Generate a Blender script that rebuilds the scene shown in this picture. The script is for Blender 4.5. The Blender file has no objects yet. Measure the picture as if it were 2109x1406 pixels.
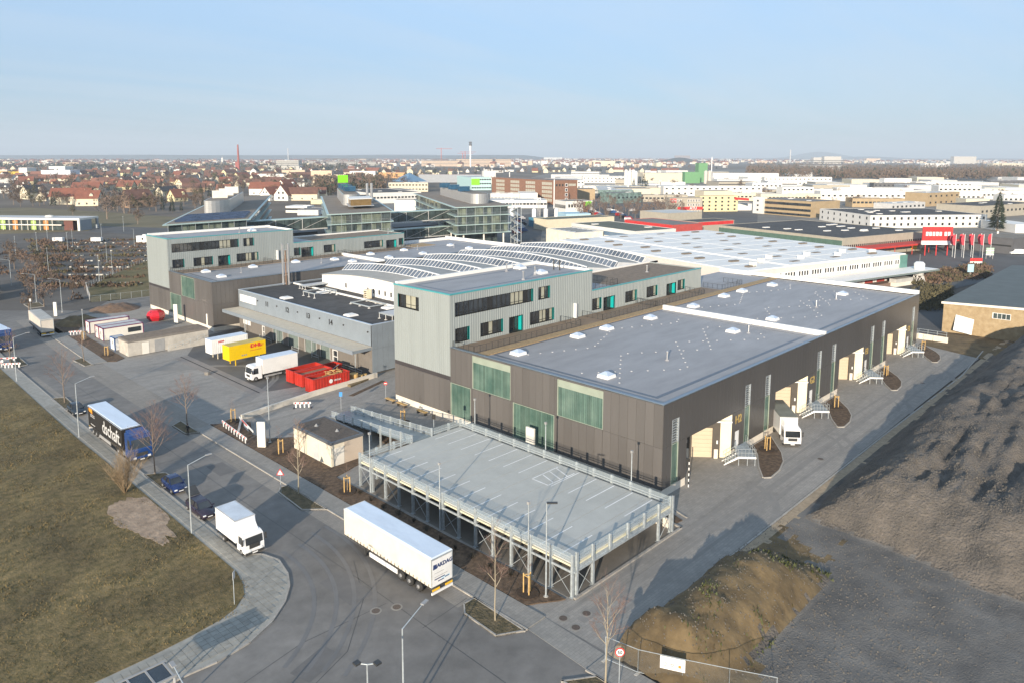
import bpy, math, random
from math import sin, cos, pi, radians as R, hypot, atan2, sqrt
from mathutils import Vector, Matrix
sc = bpy.context.scene
# ---------------------------------------------------------------- camera
F, CX, CY, H = 1521.75, 1054.0, 523.5, 39.0
TH, RO, PS = R(7.478), R(.1567), R(43.976)
fw = Vector((cos(PS), sin(PS), 0)); rt = Vector((sin(PS), -cos(PS), 0)); up = Vector((0, 0, 1))
FWD = fw*cos(TH) - up*sin(TH); U0 = up*cos(TH) + fw*sin(TH)
RT = rt*cos(RO) + U0*sin(RO); UP = -rt*sin(RO) + U0*cos(RO)
cd = bpy.data.cameras.new('camera'); cam = bpy.data.objects.new('camera', cd); sc.collection.objects.link(cam)
cam.matrix_world = Matrix(((RT.x, UP.x, -FWD.x, 0), (RT.y, UP.y, -FWD.y, 0), (RT.z, UP.z, -FWD.z, H), (0, 0, 0, 1)))
cd.sensor_fit = 'HORIZONTAL'; cd.sensor_width = 36; cd.lens = F/2109*36
cd.shift_x = (1054.5 - CX)/2109; cd.shift_y = (CY - 703)/2109
cd.clip_start = .5; cd.clip_end = 80000
sc.camera = cam
# ---------------------------------------------------------------- light
SUN_AZ, SUN_EL = R(207.5), R(13)
w = bpy.data.worlds.new('World'); sc.world = w; w.use_nodes = True
nt = w.node_tree; N = nt.nodes; L = nt.links; N.clear()
out = N.new('ShaderNodeOutputWorld'); bg = N.new('ShaderNodeBackground'); L.new(bg.outputs[0], out.inputs[0])
sky = N.new('ShaderNodeTexSky'); sky.sky_type = 'NISHITA'; sky.sun_disc = False
sky.sun_elevation = SUN_EL; sky.sun_rotation = pi/2 - SUN_AZ + 2*pi; sky.air_density = 1.0; sky.dust_density = .6; sky.ozone_density = 3.5; sky.altitude = 300
tc = N.new('ShaderNodeTexCoord'); sp = N.new('ShaderNodeSeparateXYZ'); L.new(tc.outputs['Generated'], sp.inputs[0])
def wm(op, a, b=None):
    n = N.new('ShaderNodeMath'); n.operation = op
    for i, x in enumerate((a, b)):
        if x is None: continue
        if isinstance(x, (int, float)): n.inputs[i].default_value = x
        else: L.new(x, n.inputs[i])
    return n.outputs[0]
zz = wm('ADD', wm('MAXIMUM', sp.outputs[2], 0.0), .07)
cb = N.new('ShaderNodeCombineXYZ'); L.new(wm('DIVIDE', sp.outputs[0], zz), cb.inputs[0]); L.new(wm('DIVIDE', sp.outputs[1], zz), cb.inputs[1])
mp = N.new('ShaderNodeMapping'); mp.inputs['Rotation'].default_value = (0, 0, R(40)); mp.inputs['Scale'].default_value = (.28, 1.0, 1); L.new(cb.outputs[0], mp.inputs[0])
no = N.new('ShaderNodeTexNoise'); no.inputs['Scale'].default_value = .55; no.inputs['Detail'].default_value = 6; no.inputs['Roughness'].default_value = .55; no.inputs['Distortion'].default_value = .5
L.new(mp.outputs[0], no.inputs['Vector'])
mr = N.new('ShaderNodeMapRange'); mr.inputs[1].default_value = .42; mr.inputs[2].default_value = .72; mr.inputs[3].default_value = .0; mr.inputs[4].default_value = .62; L.new(no.outputs[0], mr.inputs[0])
mx = N.new('ShaderNodeMix'); mx.data_type = 'RGBA'; gr = N.new('ShaderNodeValToRGB'); e = gr.color_ramp.elements; e[0].position = 0; e[0].color = (.118, .162, .222, 1); e[1].position = .2; e[1].color = (.178, .252, .345, 1)
L.new(wm('MAXIMUM', sp.outputs[2], 0.0), gr.inputs[0]); g10 = N.new('ShaderNodeVectorMath'); g10.operation = 'SCALE'; g10.inputs['Scale'].default_value = 10; L.new(gr.outputs[0], g10.inputs[0])
m1 = N.new('ShaderNodeMix'); m1.data_type = 'RGBA'; m1.inputs[0].default_value = .78; L.new(sky.outputs[0], m1.inputs[6]); L.new(g10.outputs[0], m1.inputs[7])
L.new(mr.outputs[0], mx.inputs[0]); L.new(m1.outputs[2], mx.inputs[6]); mx.inputs[7].default_value = (2.7, 3.05, 3.4, 1)
L.new(mx.outputs[2], bg.inputs[0]); bg.inputs[1].default_value = .13
sd = bpy.data.lights.new('sun', 'SUN'); sd.energy = 4.3; sd.angle = R(.5); sd.color = (1, .86, .68)
sun = bpy.data.objects.new('sun', sd); sc.collection.objects.link(sun)
sun.rotation_euler = Vector((-cos(SUN_AZ)*cos(SUN_EL), -sin(SUN_AZ)*cos(SUN_EL), -sin(SUN_EL))).to_track_quat('-Z', 'Y').to_euler()
sc.view_settings.view_transform = 'Standard'; sc.view_settings.look = 'None'; sc.view_settings.gamma = 1
sc.view_settings.use_curve_mapping = False; sc.view_settings.exposure = .97
sc.cycles.max_bounces = 6; sc.cycles.volume_bounces = 0; sc.cycles.transparent_max_bounces = 8
# ---------------------------------------------------------------- helpers
def ray(x, y): return FWD + RT*((x - CX)/F) - UP*((y - CY)/F)
def at(x, y, z=0.0):
    d = ray(x, y); t = (z - H)/d.z; return Vector((d.x*t, d.y*t, z))
def pix(p):
    q = Vector(p) - Vector((0, 0, H)); z = q.dot(FWD); return CX + F*q.dot(RT)/z, CY - F*q.dot(UP)/z
def reach(P, ux, uy, px, lim=600):
    # distance along (ux,uy) from P at which the picture column px is met
    d = ray(px, 600); n = Vector((d.y, -d.x)); q = n.x*ux + n.y*uy
    t = -(n.x*P[0] + n.y*P[1])/q if abs(q) > 1e-6 else lim
    return min(max(t, 1.0), lim)
col = sc.collection
class M:
    def __init__(s, o=(0, 0, 0)): s.v = []; s.f = []; s.m = []; s.o = o; s.k = 0
    def a(s, pts, faces):
        n = len(s.v); o = s.o
        s.v += [(p[0]-o[0], p[1]-o[1], p[2]-o[2]) for p in pts]
        s.f += [tuple(i+n for i in f) for f in faces]; s.m += [s.k]*len(faces)
        return s
    def box(s, x0, y0, z0, x1, y1, z1):
        return s.a([(x0, y0, z0), (x1, y0, z0), (x1, y1, z0), (x0, y1, z0), (x0, y0, z1), (x1, y0, z1), (x1, y1, z1), (x0, y1, z1)],
                   [(0, 3, 2, 1), (4, 5, 6, 7), (0, 1, 5, 4), (1, 2, 6, 5), (2, 3, 7, 6), (3, 0, 4, 7)])
    def prism(s, poly, z0, z1):
        n = len(poly)
        A = sum(poly[i][0]*poly[(i+1) % n][1] - poly[(i+1) % n][0]*poly[i][1] for i in range(n))
        if A < 0: poly = poly[::-1]
        return s.a([(p[0], p[1], z0) for p in poly] + [(p[0], p[1], z1) for p in poly],
                   [tuple(range(n))[::-1], tuple(range(n, 2*n))] + [(i, (i+1) % n, n+(i+1) % n, n+i) for i in range(n)])
    def sheet(s, poly, z):
        n = len(poly)
        A = sum(poly[i][0]*poly[(i+1) % n][1] - poly[(i+1) % n][0]*poly[i][1] for i in range(n))
        if A < 0: poly = poly[::-1]
        return s.a([(p[0], p[1], z) for p in poly], [tuple(range(n))])
    def ob(s, P, u, l, wd, z0, z1, v=None):
        # box from P along u (length l) and along v (default left normal, width wd)
        v = v or (-u[1], u[0])
        q = [(P[0], P[1]), (P[0]+u[0]*l, P[1]+u[1]*l), (P[0]+u[0]*l+v[0]*wd, P[1]+u[1]*l+v[1]*wd), (P[0]+v[0]*wd, P[1]+v[1]*wd)]
        return s.prism(q, z0, z1)
    def tube(s, p0, p1, r0, r1=None, n=6, cap=True):
        r1 = r0 if r1 is None else r1
        p0 = Vector(p0); p1 = Vector(p1); d = (p1-p0)
        if d.length < 1e-6: return s
        d.normalize(); x = d.orthogonal().normalized(); y = d.cross(x)
        ring = lambda p, r: [tuple(p + x*(r*cos(2*pi*i/n)) + y*(r*sin(2*pi*i/n))) for i in range(n)]
        fs = [(i, (i+1) % n, n+(i+1) % n, n+i) for i in range(n)]
        if cap: fs += [tuple(range(n))[::-1], tuple(range(n, 2*n))]
        return s.a(ring(p0, r0)+ring(p1, r1), fs)
    def lathe(s, prof, n=12, c=(0, 0)):
        pts = [(c[0]+r*cos(2*pi*i/n), c[1]+r*sin(2*pi*i/n), z) for r, z in prof for i in range(n)]
        k = len(prof); fs = [(j*n+i, j*n+(i+1) % n, (j+1)*n+(i+1) % n, (j+1)*n+i) for j in range(k-1) for i in range(n)]
        fs += [tuple(range(n))[::-1], tuple(range((k-1)*n, k*n))]
        return s.a(pts, fs)
    def quad(s, *p): return s.a(list(p), [tuple(range(len(p)))])
    def mesh(s, name, mats, smooth=False):
        me = bpy.data.meshes.new(name); me.from_pydata(s.v, [], s.f)
        for mt in (mats if isinstance(mats, (list, tuple)) else [mats]): me.materials.append(mt)
        if any(s.m): me.polygons.foreach_set('material_index', s.m)
        if smooth: me.polygons.foreach_set('use_smooth', [True]*len(s.f))
        me.update(); return me
def link(name, data, parent=None, loc=(0, 0, 0), rot=(0, 0, 0), scale=None):
    o = bpy.data.objects.new(name, data); col.objects.link(o)
    if parent is not None: o.parent = parent
    o.location = loc; o.rotation_euler = rot if isinstance(rot, (tuple, list)) else (0, 0, rot)
    if scale is not None: o.scale = scale if isinstance(scale, (tuple, list)) else (scale,)*3
    return o
def tag(o, label=None, cat=None, group=None, kind=None):
    if label: o['label'] = label
    if cat: o['category'] = cat
    if group: o['group'] = group
    if kind: o['kind'] = kind
    return o
def thing(name, label, cat, loc=(0, 0, 0), rot=0, group=None):
    return tag(link(name, None, None, loc, rot), label, cat, group)
def part(name, m, mats, parent, smooth=False, loc=(0, 0, 0), rot=(0, 0, 0), kind=None, label=None):
    return tag(link(name, m.mesh(name, mats, smooth), parent, loc, rot), label, kind=kind)
def one(name, m, mats, label, cat, loc=(0, 0, 0), rot=0, group=None, smooth=False):
    return tag(link(name, m.mesh(name, mats, smooth), None, loc, rot), label, cat, group)
def setting(name, m, mats, smooth=False, kind='structure', parent=None):
    o = link(name, m.mesh(name, mats, smooth), parent)
    if parent is None: o['kind'] = kind
    return o
def copy_thing(src, loc, rot=None, label=None, group=None):
    r = src.copy(); col.objects.link(r); r.location = loc
    if rot is not None: r.rotation_euler = (0, 0, rot)
    if label: r['label'] = label
    if group: r['group'] = group
    def rec(a, b):
        for ch in list(KIDS.get(a.name, [])) or [c for c in a.children]:
            c = ch.copy(); col.objects.link(c); c.parent = b; rec(ch, c)
    rec(src, r); return r
KIDS = {}
SPC = [1.0]
def text(s, size, mt, parent, loc, rot, ext=.02, bold=0, align='CENTER', name='lettering', sx=1):
    cu = bpy.data.curves.new(name, 'FONT'); cu.body = s; cu.size = size; cu.extrude = ext; cu.offset = bold
    cu.align_x = align; cu.align_y = 'CENTER'; cu.resolution_u = 2; cu.space_character = SPC[0]; cu.materials.append(mt)
    return link(name, cu, parent, loc, rot, (sx, 1, 1))
# ---------------------------------------------------------------- materials
def mat(name, c, rough=.7, metal=0, var=.12, sc_=.6, bump=0, bsc=8, c2=None, spec=.5, alpha=1, big=0, streak=None, rand=0, bd=.1):
    m = bpy.data.materials.new(name); m.use_nodes = True; t = m.node_tree; n = t.nodes; l = t.links
    b = n['Principled BSDF']; b.inputs['Roughness'].default_value = rough; b.inputs['Metallic'].default_value = metal
    b.inputs['Specular IOR Level'].default_value = spec
    g = n.new('ShaderNodeNewGeometry')
    vec = g.outputs['Position']
    if streak:
        k = n.new('ShaderNodeMapping'); k.inputs['Scale'].default_value = streak; l.new(vec, k.inputs[0]); vec = k.outputs[0]
    x = n.new('ShaderNodeTexNoise'); x.inputs['Scale'].default_value = sc_; x.inputs['Detail'].default_value = 7; x.inputs['Roughness'].default_value = .62
    l.new(vec, x.inputs['Vector'])
    r = n.new('ShaderNodeValToRGB'); e = r.color_ramp.elements; e[0].position = .34; e[1].position = .68
    d = c2 or tuple(min(1, q*(1+var)) for q in c)
    s = tuple(q*(1-var) for q in c) if not c2 else c
    e[0].color = (*s, 1); e[1].color = (*d, 1); l.new(x.outputs[0], r.inputs[0]); cur = r.outputs[0]
    if big:
        y = n.new('ShaderNodeTexNoise'); y.inputs['Scale'].default_value = sc_*.12; y.inputs['Detail'].default_value = 3; l.new(g.outputs['Position'], y.inputs['Vector'])
        q = n.new('ShaderNodeMapRange'); q.inputs[1].default_value = .3; q.inputs[2].default_value = .7; q.inputs[3].default_value = 1-big; q.inputs[4].default_value = 1+big; l.new(y.outputs[0], q.inputs[0])
        z = n.new('ShaderNodeVectorMath'); z.operation = 'SCALE'; l.new(cur, z.inputs[0]); l.new(q.outputs[0], z.inputs['Scale']); cur = z.outputs[0]
    if rand:
        oi = n.new('ShaderNodeObjectInfo'); q = n.new('ShaderNodeMapRange'); q.inputs[3].default_value = 1-rand; q.inputs[4].default_value = 1+rand; l.new(oi.outputs['Random'], q.inputs[0])
        z = n.new('ShaderNodeVectorMath'); z.operation = 'SCALE'; l.new(cur, z.inputs[0]); l.new(q.outputs[0], z.inputs['Scale']); cur = z.outputs[0]
    l.new(cur, b.inputs['Base Color'])
    if bump:
        w_ = n.new('ShaderNodeTexNoise'); w_.inputs['Scale'].default_value = bsc; w_.inputs['Detail'].default_value = 5; l.new(g.outputs['Position'], w_.inputs['Vector'])
        u = n.new('ShaderNodeBump'); u.inputs['Strength'].default_value = bump; u.inputs['Distance'].default_value = bd; l.new(w_.outputs[0], u.inputs['Height']); l.new(u.outputs[0], b.inputs['Normal'])
    if alpha < 1: b.inputs['Alpha'].default_value = alpha
    return m
def glass(name, c, rough=.06, alpha=1, spec=.8):
    m = mat(name, c, rough, 0, .5, .45, spec=spec, alpha=alpha); return m
W = lambda name, v, **k: mat(name, (v, v, v*.99), **k)
white = W('white_paint', .72, rough=.45, var=.08)
offwhite = mat('offwhite_render', (.72, .69, .62), var=.08, sc_=.3, rough=.8)
cream = mat('cream_render', (.70, .62, .46), var=.08)
yellowr = mat('yellow_render', (.72, .60, .28), var=.08)
black = W('black_rubber', .02, rough=.8); dark = W('dark_metal', .045, rough=.45, var=.2)
galv = mat('galvanised_steel', (.42, .46, .48), rough=.5, metal=.35, var=.18, sc_=3)
steel = mat('bright_steel', (.6, .6, .6), rough=.3, metal=.8, var=.1)
grey = W('grey_paint', .3, rough=.6); lgrey = W('light_grey_paint', .5, rough=.6)
concrete = mat('concrete', (.46, .43, .38), rough=.9, var=.14, sc_=.8, bump=.1)
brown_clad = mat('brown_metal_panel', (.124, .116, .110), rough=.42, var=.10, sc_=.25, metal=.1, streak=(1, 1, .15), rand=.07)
dark_clad = mat('dark_metal_band', (.055, .05, .052), rough=.4)
grey_clad = mat('grey_green_metal_cladding', (.272, .300, .298), rough=.45, var=.08, sc_=.8, streak=(1, 1, .05))
blue_clad = mat('blue_grey_metal_panel', (.25, .29, .33), rough=.4, metal=.2, var=.06)
teal = mat('turquoise_paint', (.0, .36, .36), rough=.5, var=.05)
win = glass('window_glass', (.03, .035, .04)); winframe = W('window_frame_black', .02, rough=.5)
blind = mat('cream_blind', (.36, .355, .28), rough=.4, var=.1)
green_glass = mat('green_profiled_glass', (.06, .115, .095), rough=.18, var=.28, sc_=.3, spec=.8, c2=(.135, .20, .165), rand=.22)
green_lip = mat('pale_green_glass', (.29, .33, .27), rough=.3, var=.1)
roofm = mat('grey_bitumen_roof', (.305, .30, .305), rough=.6, var=.1, sc_=.5, big=.09, bump=.08, bsc=2.5, streak=(.35, 1.4, 1))
gutter = mat('dark_roof_membrane', (.10, .115, .14), rough=.4, var=.1)
coping = mat('blue_grey_coping', (.22, .27, .32), rough=.35, metal=.4, var=.08)
wroof = mat('white_roof_sheet', (.75, .74, .71), rough=.6, var=.05, sc_=.3)
gravel_roof = mat('brown_gravel_roof', (.20, .155, .115), rough=.95, var=.2, sc_=1.2, bump=.2)
tan_gravel = mat('tan_gravel', (.34, .24, .13), rough=.95, var=.25, sc_=3)
darkroof = mat('dark_felt_roof', (.055, .053, .052), rough=.85, var=.3, sc_=.5, big=.15)
plinth = mat('white_concrete_plinth', (.66, .61, .53), rough=.8, var=.08)
dockcream = mat('cream_dock_wall', (.74, .67, .5), rough=.7, var=.05)
beige = mat('beige_roller_door', (.5, .42, .31), rough=.6, var=.04)
solar = glass('solar_glass', (.035, .05, .09), rough=.12)
sawglass = mat('rooflight_glass', (.10, .12, .15), rough=.12, var=.35, sc_=.2, spec=.9)
red = mat('red_paint', (.43, .03, .018), rough=.45, var=.12); yel = mat('yellow_paint', (.80, .52, .0), rough=.5, var=.05)
wood = mat('pale_wood', (.55, .36, .14), rough=.8, var=.2, sc_=4); bark = mat('bark', (.20, .155, .12), rough=.95, var=.25, sc_=5)
twig = mat('bare_twigs', (.17, .11, .09), rough=.95, var=.2, sc_=3)
asphalt = mat('asphalt_road', (.168, .159, .148), rough=.85, var=.17, sc_=.5, big=.2, bump=.08, bsc=7)
sideslab = mat('sidewalk_slab', (.27, .262, .235), rough=.9, var=.14, sc_=1.5, big=.05, rand=.09)
kerbm = mat('kerb_stone', (.33, .31, .28), rough=.9, var=.15, sc_=3, rand=.12)
marking = W('road_marking_white', .7, rough=.6, var=.12)
mulch = mat('brown_mulch_soil', (.105, .07, .045), rough=1, var=.45, sc_=2.2, bump=.6, bsc=5)
# ================================================================ ground
from mathutils import noise as NZ
def nz(x, y, s=1.0, d=3): return NZ.fractal(Vector((x*s, y*s, .3)), 1.0, 2.0, d)
def paver(name, c, lx=.0):
    # interlocking pavers: block-to-block tone, wheel tracks worn dark along the driving direction
    m = mat(name, c, rough=.88, var=.07, sc_=.8, big=.09, bump=.08, bsc=9)
    t = m.node_tree; n = t.nodes; l = t.links; b = n['Principled BSDF']; prev = b.inputs['Base Color'].links[0].from_socket
    g = n.new('ShaderNodeNewGeometry'); k = n.new('ShaderNodeTexBrick'); k.inputs['Scale'].default_value = 1; k.inputs['Brick Width'].default_value = .6; k.inputs['Row Height'].default_value = .3
    k.inputs['Mortar Size'].default_value = .012; k.inputs['Color1'].default_value = (.92, .92, .92, 1); k.inputs['Color2'].default_value = (1.07, 1.06, 1.04, 1); k.inputs['Mortar'].default_value = (.72, .72, .72, 1); l.new(g.outputs['Position'], k.inputs['Vector'])
    q = n.new('ShaderNodeMix'); q.data_type = 'RGBA'; q.blend_type = 'MULTIPLY'; q.inputs[0].default_value = 1; l.new(prev, q.inputs[6]); l.new(k.outputs[0], q.inputs[7])
    mp_ = n.new('ShaderNodeMapping'); mp_.inputs['Scale'].default_value = (.05, .9, 1) if lx else (.9, .05, 1); l.new(g.outputs['Position'], mp_.inputs[0])
    x = n.new('ShaderNodeTexNoise'); x.inputs['Scale'].default_value = .8; x.inputs['Detail'].default_value = 3; x.inputs['Distortion'].default_value = .6; l.new(mp_.outputs[0], x.inputs['Vector'])
    r = n.new('ShaderNodeMapRange'); r.inputs[1].default_value = .52; r.inputs[2].default_value = .72; r.inputs[3].default_value = 1; r.inputs[4].default_value = .84; l.new(x.outputs[0], r.inputs[0])
    v = n.new('ShaderNodeVectorMath'); v.operation = 'SCALE'; l.new(q.outputs[2], v.inputs[0]); l.new(r.outputs[0], v.inputs['Scale']); l.new(v.outputs[0], b.inputs['Base Color'])
    return m
yardm = paver('grey_yard_pavers', (.275, .26, .24), 1)
lanem = paver('warm_parking_lane_pavers', (.25, .23, .205))
terrm = mat('far_ground', (.075, .062, .048), rough=1, var=0, sc_=.012, c2=(.15, .125, .10), big=.2)
lawnm = mat('winter_lawn', (.085, .07, .026), rough=1, sc_=1.5, c2=(.20, .145, .066), big=.34, bump=.8, bsc=5)
dirtm = mat('bare_sandy_soil', (.33, .245, .175), rough=1, var=.25, sc_=1.0, bump=.8, bsc=2.5)
fieldm = mat('grey_crushed_gravel', (.075, .069, .063), rough=1, sc_=.3, c2=(.175, .15, .125), big=.22, bump=1, bsc=4, bd=.3)
soilm = mat('brown_soil_mound', (.085, .060, .030), rough=1, sc_=.5, c2=(.19, .135, .068), big=.15, bump=.9, bsc=2)
m = M(); RR = [0, 400, 1200, 3000, 8000, 30000]
for i in range(5):
    for k in range(48):
        a, b_ = 2*pi*k/48, 2*pi*(k+1)/48
        m.quad(*[(r_*cos(t_)+80, r_*sin(t_)+80, -.15) for r_, t_ in ((RR[i], a), (RR[i+1], a), (RR[i+1], b_), (RR[i], b_))][(1 if i == 0 else 0):])
setting('ground', m, terrm)
setting('street', M().sheet([(-60, -40), (44.3, -40), (44.3, 150), (47.5, 215), (62, 420), (50, 430), (34, 215), (30, 150), (-60, 150)], 0), asphalt)
setting('yard_paving', M().sheet([(44.3, 32.1), (178, 32.1), (178, 100), (178, 215), (44.3, 215)], -.004), yardm)
m = M().sheet([(31.05, 66), (33.2, 66), (33.2, 150), (31.6, 150)], .004).sheet([(40, 45), (42.0, 45), (42.0, 104), (40, 104)], .004).sheet([(40, 150.4), (42.6, 150.4), (44.5, 205), (42, 205)], .004)
m.sheet([(40, 104), (44.3, 104), (44.3, 150.4), (40, 150.4)], .004)
setting('parking_lane', m, lanem)
setting('access_road', M().sheet([(45, 200), (72, 200.5), (110, 199), (110, 212), (70, 214), (46, 216)], .004), asphalt)
# left sidewalk and lawn
GE = [(31.5, 215), (29.8, 160.3), (29.2, 126), (29, 111), (29.1, 100), (29.1, 80), (29.05, 70), (29, 64), (28.5, 61.7), (27.8, 60), (26.3, 58.6), (24.6, 58), (21.7, 57.6), (18.5, 57.4), (-60, 57)]
KE = [(34.3, 215), (31.9, 158), (31.3, 124), (31.05, 100), (31.0, 87), (30.9, 66.5), (32.2, 65.3), (32.8, 63.2), (32.2, 60.4), (31.3, 58.5), (29.8, 56.6), (27.6, 54.8), (25, 53.6), (22.2, 53.2), (20.2, 53.4), (14, 53.6), (-60, 53.6)]
setting('sidewalk', M().prism(GE + KE[::-1], -.1, .11), sideslab)
setting('lawn', M().prism(GE + [(-60, 400), (40, 400)], -.1, .15), lawnm)
def blob(pts, n=3, jit=.25, seed=1):
    rnd = random.Random(seed); o = []
    for i, p in enumerate(pts):
        q = pts[(i+1) % len(pts)]
        for k in range(n):
            t = k/n; o.append((p[0]+(q[0]-p[0])*t + rnd.uniform(-jit, jit), p[1]+(q[1]-p[1])*t + rnd.uniform(-jit, jit)))
    return o
bs = []
for k in range(72):
    t_ = 2*pi*k/72; r_ = 1+.20*nz(cos(t_)*2.2, sin(t_)*2.2, 1)+.09*nz(cos(t_)*9, sin(t_)*9, 1)
    x, y = 26.7+2.35*r_*cos(t_)+.45*sin(2*t_), 81.2+6.6*r_*sin(t_); bs.append((min(x, 28.95), y))
setting('bare_soil', M().prism(bs, .1, .17), dirtm)
rnd = random.Random(5)
def grass(name, n, area, mt, hgt=(.08, .3), keep=lambda x, y: True, z=.15):
    m = M()
    for _ in range(n):
        x = rnd.uniform(area[0], area[2]); y = rnd.uniform(area[1], area[3])
        if not keep(x, y): continue
        a = rnd.uniform(0, 6.3); h = rnd.uniform(*hgt)*(.6+.8*max(0, nz(x, y, .3)+.5)); w_ = h*.5; dx, dy = cos(a)*w_, sin(a)*w_
        m.a([(x-dx, y-dy, z-.02), (x+dx, y+dy, z-.02), (x+dy*.8, y-dx*.8, z+h)], [(0, 1, 2)])
    o = setting(name, m, mt, kind='stuff'); return o
def inlawn(x, y): return x < 28.9 and y > 57.8 and not (x > 28.2-(y-58)*.0 and y < 60.5) and not ((x-26.7)**2/3.6+(y-81.2)**2/30 < 1)
grass('grass', 42000, (0, 57, 29, 135), lawnm, (.04, .13), inlawn)
# right sidewalk
SW = [[(42.05, 104), (42.05, -20), (44.25, -20), (44.25, 31.9), (44.25, 38.4), (44.25, 104)], [(42.6, 151), (44.3, 200), (46.8, 200), (45.6, 170), (44.9, 151)]]
m = M()
m.prism([(42.05, 104), (42.05, 38.6), (44.25, 38.6), (44.25, 104)], -.05, .10).prism([(41.6, 32.0), (41.6, -20), (44.0, -20), (44.0, 32.0)], -.05, .10).prism([(42.6, 151), (44.3, 200), (46.9, 200), (45.9, 170), (45.2, 151)], -.05, .10)
m.prism([(41.6, 32.0), (44.0, 32.0), (44.25, 38.6), (42.05, 38.6)], -.05, .02)
setting('footpath', m, paver('footpath_pavers', (.26, .25, .232)))
def walk(pts, step=1.0):
    o = []; acc = 0
    for (x0, y0), (x1, y1) in zip(pts, pts[1:]):
        d = hypot(x1-x0, y1-y0); n = max(1, round(d/step))
        o += [((x0+(x1-x0)*i/n, y0+(y1-y0)*i/n), (x0+(x1-x0)*(i+1)/n, y0+(y1-y0)*(i+1)/n)) for i in range(n)]
    return o
def kerb(pts, z=.13, wd=.16, step=1.0, side=1):
    for p, q in walk(pts, step):
        d = hypot(q[0]-p[0], q[1]-p[1]); u = ((q[0]-p[0])/d, (q[1]-p[1])/d); g = .012
        K.append((hypot(p[0], p[1]), [(p[0]+u[0]*g, p[1]+u[1]*g), u, d-2*g, wd*side, z]))
K = []
kerb(KE[1:], side=1); kerb([(42.0, 104), (42.0, 38.5)], side=-1)
kerb([(41.55, 32), (41.55, 5)], side=-1); kerb([(42.6, 151), (44.3, 200)]); kerb([(44.3, 32.05), (110, 32.0), (150, 31.6), (173, 33)], .05, .22, side=-1)
kerb([(48, 38.3), (65.9, 38.3), (66.3, 40)], .16, .25); kerb([(69.6, 43.4), (68.2, 39.2)], .1)
def ring(p, z=.13): kerb(p + [p[0]], z, .14)
def island(name, poly, label_z=.12, mt=None, k=True):
    setting(name, M().prism(poly, -.05, label_z), mt or mulch)
    if k: ring(poly, label_z+.03)
gbed = mat('rough_verge', (.06, .052, .026), rough=1, sc_=1.2, c2=(.15, .115, .065), bump=.8, bsc=4, bd=.25)
beds = [('planting_island', [(39.7, 43.9), (39.5, 39.8), (41.7, 38.5), (41.95, 45.0), (40.6, 45)], gbed), ('planting_island', [(40.2, 76.7), (39.8, 70.8), (41.9, 68.9), (41.95, 77.6), (41, 77.8)], gbed),
        ('planting_island', [(40.2, 107.6), (40.2, 103.0), (41.9, 101.9), (41.95, 108.8)], gbed), ('planting_island', [(40.9, 156.7), (41.2, 150.6), (42.8, 150.7), (42.9, 157.5)], gbed),
        ('planting_island', [(31.1, 92.9), (33.1, 91.6), (33.1, 87.6), (31.1, 87.5)], gbed), ('planting_island', [(31.5, 134), (33.2, 133), (33.0, 127.4), (31.35, 127)], gbed),
        ('planting_island', [(39.2, 32.6), (39.4, 22), (41.4, 20), (41.5, 31)], gbed), ('planting_island', [(32, 166.5), (34.2, 166.5), (34, 159.5), (31.9, 159)], gbed), ('planting_island', [(48.6, 226), (52, 226), (51.5, 219), (48.3, 219)], gbed)]
for nm, pl, mt in beds: island(nm, pl, .1, mt)
setting('planting_bed', M().prism(blob([(44.4, 104.2), (44.35, 60), (44.35, 41), (47.4, 39.0), (47.6, 45), (47.4, 60), (47.3, 75.5), (54, 77.4), (54.4, 79), (54.2, 88), (47.6, 93), (46.8, 96), (49, 101)], 6, .06), -.05, .09), mulch)
setting('planting_bed', M().prism(blob([(45, 178), (44.8, 151.6), (46.6, 150.2), (48.4, 151.5), (48.6, 162), (49, 178)], 6, .08), -.05, .09), mulch)
setting('planting_bed', M().prism(blob([(45.6, 202), (45.2, 183), (49.5, 183.5), (54, 196)], 5, .2), -.05, .1), mulch)
setting('planting_bed', M().prism(blob([(57, 76.5), (64.6, 76), (63.8, 84), (60.6, 87.5), (58.5, 82)], 5, .15), -.05, .08), mulch)
setting('planting_bed', M().prism([(66.5, 43.3), (68.9, 43.3), (67.4, 39.2), (66.3, 39.4)], -.05, .08), mulch)
setting('planting_bed', M().prism([(68.9, 107.9), (75.5, 108.2), (75.5, 106.6), (68.9, 104.6)], -.05, .3), mat('dry_grass_bed', (.17, .13, .07), var=.3, sc_=2))
M_ = [75.5+24.1*i for i in range(4)]
for i, b0 in enumerate(M_):
    d_ = b0 - 75.5
    island('planting_bed', [(x+d_, y) for x, y in ((97.8, 43.4), (92.9, 39.6), (90.3, 38.2), (87.4, 37.4), (84.6, 37.2), (83.9, 37.8), (86.4, 39.5), (90.3, 41.6), (92.2, 43.4))], .1, mulch)
# soil heap beside the site huts
def heap(name, cx, cy, rx, ry, h, mt, seed=0, n=26, z0=-.02):
    m = M(); g = []
    for j in range(n+1):
        for i in range(n+1):
            u, v = 2*i/n-1, 2*j/n-1; r = sqrt(u*u+v*v); e = max(0, 1-r**1.7)
            g.append((cx+u*rx, cy+v*ry, z0+h*e*(1+.45*nz(u*3+seed, v*3, 1))+(.02 if e > 0 else -.1)))
    m.a(g, [(j*(n+1)+i, j*(n+1)+i+1, (j+1)*(n+1)+i+1, (j+1)*(n+1)+i) for j in range(n) for i in range(n)])
    return setting(name, m, mt, True)
heap('soil_heap', 52, 192, 5, 6, 1.5, soilm, 1); heap('soil_heap', 63.5, 203, 6, 6, 1.3, mat('reddish_soil', (.16, .10, .06), var=.3, sc_=1.5, bump=.5), 4); heap('soil_heap', 77, 201.5, 5, 2.2, 1, soilm, 6)
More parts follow.
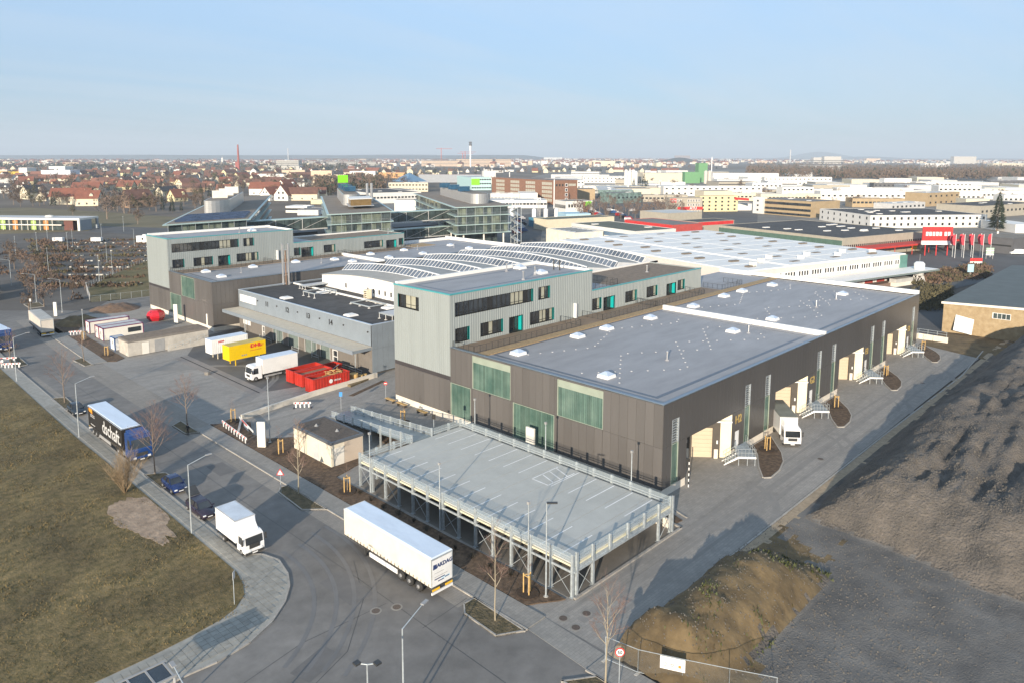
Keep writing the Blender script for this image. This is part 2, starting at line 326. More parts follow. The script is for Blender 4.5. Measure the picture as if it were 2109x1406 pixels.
# gravel field with the big spoil hill and the soil mound
sm = lambda t: (lambda q: q*q*(3-2*q))(max(0, min(1, t)))
def fh(x, y):
    tx = 77.5 - (26.5-y)*.16 + 1.2*nz(3, y, .15); ty = 30.2 - .6*sm((x-120)/50) + .8*nz(x, 5, .12)
    d = min(x-tx, (ty-y)*1.05)
    h = 0
    if d > 0:
        top = 4.6 + 1.6*sm((x-90)/30) + .5*nz(x*.5, y, .09, 2); dl = min(1, d/7.2)
        h = top*(dl*(1.35-.35*dl)) + sm((d-5)/6)*(.95*nz(x*.07, y*.55, 1, 3) + .5*nz(x*.16+y*.1, y*1.1, 1, 3)) + min(1, d/4)*.45*(1.0*nz(x*.30+y*.6, (x*.8-y)*1.0, .15, 4) + .45*nz(x*.6, y*1.4, .6))
        h = max(h + min(1, d/3)*.16*nz(x, y, 1.25, 2), 0)
    rx = sm((x-43.3)/5)*sm((69.5-x)/9); c0 = 27.9 - (x-45)*.0 + .8*nz(x, 1, .12); wd = 4.2
    e = 1-abs((y-c0)/wd)**1.7
    if e > 0 and rx > 0: h = max(h, 3.1*rx*e**.75*(1+.22*nz(x, y, .3)) + .22*nz(x, y, 1.1))
    return h + .07*nz(x, y, .5) + .03
m = M(); xs = [44.05+.5*i for i in range(330)]; ys = [31.75-.5*j for j in range(120)]; nx = len(xs)
m.a([(x, y, fh(x, y)) for y in ys for x in xs], [(j*nx+i+1, j*nx+i, (j+1)*nx+i, (j+1)*nx+i+1) for j in range(len(ys)-1) for i in range(nx-1)])
for f in m.f[-(len(ys)-1)*(nx-1):]: pass
FQ = [i for i in range(len(m.f))]
for i in range(len(m.f)):
    a = m.v[m.f[i][0]]
    if a[0] < 73+5*nz(a[0]*.5, a[1], .4) and a[1] > 23.6+1.8*nz(a[0], a[1], .35) and (a[2] > .3 or a[1] > 25+2*nz(a[0], 3, .3)): m.m[i] = 1
    if a[1] > 31.0+.5*nz(a[0], 1, .4) and a[2] < .5: m.m[i] = 2
    if a[0] < 52 and a[1] < 28 and a[1] > 12 and a[2] < .4: m.m[i] = 1 if nz(a[0], a[1], .25) > -.1 else 0
sandm = mat('pale_sandy_edge', (.33, .26, .18), rough=1, var=.2, sc_=1.5, bump=.5)
flatm = mat('flat_grey_grit', (.105, .10, .094), rough=1, sc_=.25, c2=(.185, .175, .16), big=.22, bump=.6, bsc=6, bd=.2)
for i in range(len(m.f)):
    a = m.v[m.f[i][0]]
    if m.m[i] == 0 and a[2] < .22 and a[0] < 82: m.m[i] = 3
setting('gravel_field', m, [fieldm, soilm, sandm, flatm], True)
m = M().sheet([(-60, -60), (44, -60), (44, -40), (-60, -40)], -.02)
rnd = random.Random(9); m = M()
for _ in range(26000):
    x = 77+abs(rnd.gauss(0, 15)) if _ % 14 else rnd.uniform(50, 80); y = 30-abs(rnd.gauss(0, 13))
    if y < 2: continue
    s = rnd.uniform(.025, .065)*(1.9 if rnd.random() < .03 else 1); z = fh(x, y)
    m.a([(x-s, y-s, z), (x+s, y-s*.7, z), (x, y+s, z), (x+s*.2, y, z+s*1.3)], [(0, 1, 3), (1, 2, 3), (2, 0, 3)])
for _ in range(2500):
    x = rnd.uniform(44, 76); y = rnd.uniform(12, 32); s = rnd.uniform(.025, .09); z = fh(x, y)
    m.a([(x-s, y-s, z), (x+s, y-s*.7, z), (x, y+s, z), (x+s*.2, y, z+s*1.3)], [(0, 1, 3), (1, 2, 3), (2, 0, 3)])
setting('scattered_stones', m, mat('light_stone', (.10, .09, .08), rough=1, sc_=2.5, c2=(.21, .185, .15)), kind='stuff')
grass('weeds', 1500, (46, 23, 68, 29), mat('weed_green', (.07, .08, .025), var=.3), (.08, .25), lambda x, y: nz(x, y, .35) > .12, z=.0)
ob_ = bpy.data.objects['weeds']
for v in ob_.data.vertices: v.co.z += fh(v.co.x, v.co.y)
# paving slabs of the curved sidewalk
def inside(p, poly):
    c = False; n = len(poly)
    for i in range(n):
        x0, y0 = poly[i]; x1, y1 = poly[(i+1) % n]
        if (y0 > p[1]) != (y1 > p[1]) and p[0] < (x1-x0)*(p[1]-y0)/(y1-y0)+x0: c = not c
    return c
SP = GE + KE[::-1]; cells = []
for i in range(-20, 60):
    for j in range(0, 170):
        x, y = 9+i*.62, 52+j*.62
        if x > 33.2 or x < 6 or y > 130: continue
        if all(inside((x+a, y+b), SP) for a, b in ((-.05, -.05), (.67, -.05), (.67, .67), (-.05, .67))): cells.append((hypot(x, y), x, y))
cells.sort(); slab = M().box(0, 0, 0, .575, .575, .035).mesh('paving_slab', sideslab); slabp = bpy.data.objects['sidewalk']
rnd = random.Random(3); m = M()
for k, (d_, x, y) in enumerate(cells):
    if k < 290: link('paving_slab', slab, slabp, (x+.01, y+.01, .10+rnd.uniform(0, .012)))
    else: m.box(x, y, .1, x+.575, y+.575, .137+rnd.uniform(0, .006))
o = setting('paving_slabs_beyond', m, sideslab, parent=slabp); o.name = 'paving'; o['kind'] = 'stuff'
K.sort(key=lambda a: a[0]); mm = M()
for k, (d_, a) in enumerate(K[280:]): mm.ob(a[0], a[1], a[2], a[3], -.1, a[4])
kp = setting('kerb', mm, kerbm)
for d_, a in K[:280]: part('kerb_stone', M((a[0][0], a[0][1], 0)).ob(a[0], a[1], a[2], a[3], -.1, a[4]), kerbm, kp, loc=(a[0][0], a[0][1], 0))
# manholes and drains
mh = M().lathe([(.0, 0), (.36, 0), (.36, .012), (0, .012)], 16); rg = M().lathe([(.62, 0), (.62, .008), (.0, .008)], 16)
mhm = mh.mesh('cover', mat('cast_iron', (.10, .075, .06), rough=.6, var=.3, sc_=9)); rgm = rg.mesh('setting_ring', mat('ring_concrete', (.24, .225, .2)))
for k, (px_, py_, t) in enumerate([(774, 1257, 'round manhole cover in the road left of its twin near the white trailer'), (817, 1249, 'round manhole cover in the road closest to the rear of the white trailer'), (1160, 1272, 'manhole cover nearest the planting bed corner at the service road mouth'), (1186, 1291, 'manhole cover farthest from the parking deck at the service road mouth'), (1208, 1262, 'manhole cover behind two others at the service road mouth'), (1900, 788, 'manhole cover far along the service road beside the gravel hill'), (1690, 944, 'manhole cover on the service road near the parked white truck')]):
    p = at(px_, py_); t_ = thing('manhole_cover', t, 'manhole', (p.x, p.y, .003), 0, 'manhole covers'); link('cover', mhm, t_, (0, 0, .004)); link('setting_ring', rgm, t_, scale=.85)
m = M()

# tar joints, patches and tyre tracks as thin overlays
tarm = mat('tar_joint', (.075, .073, .07), rough=.6, var=.1); patchm = mat('asphalt_patch', (.135, .13, .125), rough=.85, var=.12, sc_=.6); trackm = mat('tyre_worn_pavers', (.225, .213, .197), rough=.8, var=.08, sc_=.8)
def band(m, pts, w_, z):
    L_ = []; R_ = []
    for i, p in enumerate(pts):
        a = pts[max(0, i-1)]; b_ = pts[min(len(pts)-1, i+1)]; d = Vector((b_[0]-a[0], b_[1]-a[1])).normalized(); L_.append((p[0]-d.y*w_/2, p[1]+d.x*w_/2, z)); R_.append((p[0]+d.y*w_/2, p[1]-d.x*w_/2, z))
    n = len(pts); m.a(L_+R_, [(i, n+i, n+i+1, i+1) for i in range(n-1)])
m = M()
for pts in ([(36.4, 150), (36.5, 110), (36.3, 80), (36.5, 55), (36, 20)], [(20, 49), (28, 50.5), (36, 50)], [(31, 95.2), (40, 95)], [(33, 133), (40, 132)], [(22, 44), (30, 47), (35, 52), (38, 58)], [(36, 45), (41.5, 45.5)]): band(m, pts, .07, .006)
setting('tar_joints', m, tarm)
m = M().sheet([(33.6, 52), (36.2, 52), (36.2, 57.5), (33.6, 57)], .007).sheet([(37.5, 86), (39.6, 86), (39.6, 90), (37.5, 90)], .007).sheet([(26, 46), (29.5, 47), (29, 49), (25.5, 48)], .007).sheet([(34, 118), (36, 118), (36, 124), (34, 124)], .007)
setting('asphalt_patches', m, patchm)
m = M(); arc = lambda cx, cy, r_, a0, a1, n=14: [(cx+r_*cos(R(a0+(a1-a0)*k/n)), cy+r_*sin(R(a0+(a1-a0)*k/n))) for k in range(n+1)]
for b0 in M_:
    for k, r_ in enumerate((9.2, 11.0, 11.5)): band(m, arc(b0-2.4, 44.6-3.5, r_*.8, -20-k*3, -88), .45, M_.index(b0)*.0001+.0042+k*.0006)
for k in range(4): band(m, [(46+x, 34.2+(k % 2)*2+(k//2)*1.6+.15*sin(x*.08+k)) for x in range(0, 125, 6)], .4, .0006+k*.0007)
for k in range(5): band(m, [(50+k*.8+12*sin(t/9), 110+t) for t in range(0, 36, 4)], .5, .0046+k*.0005)
setting('tyre_tracks', m, trackm)
m = M()
for k, (r_, c_) in enumerate(((16, 0), (17.9, 0), (20, 1), (21.8, 1))): band(m, arc(18, 63+c_, r_, -62, 5), .38, .0085+k*.0004)
setting('turning_tracks', m, mat('polished_asphalt', (.148, .143, .138), rough=.6, var=.1, sc_=.5))
# ================================================================ campus
# local frame for a wall: A = start point, u = direction along wall, n = outward normal
class Wall:
    def __init__(s, A, u, n, o=(0, 0, 0)): s.A, s.u, s.n, s.o = A, u, n, o
    def p(s, a, z, d=0): return (s.A[0]+s.u[0]*a+s.n[0]*d, s.A[1]+s.u[1]*a+s.n[1]*d, z)
    def slab(s, m, a0, a1, z0, z1, d0, d1):
        P = [s.p(a, z, d) for d in (d0, d1) for z in (z0, z1) for a in (a0, a1)]
        fl = s.u[0]*s.n[1]-s.u[1]*s.n[0]
        fs = [(0, 1, 3, 2), (4, 6, 7, 5), (0, 4, 5, 1), (2, 3, 7, 6), (0, 2, 6, 4), (1, 5, 7, 3)]
        if fl < 0: fs = [f[::-1] for f in fs]
        m.a(P, fs); return m
def cells_of(a0, a1, z0, z1, holes, cuts_a=(), cuts_z=()):
    A = sorted({a0, a1, *[c for c in cuts_a if a0 < c < a1], *[min(max(h[k], a0), a1) for h in holes for k in (0, 1)]})
    Z_ = sorted({z0, z1, *[c for c in cuts_z if z0 < c < z1], *[min(max(h[k], z0), z1) for h in holes for k in (2, 3)]})
    for i in range(len(A)-1):
        run = None
        for j in range(len(Z_)-1):
            ac, zc_ = (A[i]+A[i+1])/2, (Z_[j]+Z_[j+1])/2
            hole = any(h[0] < ac < h[1] and h[2] < zc_ < h[3] for h in holes)
            if hole or (run and Z_[j] in cuts_z):
                if run: yield A[i], A[i+1], run[0], run[1]; run = None
            if not hole: run = (run[0], Z_[j+1]) if run else (Z_[j], Z_[j+1])
        if run: yield A[i], A[i+1], run[0], run[1]
def panels(Wl, par, a0, a1, z0, z1, holes, pitch, zc, mt, back, each=True, name='panel', off=0):
    cuts = []; a = a0+off
    while a < a1-.2: cuts.append(round(a, 4)); a += pitch
    bm = M(Wl.o)
    for c in cells_of(a0, a1, z0, z1, holes): Wl.slab(bm, *c, -.25, -.03)
    part('wall_backing', bm, back, par)
    jm = M(Wl.o); cache = {}; g = .013
    for c in cells_of(a0, a1, z0, z1, holes, cuts, zc):
        if c[1]-c[0] < .06 or c[3]-c[2] < .06: continue
        if each:
            k = (round(c[1]-c[0], 2), round(c[3]-c[2], 2))
            if k not in cache:
                q = M(); L_ = Wall((0, 0), Wl.u, Wl.n); L_.slab(q, g, k[0]-g, g, k[1]-g, -.03, .03); cache[k] = q.mesh(name, mt)
            p = Wl.p(c[0], c[2]); link(name, cache[k], par, (p[0]-Wl.o[0], p[1]-Wl.o[1], p[2]-Wl.o[2]))
        else: Wl.slab(jm, c[0]+g, c[1]-g, c[2]+g, c[3]-g, -.03, .03)
    if not each and jm.v: tag(part('cladding', jm, mt, par), kind='stuff')
def ribs(Wl, m, a0, a1, z0, z1, holes, pitch, w_=.05, d=.05):
    a = a0+pitch/2
    while a < a1:
        zs = [(z0, z1)]
        for h in holes:
            if h[0]-.03 < a < h[1]+.03:
                nz_ = []
                for s_, e in zs:
                    if h[2] > s_: nz_.append((s_, min(e, h[2])))
                    if h[3] < e: nz_.append((max(s_, h[3]), e))
                    if h[2] >= e or h[3] <= s_: nz_ = nz_ or [(s_, e)]
                zs = [q for q in nz_ if q[1]-q[0] > .05]
        for s_, e in zs: Wl.slab(m, a-w_/2, a+w_/2, s_, e, 0, d)
        a += pitch
def window(Wl, par, a0, a1, z0, z1, n, dark_=(), cream_=(), side=None, depth=.35, sill=True, tr=.0):
    # recessed window: reveal, frame bars, one pane per field
    f = M(Wl.o); D = -depth
    Wl.slab(f, a0, a1, z0, z0+.07, D-.05, D+.06); Wl.slab(f, a0, a1, z1-.07, z1, D-.05, D+.06)
    for k in range(n+1):
        a = a0+(a1-a0)*k/n; a = min(max(a, a0+.04), a1-.04); Wl.slab(f, a-.05, a+.05, z0+.07, z1-.07, D-.05, D+.05)
    if tr: Wl.slab(f, a0+.09, a1-.09, z0+tr, z0+tr+.07, D-.045, D+.04)
    fr = part('window', f, winframe, par)
    rv = M(Wl.o); Wl.slab(rv, a0-.02, a0, z0, z1, D, .02); Wl.slab(rv, a0, a1, z0-.02, z0, D, .02); Wl.slab(rv, a0, a1, z1, z1+.02, D, .02)
    part('reveal', rv, dark, fr)
    if side: q = M(Wl.o); Wl.slab(q, a1, a1+.03, z0, z1, D, .05) if side == 1 else Wl.slab(q, a0-.05, a0-.02, z0, z1, D, .05); part('turquoise_reveal', q, teal, fr)
    else: q = M(Wl.o); Wl.slab(q, a1, a1+.02, z0, z1, D, .02); part('reveal', q, dark, fr)
    cache = {}
    for k in range(n):
        mt = winframe if k in dark_ else blind if k in cream_ else win
        b0, b1 = a0+(a1-a0)*k/n+.05, a0+(a1-a0)*(k+1)/n-.05
        kk = (round(b1-b0, 2), mt.name)
        if kk not in cache: L_ = Wall((0, 0), Wl.u, Wl.n); q = M(); L_.slab(q, 0, kk[0], 0, z1-z0-.14, -.02, .0); cache[kk] = q.mesh('pane', mt)
        p = Wl.p(b0, z0+.07, D-.01); link('pane', cache[kk], fr, (p[0]-Wl.o[0], p[1]-Wl.o[1], p[2]-Wl.o[2]))
def green(Wl, par, a0, a1, z0, z1, top=0, cols=20):
    # profiled glass: single channels side by side, pale edge at the left, paler head at the top
    b = M(Wl.o); Wl.slab(b, a0, a1, z0, z1, -.3, -.22); g = part('glass_wall', b, dark, par)
    e = M(Wl.o); Wl.slab(e, a0-.02, a0+.10, z0, z1, -.2, .03); Wl.slab(e, a1-.08, a1+.02, z0, z1, -.2, .03); Wl.slab(e, a0+.1, a1-.08, z0-.0, z0+.06, -.2, .03); Wl.slab(e, a0+.1, a1-.08, z1-.08, z1, -.2, .03); part('glass_wall_frame', e, green_lip, g)
    w_ = (a1-a0-.18)/cols; L_ = Wall((0, 0), Wl.u, Wl.n); q = M(); L_.slab(q, .02, w_-.02, 0, z1-z0-.14-top, -.06, 0); ms = q.mesh('glass_channel', green_glass)
    for k in range(cols): p = Wl.p(a0+.10+w_*k, z0+.06, -.06); link('glass_channel', ms, g, (p[0]-Wl.o[0], p[1]-Wl.o[1], p[2]-Wl.o[2]))
    if top: q = M(Wl.o); Wl.slab(q, a0+.1, a1-.08, z1-.08-top, z1-.08, -.12, -.04); part('pale_glass_head', q, green_lip, g)
def skylight(label, x, y, z, s=1.25, dome=True):
    t = thing('skylight', label, 'skylight', (x, y, z), 0, 'roof skylights')
    link('curb', SK[0], t, scale=(s, s, 1)); link('dome', SK[1], t, scale=(s, s, 1)); return t
def frust(m, a, b, z0, z1):
    return m.a([(-a, -a, z0), (a, -a, z0), (a, a, z0), (-a, a, z0), (-b, -b, z1), (b, -b, z1), (b, b, z1), (-b, b, z1)], [(0, 3, 2, 1), (4, 5, 6, 7), (0, 1, 5, 4), (1, 2, 6, 5), (2, 3, 7, 6), (3, 0, 4, 7)])
domem = mat('acrylic_dome', (.42, .50, .62), rough=.15, var=.05, spec=.8)
SK = (frust(M(), .95, .85, 0, .42).mesh('curb', white), frust(M(), .8, .18, .42, .78).mesh('dome', domem))
vpipe = (M().tube((0, 0, 0), (0, 0, 1.2), .11, n=8).tube((0, 0, 1.15), (0, 0, 1.35), .17, n=8).mesh('pipe', steel), M().lathe([(0, 0), (.35, 0), (.15, .2), (0, .2)], 8).mesh('flashing', roofm))
def vent(label, x, y, z, s=1):
    t = thing('vent_pipe', label, 'vent pipe', (x, y, z), 0, 'roof vent pipes'); link('pipe', vpipe[0], t, scale=(s, s, s)); link('flashing', vpipe[1], t, scale=s)
X0, Y0, Y1, YT, X1 = 70.2, 43.7, 80.3, 93.8, 166.6
mirror_near = [(X0, Y0)]
def roof_trim(par, o, x0, x1, y0, y1, z, inset=2.2, white_far=True):
    r = M(o); r.box(x0+.3, y0+.3, z-.6, x1-.3, y1-.3, z-.25); part('roof', r, roofm, par)
    c = M(o)
    for a in ((x0-.03, y0-.03, x1, y0+.42), (x0-.03, y0+.42, x0+.42, y1)): c.box(a[0], a[1], z-.12, a[2], a[3], z+.04)
    part('coping', c, coping, par)
    g = M(o); i = inset; k = .55
    for a in ((x0+i, y0+i, x1-i*.6, y0+i+k), (x0+i, y0+i+k, x0+i+k, y1-1.0), (x0+i+k, y1-1.5, x1-i*.6, y1-1.0), (x1-i*.6-k, y0+i+k, x1-i*.6, y1-1.5)): g.box(a[0], a[1], z-.248, a[2], a[3], z-.235)
    part('roof_gutter', g, gutter, par)
def hall_front(Wl, par, W2, wins, pitch=1.22, each=True):
    holes = [(a, b, z0, z1) for a, b, z0, z1, t in wins]
    panels(Wl, par, 0, W2, 1.0, 11.2, holes, pitch, (6.0,), brown_clad, dark, each)
    for a, b, z0, z1, t in wins: green(Wl, par, a, b, z0, z1, t, max(3, round((b-a)/.3)))
    pl = M(Wl.o); Wl.slab(pl, .05, W2, -.05, .97, -.4, -.06); part('plinth', pl, plinth, par)
# ---- right hall
o = (X0, Y0, 0)
hall = thing('warehouse_hall', 'long dark brown metal warehouse with grey roof and loading bays marked H2 to E2', 'warehouse', o)
fr = Wall((X0, Y1), (0, -1), (-1, 0), o)      # front, a grows towards the near right corner
def fa(y): return Y1-y
hall_front(fr, hall, Y1-Y0, [(fa(75.5), fa(67.9), 6.06, 10.9, .9), (fa(59.5), fa(52.2), 6.06, 10.9, .9), (fa(80.25), fa(75.9), 1.0, 5.94, 0), (fa(67.4), fa(60.0), 1.0, 5.94, 0)])
sd_ = Wall((X0, Y0), (1, 0), (0, -1), o)
BAY = [75.5-X0+24.1*i for i in range(4)]; sl = []
for b in BAY: sl += [(b-3.4, b-1.9), (b+14.7, b+16.2)]
sl.append((BAY[3]+20.9, BAY[3]+22.4)); sl = [s_ for s_ in sl if s_[1] < X1-X0]
holes = [(b, b+11.3, 0, 5.9) for b in BAY] + [(a, b_, 1.0, 8.95) for a, b_ in sl] + [(b+12.2, b+13.4, 1.0, 3.3) for b in BAY]
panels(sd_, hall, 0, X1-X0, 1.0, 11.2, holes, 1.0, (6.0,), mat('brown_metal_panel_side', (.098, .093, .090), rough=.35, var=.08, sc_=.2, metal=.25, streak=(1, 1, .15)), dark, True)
pl = M(o)
pp = [0]+[v for b in BAY for v in (b, b+11.3)]+[X1-X0]
for i in range(0, len(pp), 2): pl = M(o); sd_.slab(pl, pp[i]+(.06 if i else -.0), pp[i+1], -.05, .97, -.5, -.06); part('plinth', pl, plinth, hall)
for a, b_ in sl:
    green(sd_, hall, a, b_, 1.0, 6.0, 0, 4)
    lv = M(o)
    for k in range(9): z = 6.15+k*.31; sd_.slab(lv, a+.1, b_-.15, z, z+.07, -.2, .02)
    sd_.slab(lv, a, a+.1, 6.0, 8.95, -.2, .04); sd_.slab(lv, b_-.15, b_, 6.0, 8.95, -.2, .05); sd_.slab(lv, a+.1, b_-.15, 8.88, 8.95, -.2, .04)
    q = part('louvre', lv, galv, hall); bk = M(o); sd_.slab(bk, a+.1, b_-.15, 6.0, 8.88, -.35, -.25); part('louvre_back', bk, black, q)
gold = mat('gold_letter', (.42, .30, .10), rough=.5)
wdir = Vector((-.64, .768)); ndir = Vector((-.768, -.64)); ddir = Vector((.64, -.768))
for i, b in enumerate(BAY):
    Bx = X0+b+11.3; B = Vector((Bx, Y0+.02)); Ln = 7.23
    dw = Wall((B.x, B.y), tuple(wdir), tuple(ndir), o)
    dz0, dz1 = 1.15, 4.1; da0, da1 = 2.45, 5.15
    q = M(o)
    for c in cells_of(0, Ln, 0, 5.9, [(1.5, 6.2, .0, 4.9)]): dw.slab(q, *c, -.3, 0)
    dw.slab(q, Ln, Ln+.3, 0, 5.9, -.3, 0)
    dk = part('dock_wall', q, dockcream, hall)
    P = B+wdir*(Ln+.0); e = M(o); e.prism([(P.x, P.y), (X0+b+.02, Y0+.25), (X0+b-.23, Y0+.25), (P.x-.2, P.y+.25)], 0, 5.9); part('dock_side_wall', e, dockcream, hall)
    e = M(o); e.prism([(X0+b, Y0+.02), (Bx, Y0+.02), (P.x, P.y)], 5.9, 6.1); part('bay_soffit', e, dockcream, hall)
    s2 = M(o)
    for c in cells_of(1.5, 6.2, .0, 4.9, [(da0, da1, 0, dz1)]): dw.slab(s2, *c, -.3, .35 if c[2] >= 1 or c[3] > 1.2 else .1)
    part('dock_shelter', s2, mat('dock_shelter_brown', (.075, .065, .055), rough=.8) if i == 0 else bpy.data.materials['dock_shelter_brown'], dk)
    bm_ = M(o); dw.slab(bm_, .05, 6.4, 4.92, 5.1, .0, .55); part('canopy_beam', bm_, white, dk)
    dd = M(o)
    for k in range(7): dw.slab(dd, da0, da1, .25+k*.55, .25+k*.55+.53, -.12, .02)
    dw.slab(dd, da0, da1, -.0, .25, -.12, .06); part('roller_door', dd, beige, dk)
    for a in (1.75, 5.5): bf = M(o); dw.slab(bf, a, a+.5, .0, 1.25, .0, .45); part('bumper_block', bf, plinth, dk)
    lp = M(o)
    for a in (1.8, 5.75): dw.slab(lp, a, a+.18, 2.0, 2.45, .35, .47)
    part('dock_lamp', lp, white, dk)
    # personnel door with frame, sign letters
    d1 = M(o); sd_.slab(d1, b+12.25, b+13.35, 1.0, 3.25, -.15, -.02); pd = part('door', d1, white, hall); hh = M(o); sd_.slab(hh, b+12.4, b+12.46, 1.95, 2.1, -.02, .06); part('handle', hh, dark, pd)
    text(('H2', 'G2', 'F2', 'E2')[i], 1.5, gold, hall, (b+13.0, -.06, 4.85), (pi/2, 0, 0), .02, .03)
    # stair and landing in front of the personnel door
    c1 = Vector((85.1+24.1*i, 41.8)); st = thing('loading_bay_stairs', ('galvanised landing and stairs beside loading bay H2, nearest of four', 'galvanised landing and stairs beside loading bay G2 next to the parked white truck', 'galvanised landing and stairs beside loading bay F2', 'galvanised landing and stairs beside loading bay E2, farthest of four')[i], 'stairs', (c1.x, c1.y, 0), 0, 'stairs at the loading bays')
    oo = (c1.x, c1.y, 0); fd = -ndir  # fd goes back to the wall
    q = M(oo); q.prism([tuple(c1), tuple(c1+ddir*2.25), (c1.x+5.5, Y0-.12), (c1.x+2.35, Y0-.12)], 1.04, 1.2); part('platform', q, galv, st)
    q = M(oo)
    for v in (c1+ddir*.1+fd*.1, c1+ddir*1.2+fd*.1, c1+ddir*2.15+fd*.1, c1+ddir*2.1+fd*3): q.tube((v.x, v.y, 0), (v.x, v.y, 1.05), .05, n=6)
    part('support_leg', q, galv, st)
    for k in range(5):
        a = c1 - ddir*(.1+.3*k) + fd*.05; q = M(oo); q.ob((a.x, a.y), tuple(fd), 1.2, .28, 1.0-.19*k, 1.05-.19*k, tuple(-ddir)); part('step', q, galv, st)
    q = M(oo)
    for off in (0, 1.25):
        a = c1+fd*off; e_ = a-ddir*1.75
        q.a([(a.x, a.y, 1.2), (e_.x, e_.y, .1), (e_.x, e_.y, -.02), (a.x, a.y, .9), (a.x+.05, a.y+.05, 1.2), (e_.x+.05, e_.y+.05, .1), (e_.x+.05, e_.y+.05, -.02), (a.x+.05, a.y+.05, .9)], [(0, 1, 2, 3), (7, 6, 5, 4), (0, 4, 5, 1), (3, 2, 6, 7)])
    q.ob(tuple(c1-fd*.06), tuple(ddir), 2.25, .06, .98, 1.22, tuple(fd)); part('stringer', q, white, st)
    q = M(oo)
    def rail(a, b_, za, zb_, n_):
        for k in range(n_+1):
            v = a.lerp(b_, k/n_); z = za+(zb_-za)*k/n_; q.tube((v.x, v.y, z), (v.x, v.y, z+1.0), .022, n=5)
        for h_ in (.5, 1.0): q.tube((a.x, a.y, za+h_), (b_.x, b_.y, zb_+h_), .022, n=5)
    rail(c1+fd*.02, c1+fd*.02+ddir*2.2, 1.2, 1.2, 5); rail(c1+ddir*2.2, Vector((c1.x+5.4, Y0-.2)), 1.2, 1.2, 6); rail(c1-ddir*1.6, c1, .15, 1.2, 4); rail(c1-ddir*1.6+fd*1.25, c1+fd*1.25, .15, 1.2, 4); rail(c1+fd*1.3, Vector((c1.x+2.3, Y0-.2)), 1.2, 1.2, 3)
    part('handrail', q, galv, st)
# roof of the right hall in two sections with the raised white parapets
rp = M(o)
rp.box(X0+.3, Y0+.3, 10.6, X1-.2, Y1-6.3, 10.95); part('roof', rp, roofm, hall)
c = M(o); c.box(X0-.03, Y0-.03, 11.12, X1, Y0+.42, 11.28); c.box(X0-.03, Y0+.42, 11.12, X0+.42, Y1-.0, 11.28); part('coping', c, coping, hall)
g = M(o); k = .55
for xa, xb in ((X0, 116.3), (117.6, 165.6)):
    y0_, y1_ = Y0+2.2, Y1-6.5
    for a in ((xa+2.1, y0_, xb-.9, y0_+k), (xa+2.1, y0_+k, xa+2.1+k, y1_), (xb-1.4, y0_+k, xb-.9, y1_), (xa+2.1+k, y1_-k, xb-1.4, y1_)): g.box(a[0], a[1], 10.952, a[2], a[3], 10.965)
part('roof_gutter', g, gutter, hall)
part('parapet', M(o).box(116.8, Y0+.0, 10.9, 117.35, 73.6, 11.75), wroof, hall); part('parapet', M(o).box(165.9, Y0, 10.9, X1+.0, 88.5, 11.95), wroof, hall)
q = M(o); q.box(165.9, Y0+.02, 0, 166.55, Y1, 11.1); part('end_wall', q, brown_clad, hall)
q = M(o); q.box(X0+.3, Y1-6.6, 10.95, X1-.7, Y1-4.9, 11.10); part('gravel_strip', q, tan_gravel, hall)
q = M(o); q.box(X0+.43, Y1-4.9, 10.95, 142.5, Y1-.02, 11.05); part('terrace_deck', q, mat('terrace_decking', (.22, .16, .11), var=.2, sc_=2, streak=(.2, 3, 1)), hall)
q = M(o); q.box(142.6, Y1-4.9, 10.9, 165.6, 88.4, 11.02); part('rear_roof', q, roofm, hall)
q = M(o)
for xa, xb in ((X0+4, 113), (120, 162)):
    for y0_, dy in ((Y0+6, 9), (Y0+17, -8), (Y0+22, 5)):
        n_ = int((xb-xa)/1.7)
        for k in range(n_): x = xa+(xb-xa)*k/n_; y = y0_+dy*abs(((x-xa)/11.5) % 2-1); q.box(x-.09, y-.09, 10.95, x+.09, y+.09, 11.03)
tag(part('lightning_conductor_blocks', q, lgrey, hall), kind='stuff')
for k, (x, y, t) in enumerate([(75.2, 71.2, 'skylight at the front left corner of the near warehouse roof'), (89, 71.4, 'skylight by the terrace second from the front on the near warehouse roof'), (75.1, 55.4, 'skylight nearest the camera on the near warehouse roof'), (109.4, 55.6, 'skylight before the white parapet on the near warehouse roof'), (96.6, 71.4, 'skylight by the terrace third from the front on the near warehouse roof'), (108.4, 70.7, 'skylight just before the middle white parapet by the terrace'), (122.7, 70.6, 'skylight just behind the middle white parapet by the terrace'), (136.4, 71.6, 'skylight before the last one along the terrace of the rear roof section'), (144.2, 71.6, 'skylight near the end of the terrace on the rear roof section'), (156.0, 70.4, 'farthest skylight by the terrace on the rear roof section'), (155.8, 55.2, 'skylight near the far white parapet of the rear roof section'), (122.6, 55.0, 'skylight alone behind the middle white parapet on the rear roof section')]): skylight(t, x, y, 10.95, .95)
for x, y, t in ((87.4, 54.1, 'vent pipe in the middle of the near warehouse roof'), (110.4, 53.4, 'vent pipe before the middle white parapet'), (138.9, 53.9, 'nearer vent pipe on the rear warehouse roof section'), (149.6, 54.2, 'farther vent pipe on the rear warehouse roof section')): vent(t, x, y, 10.95)
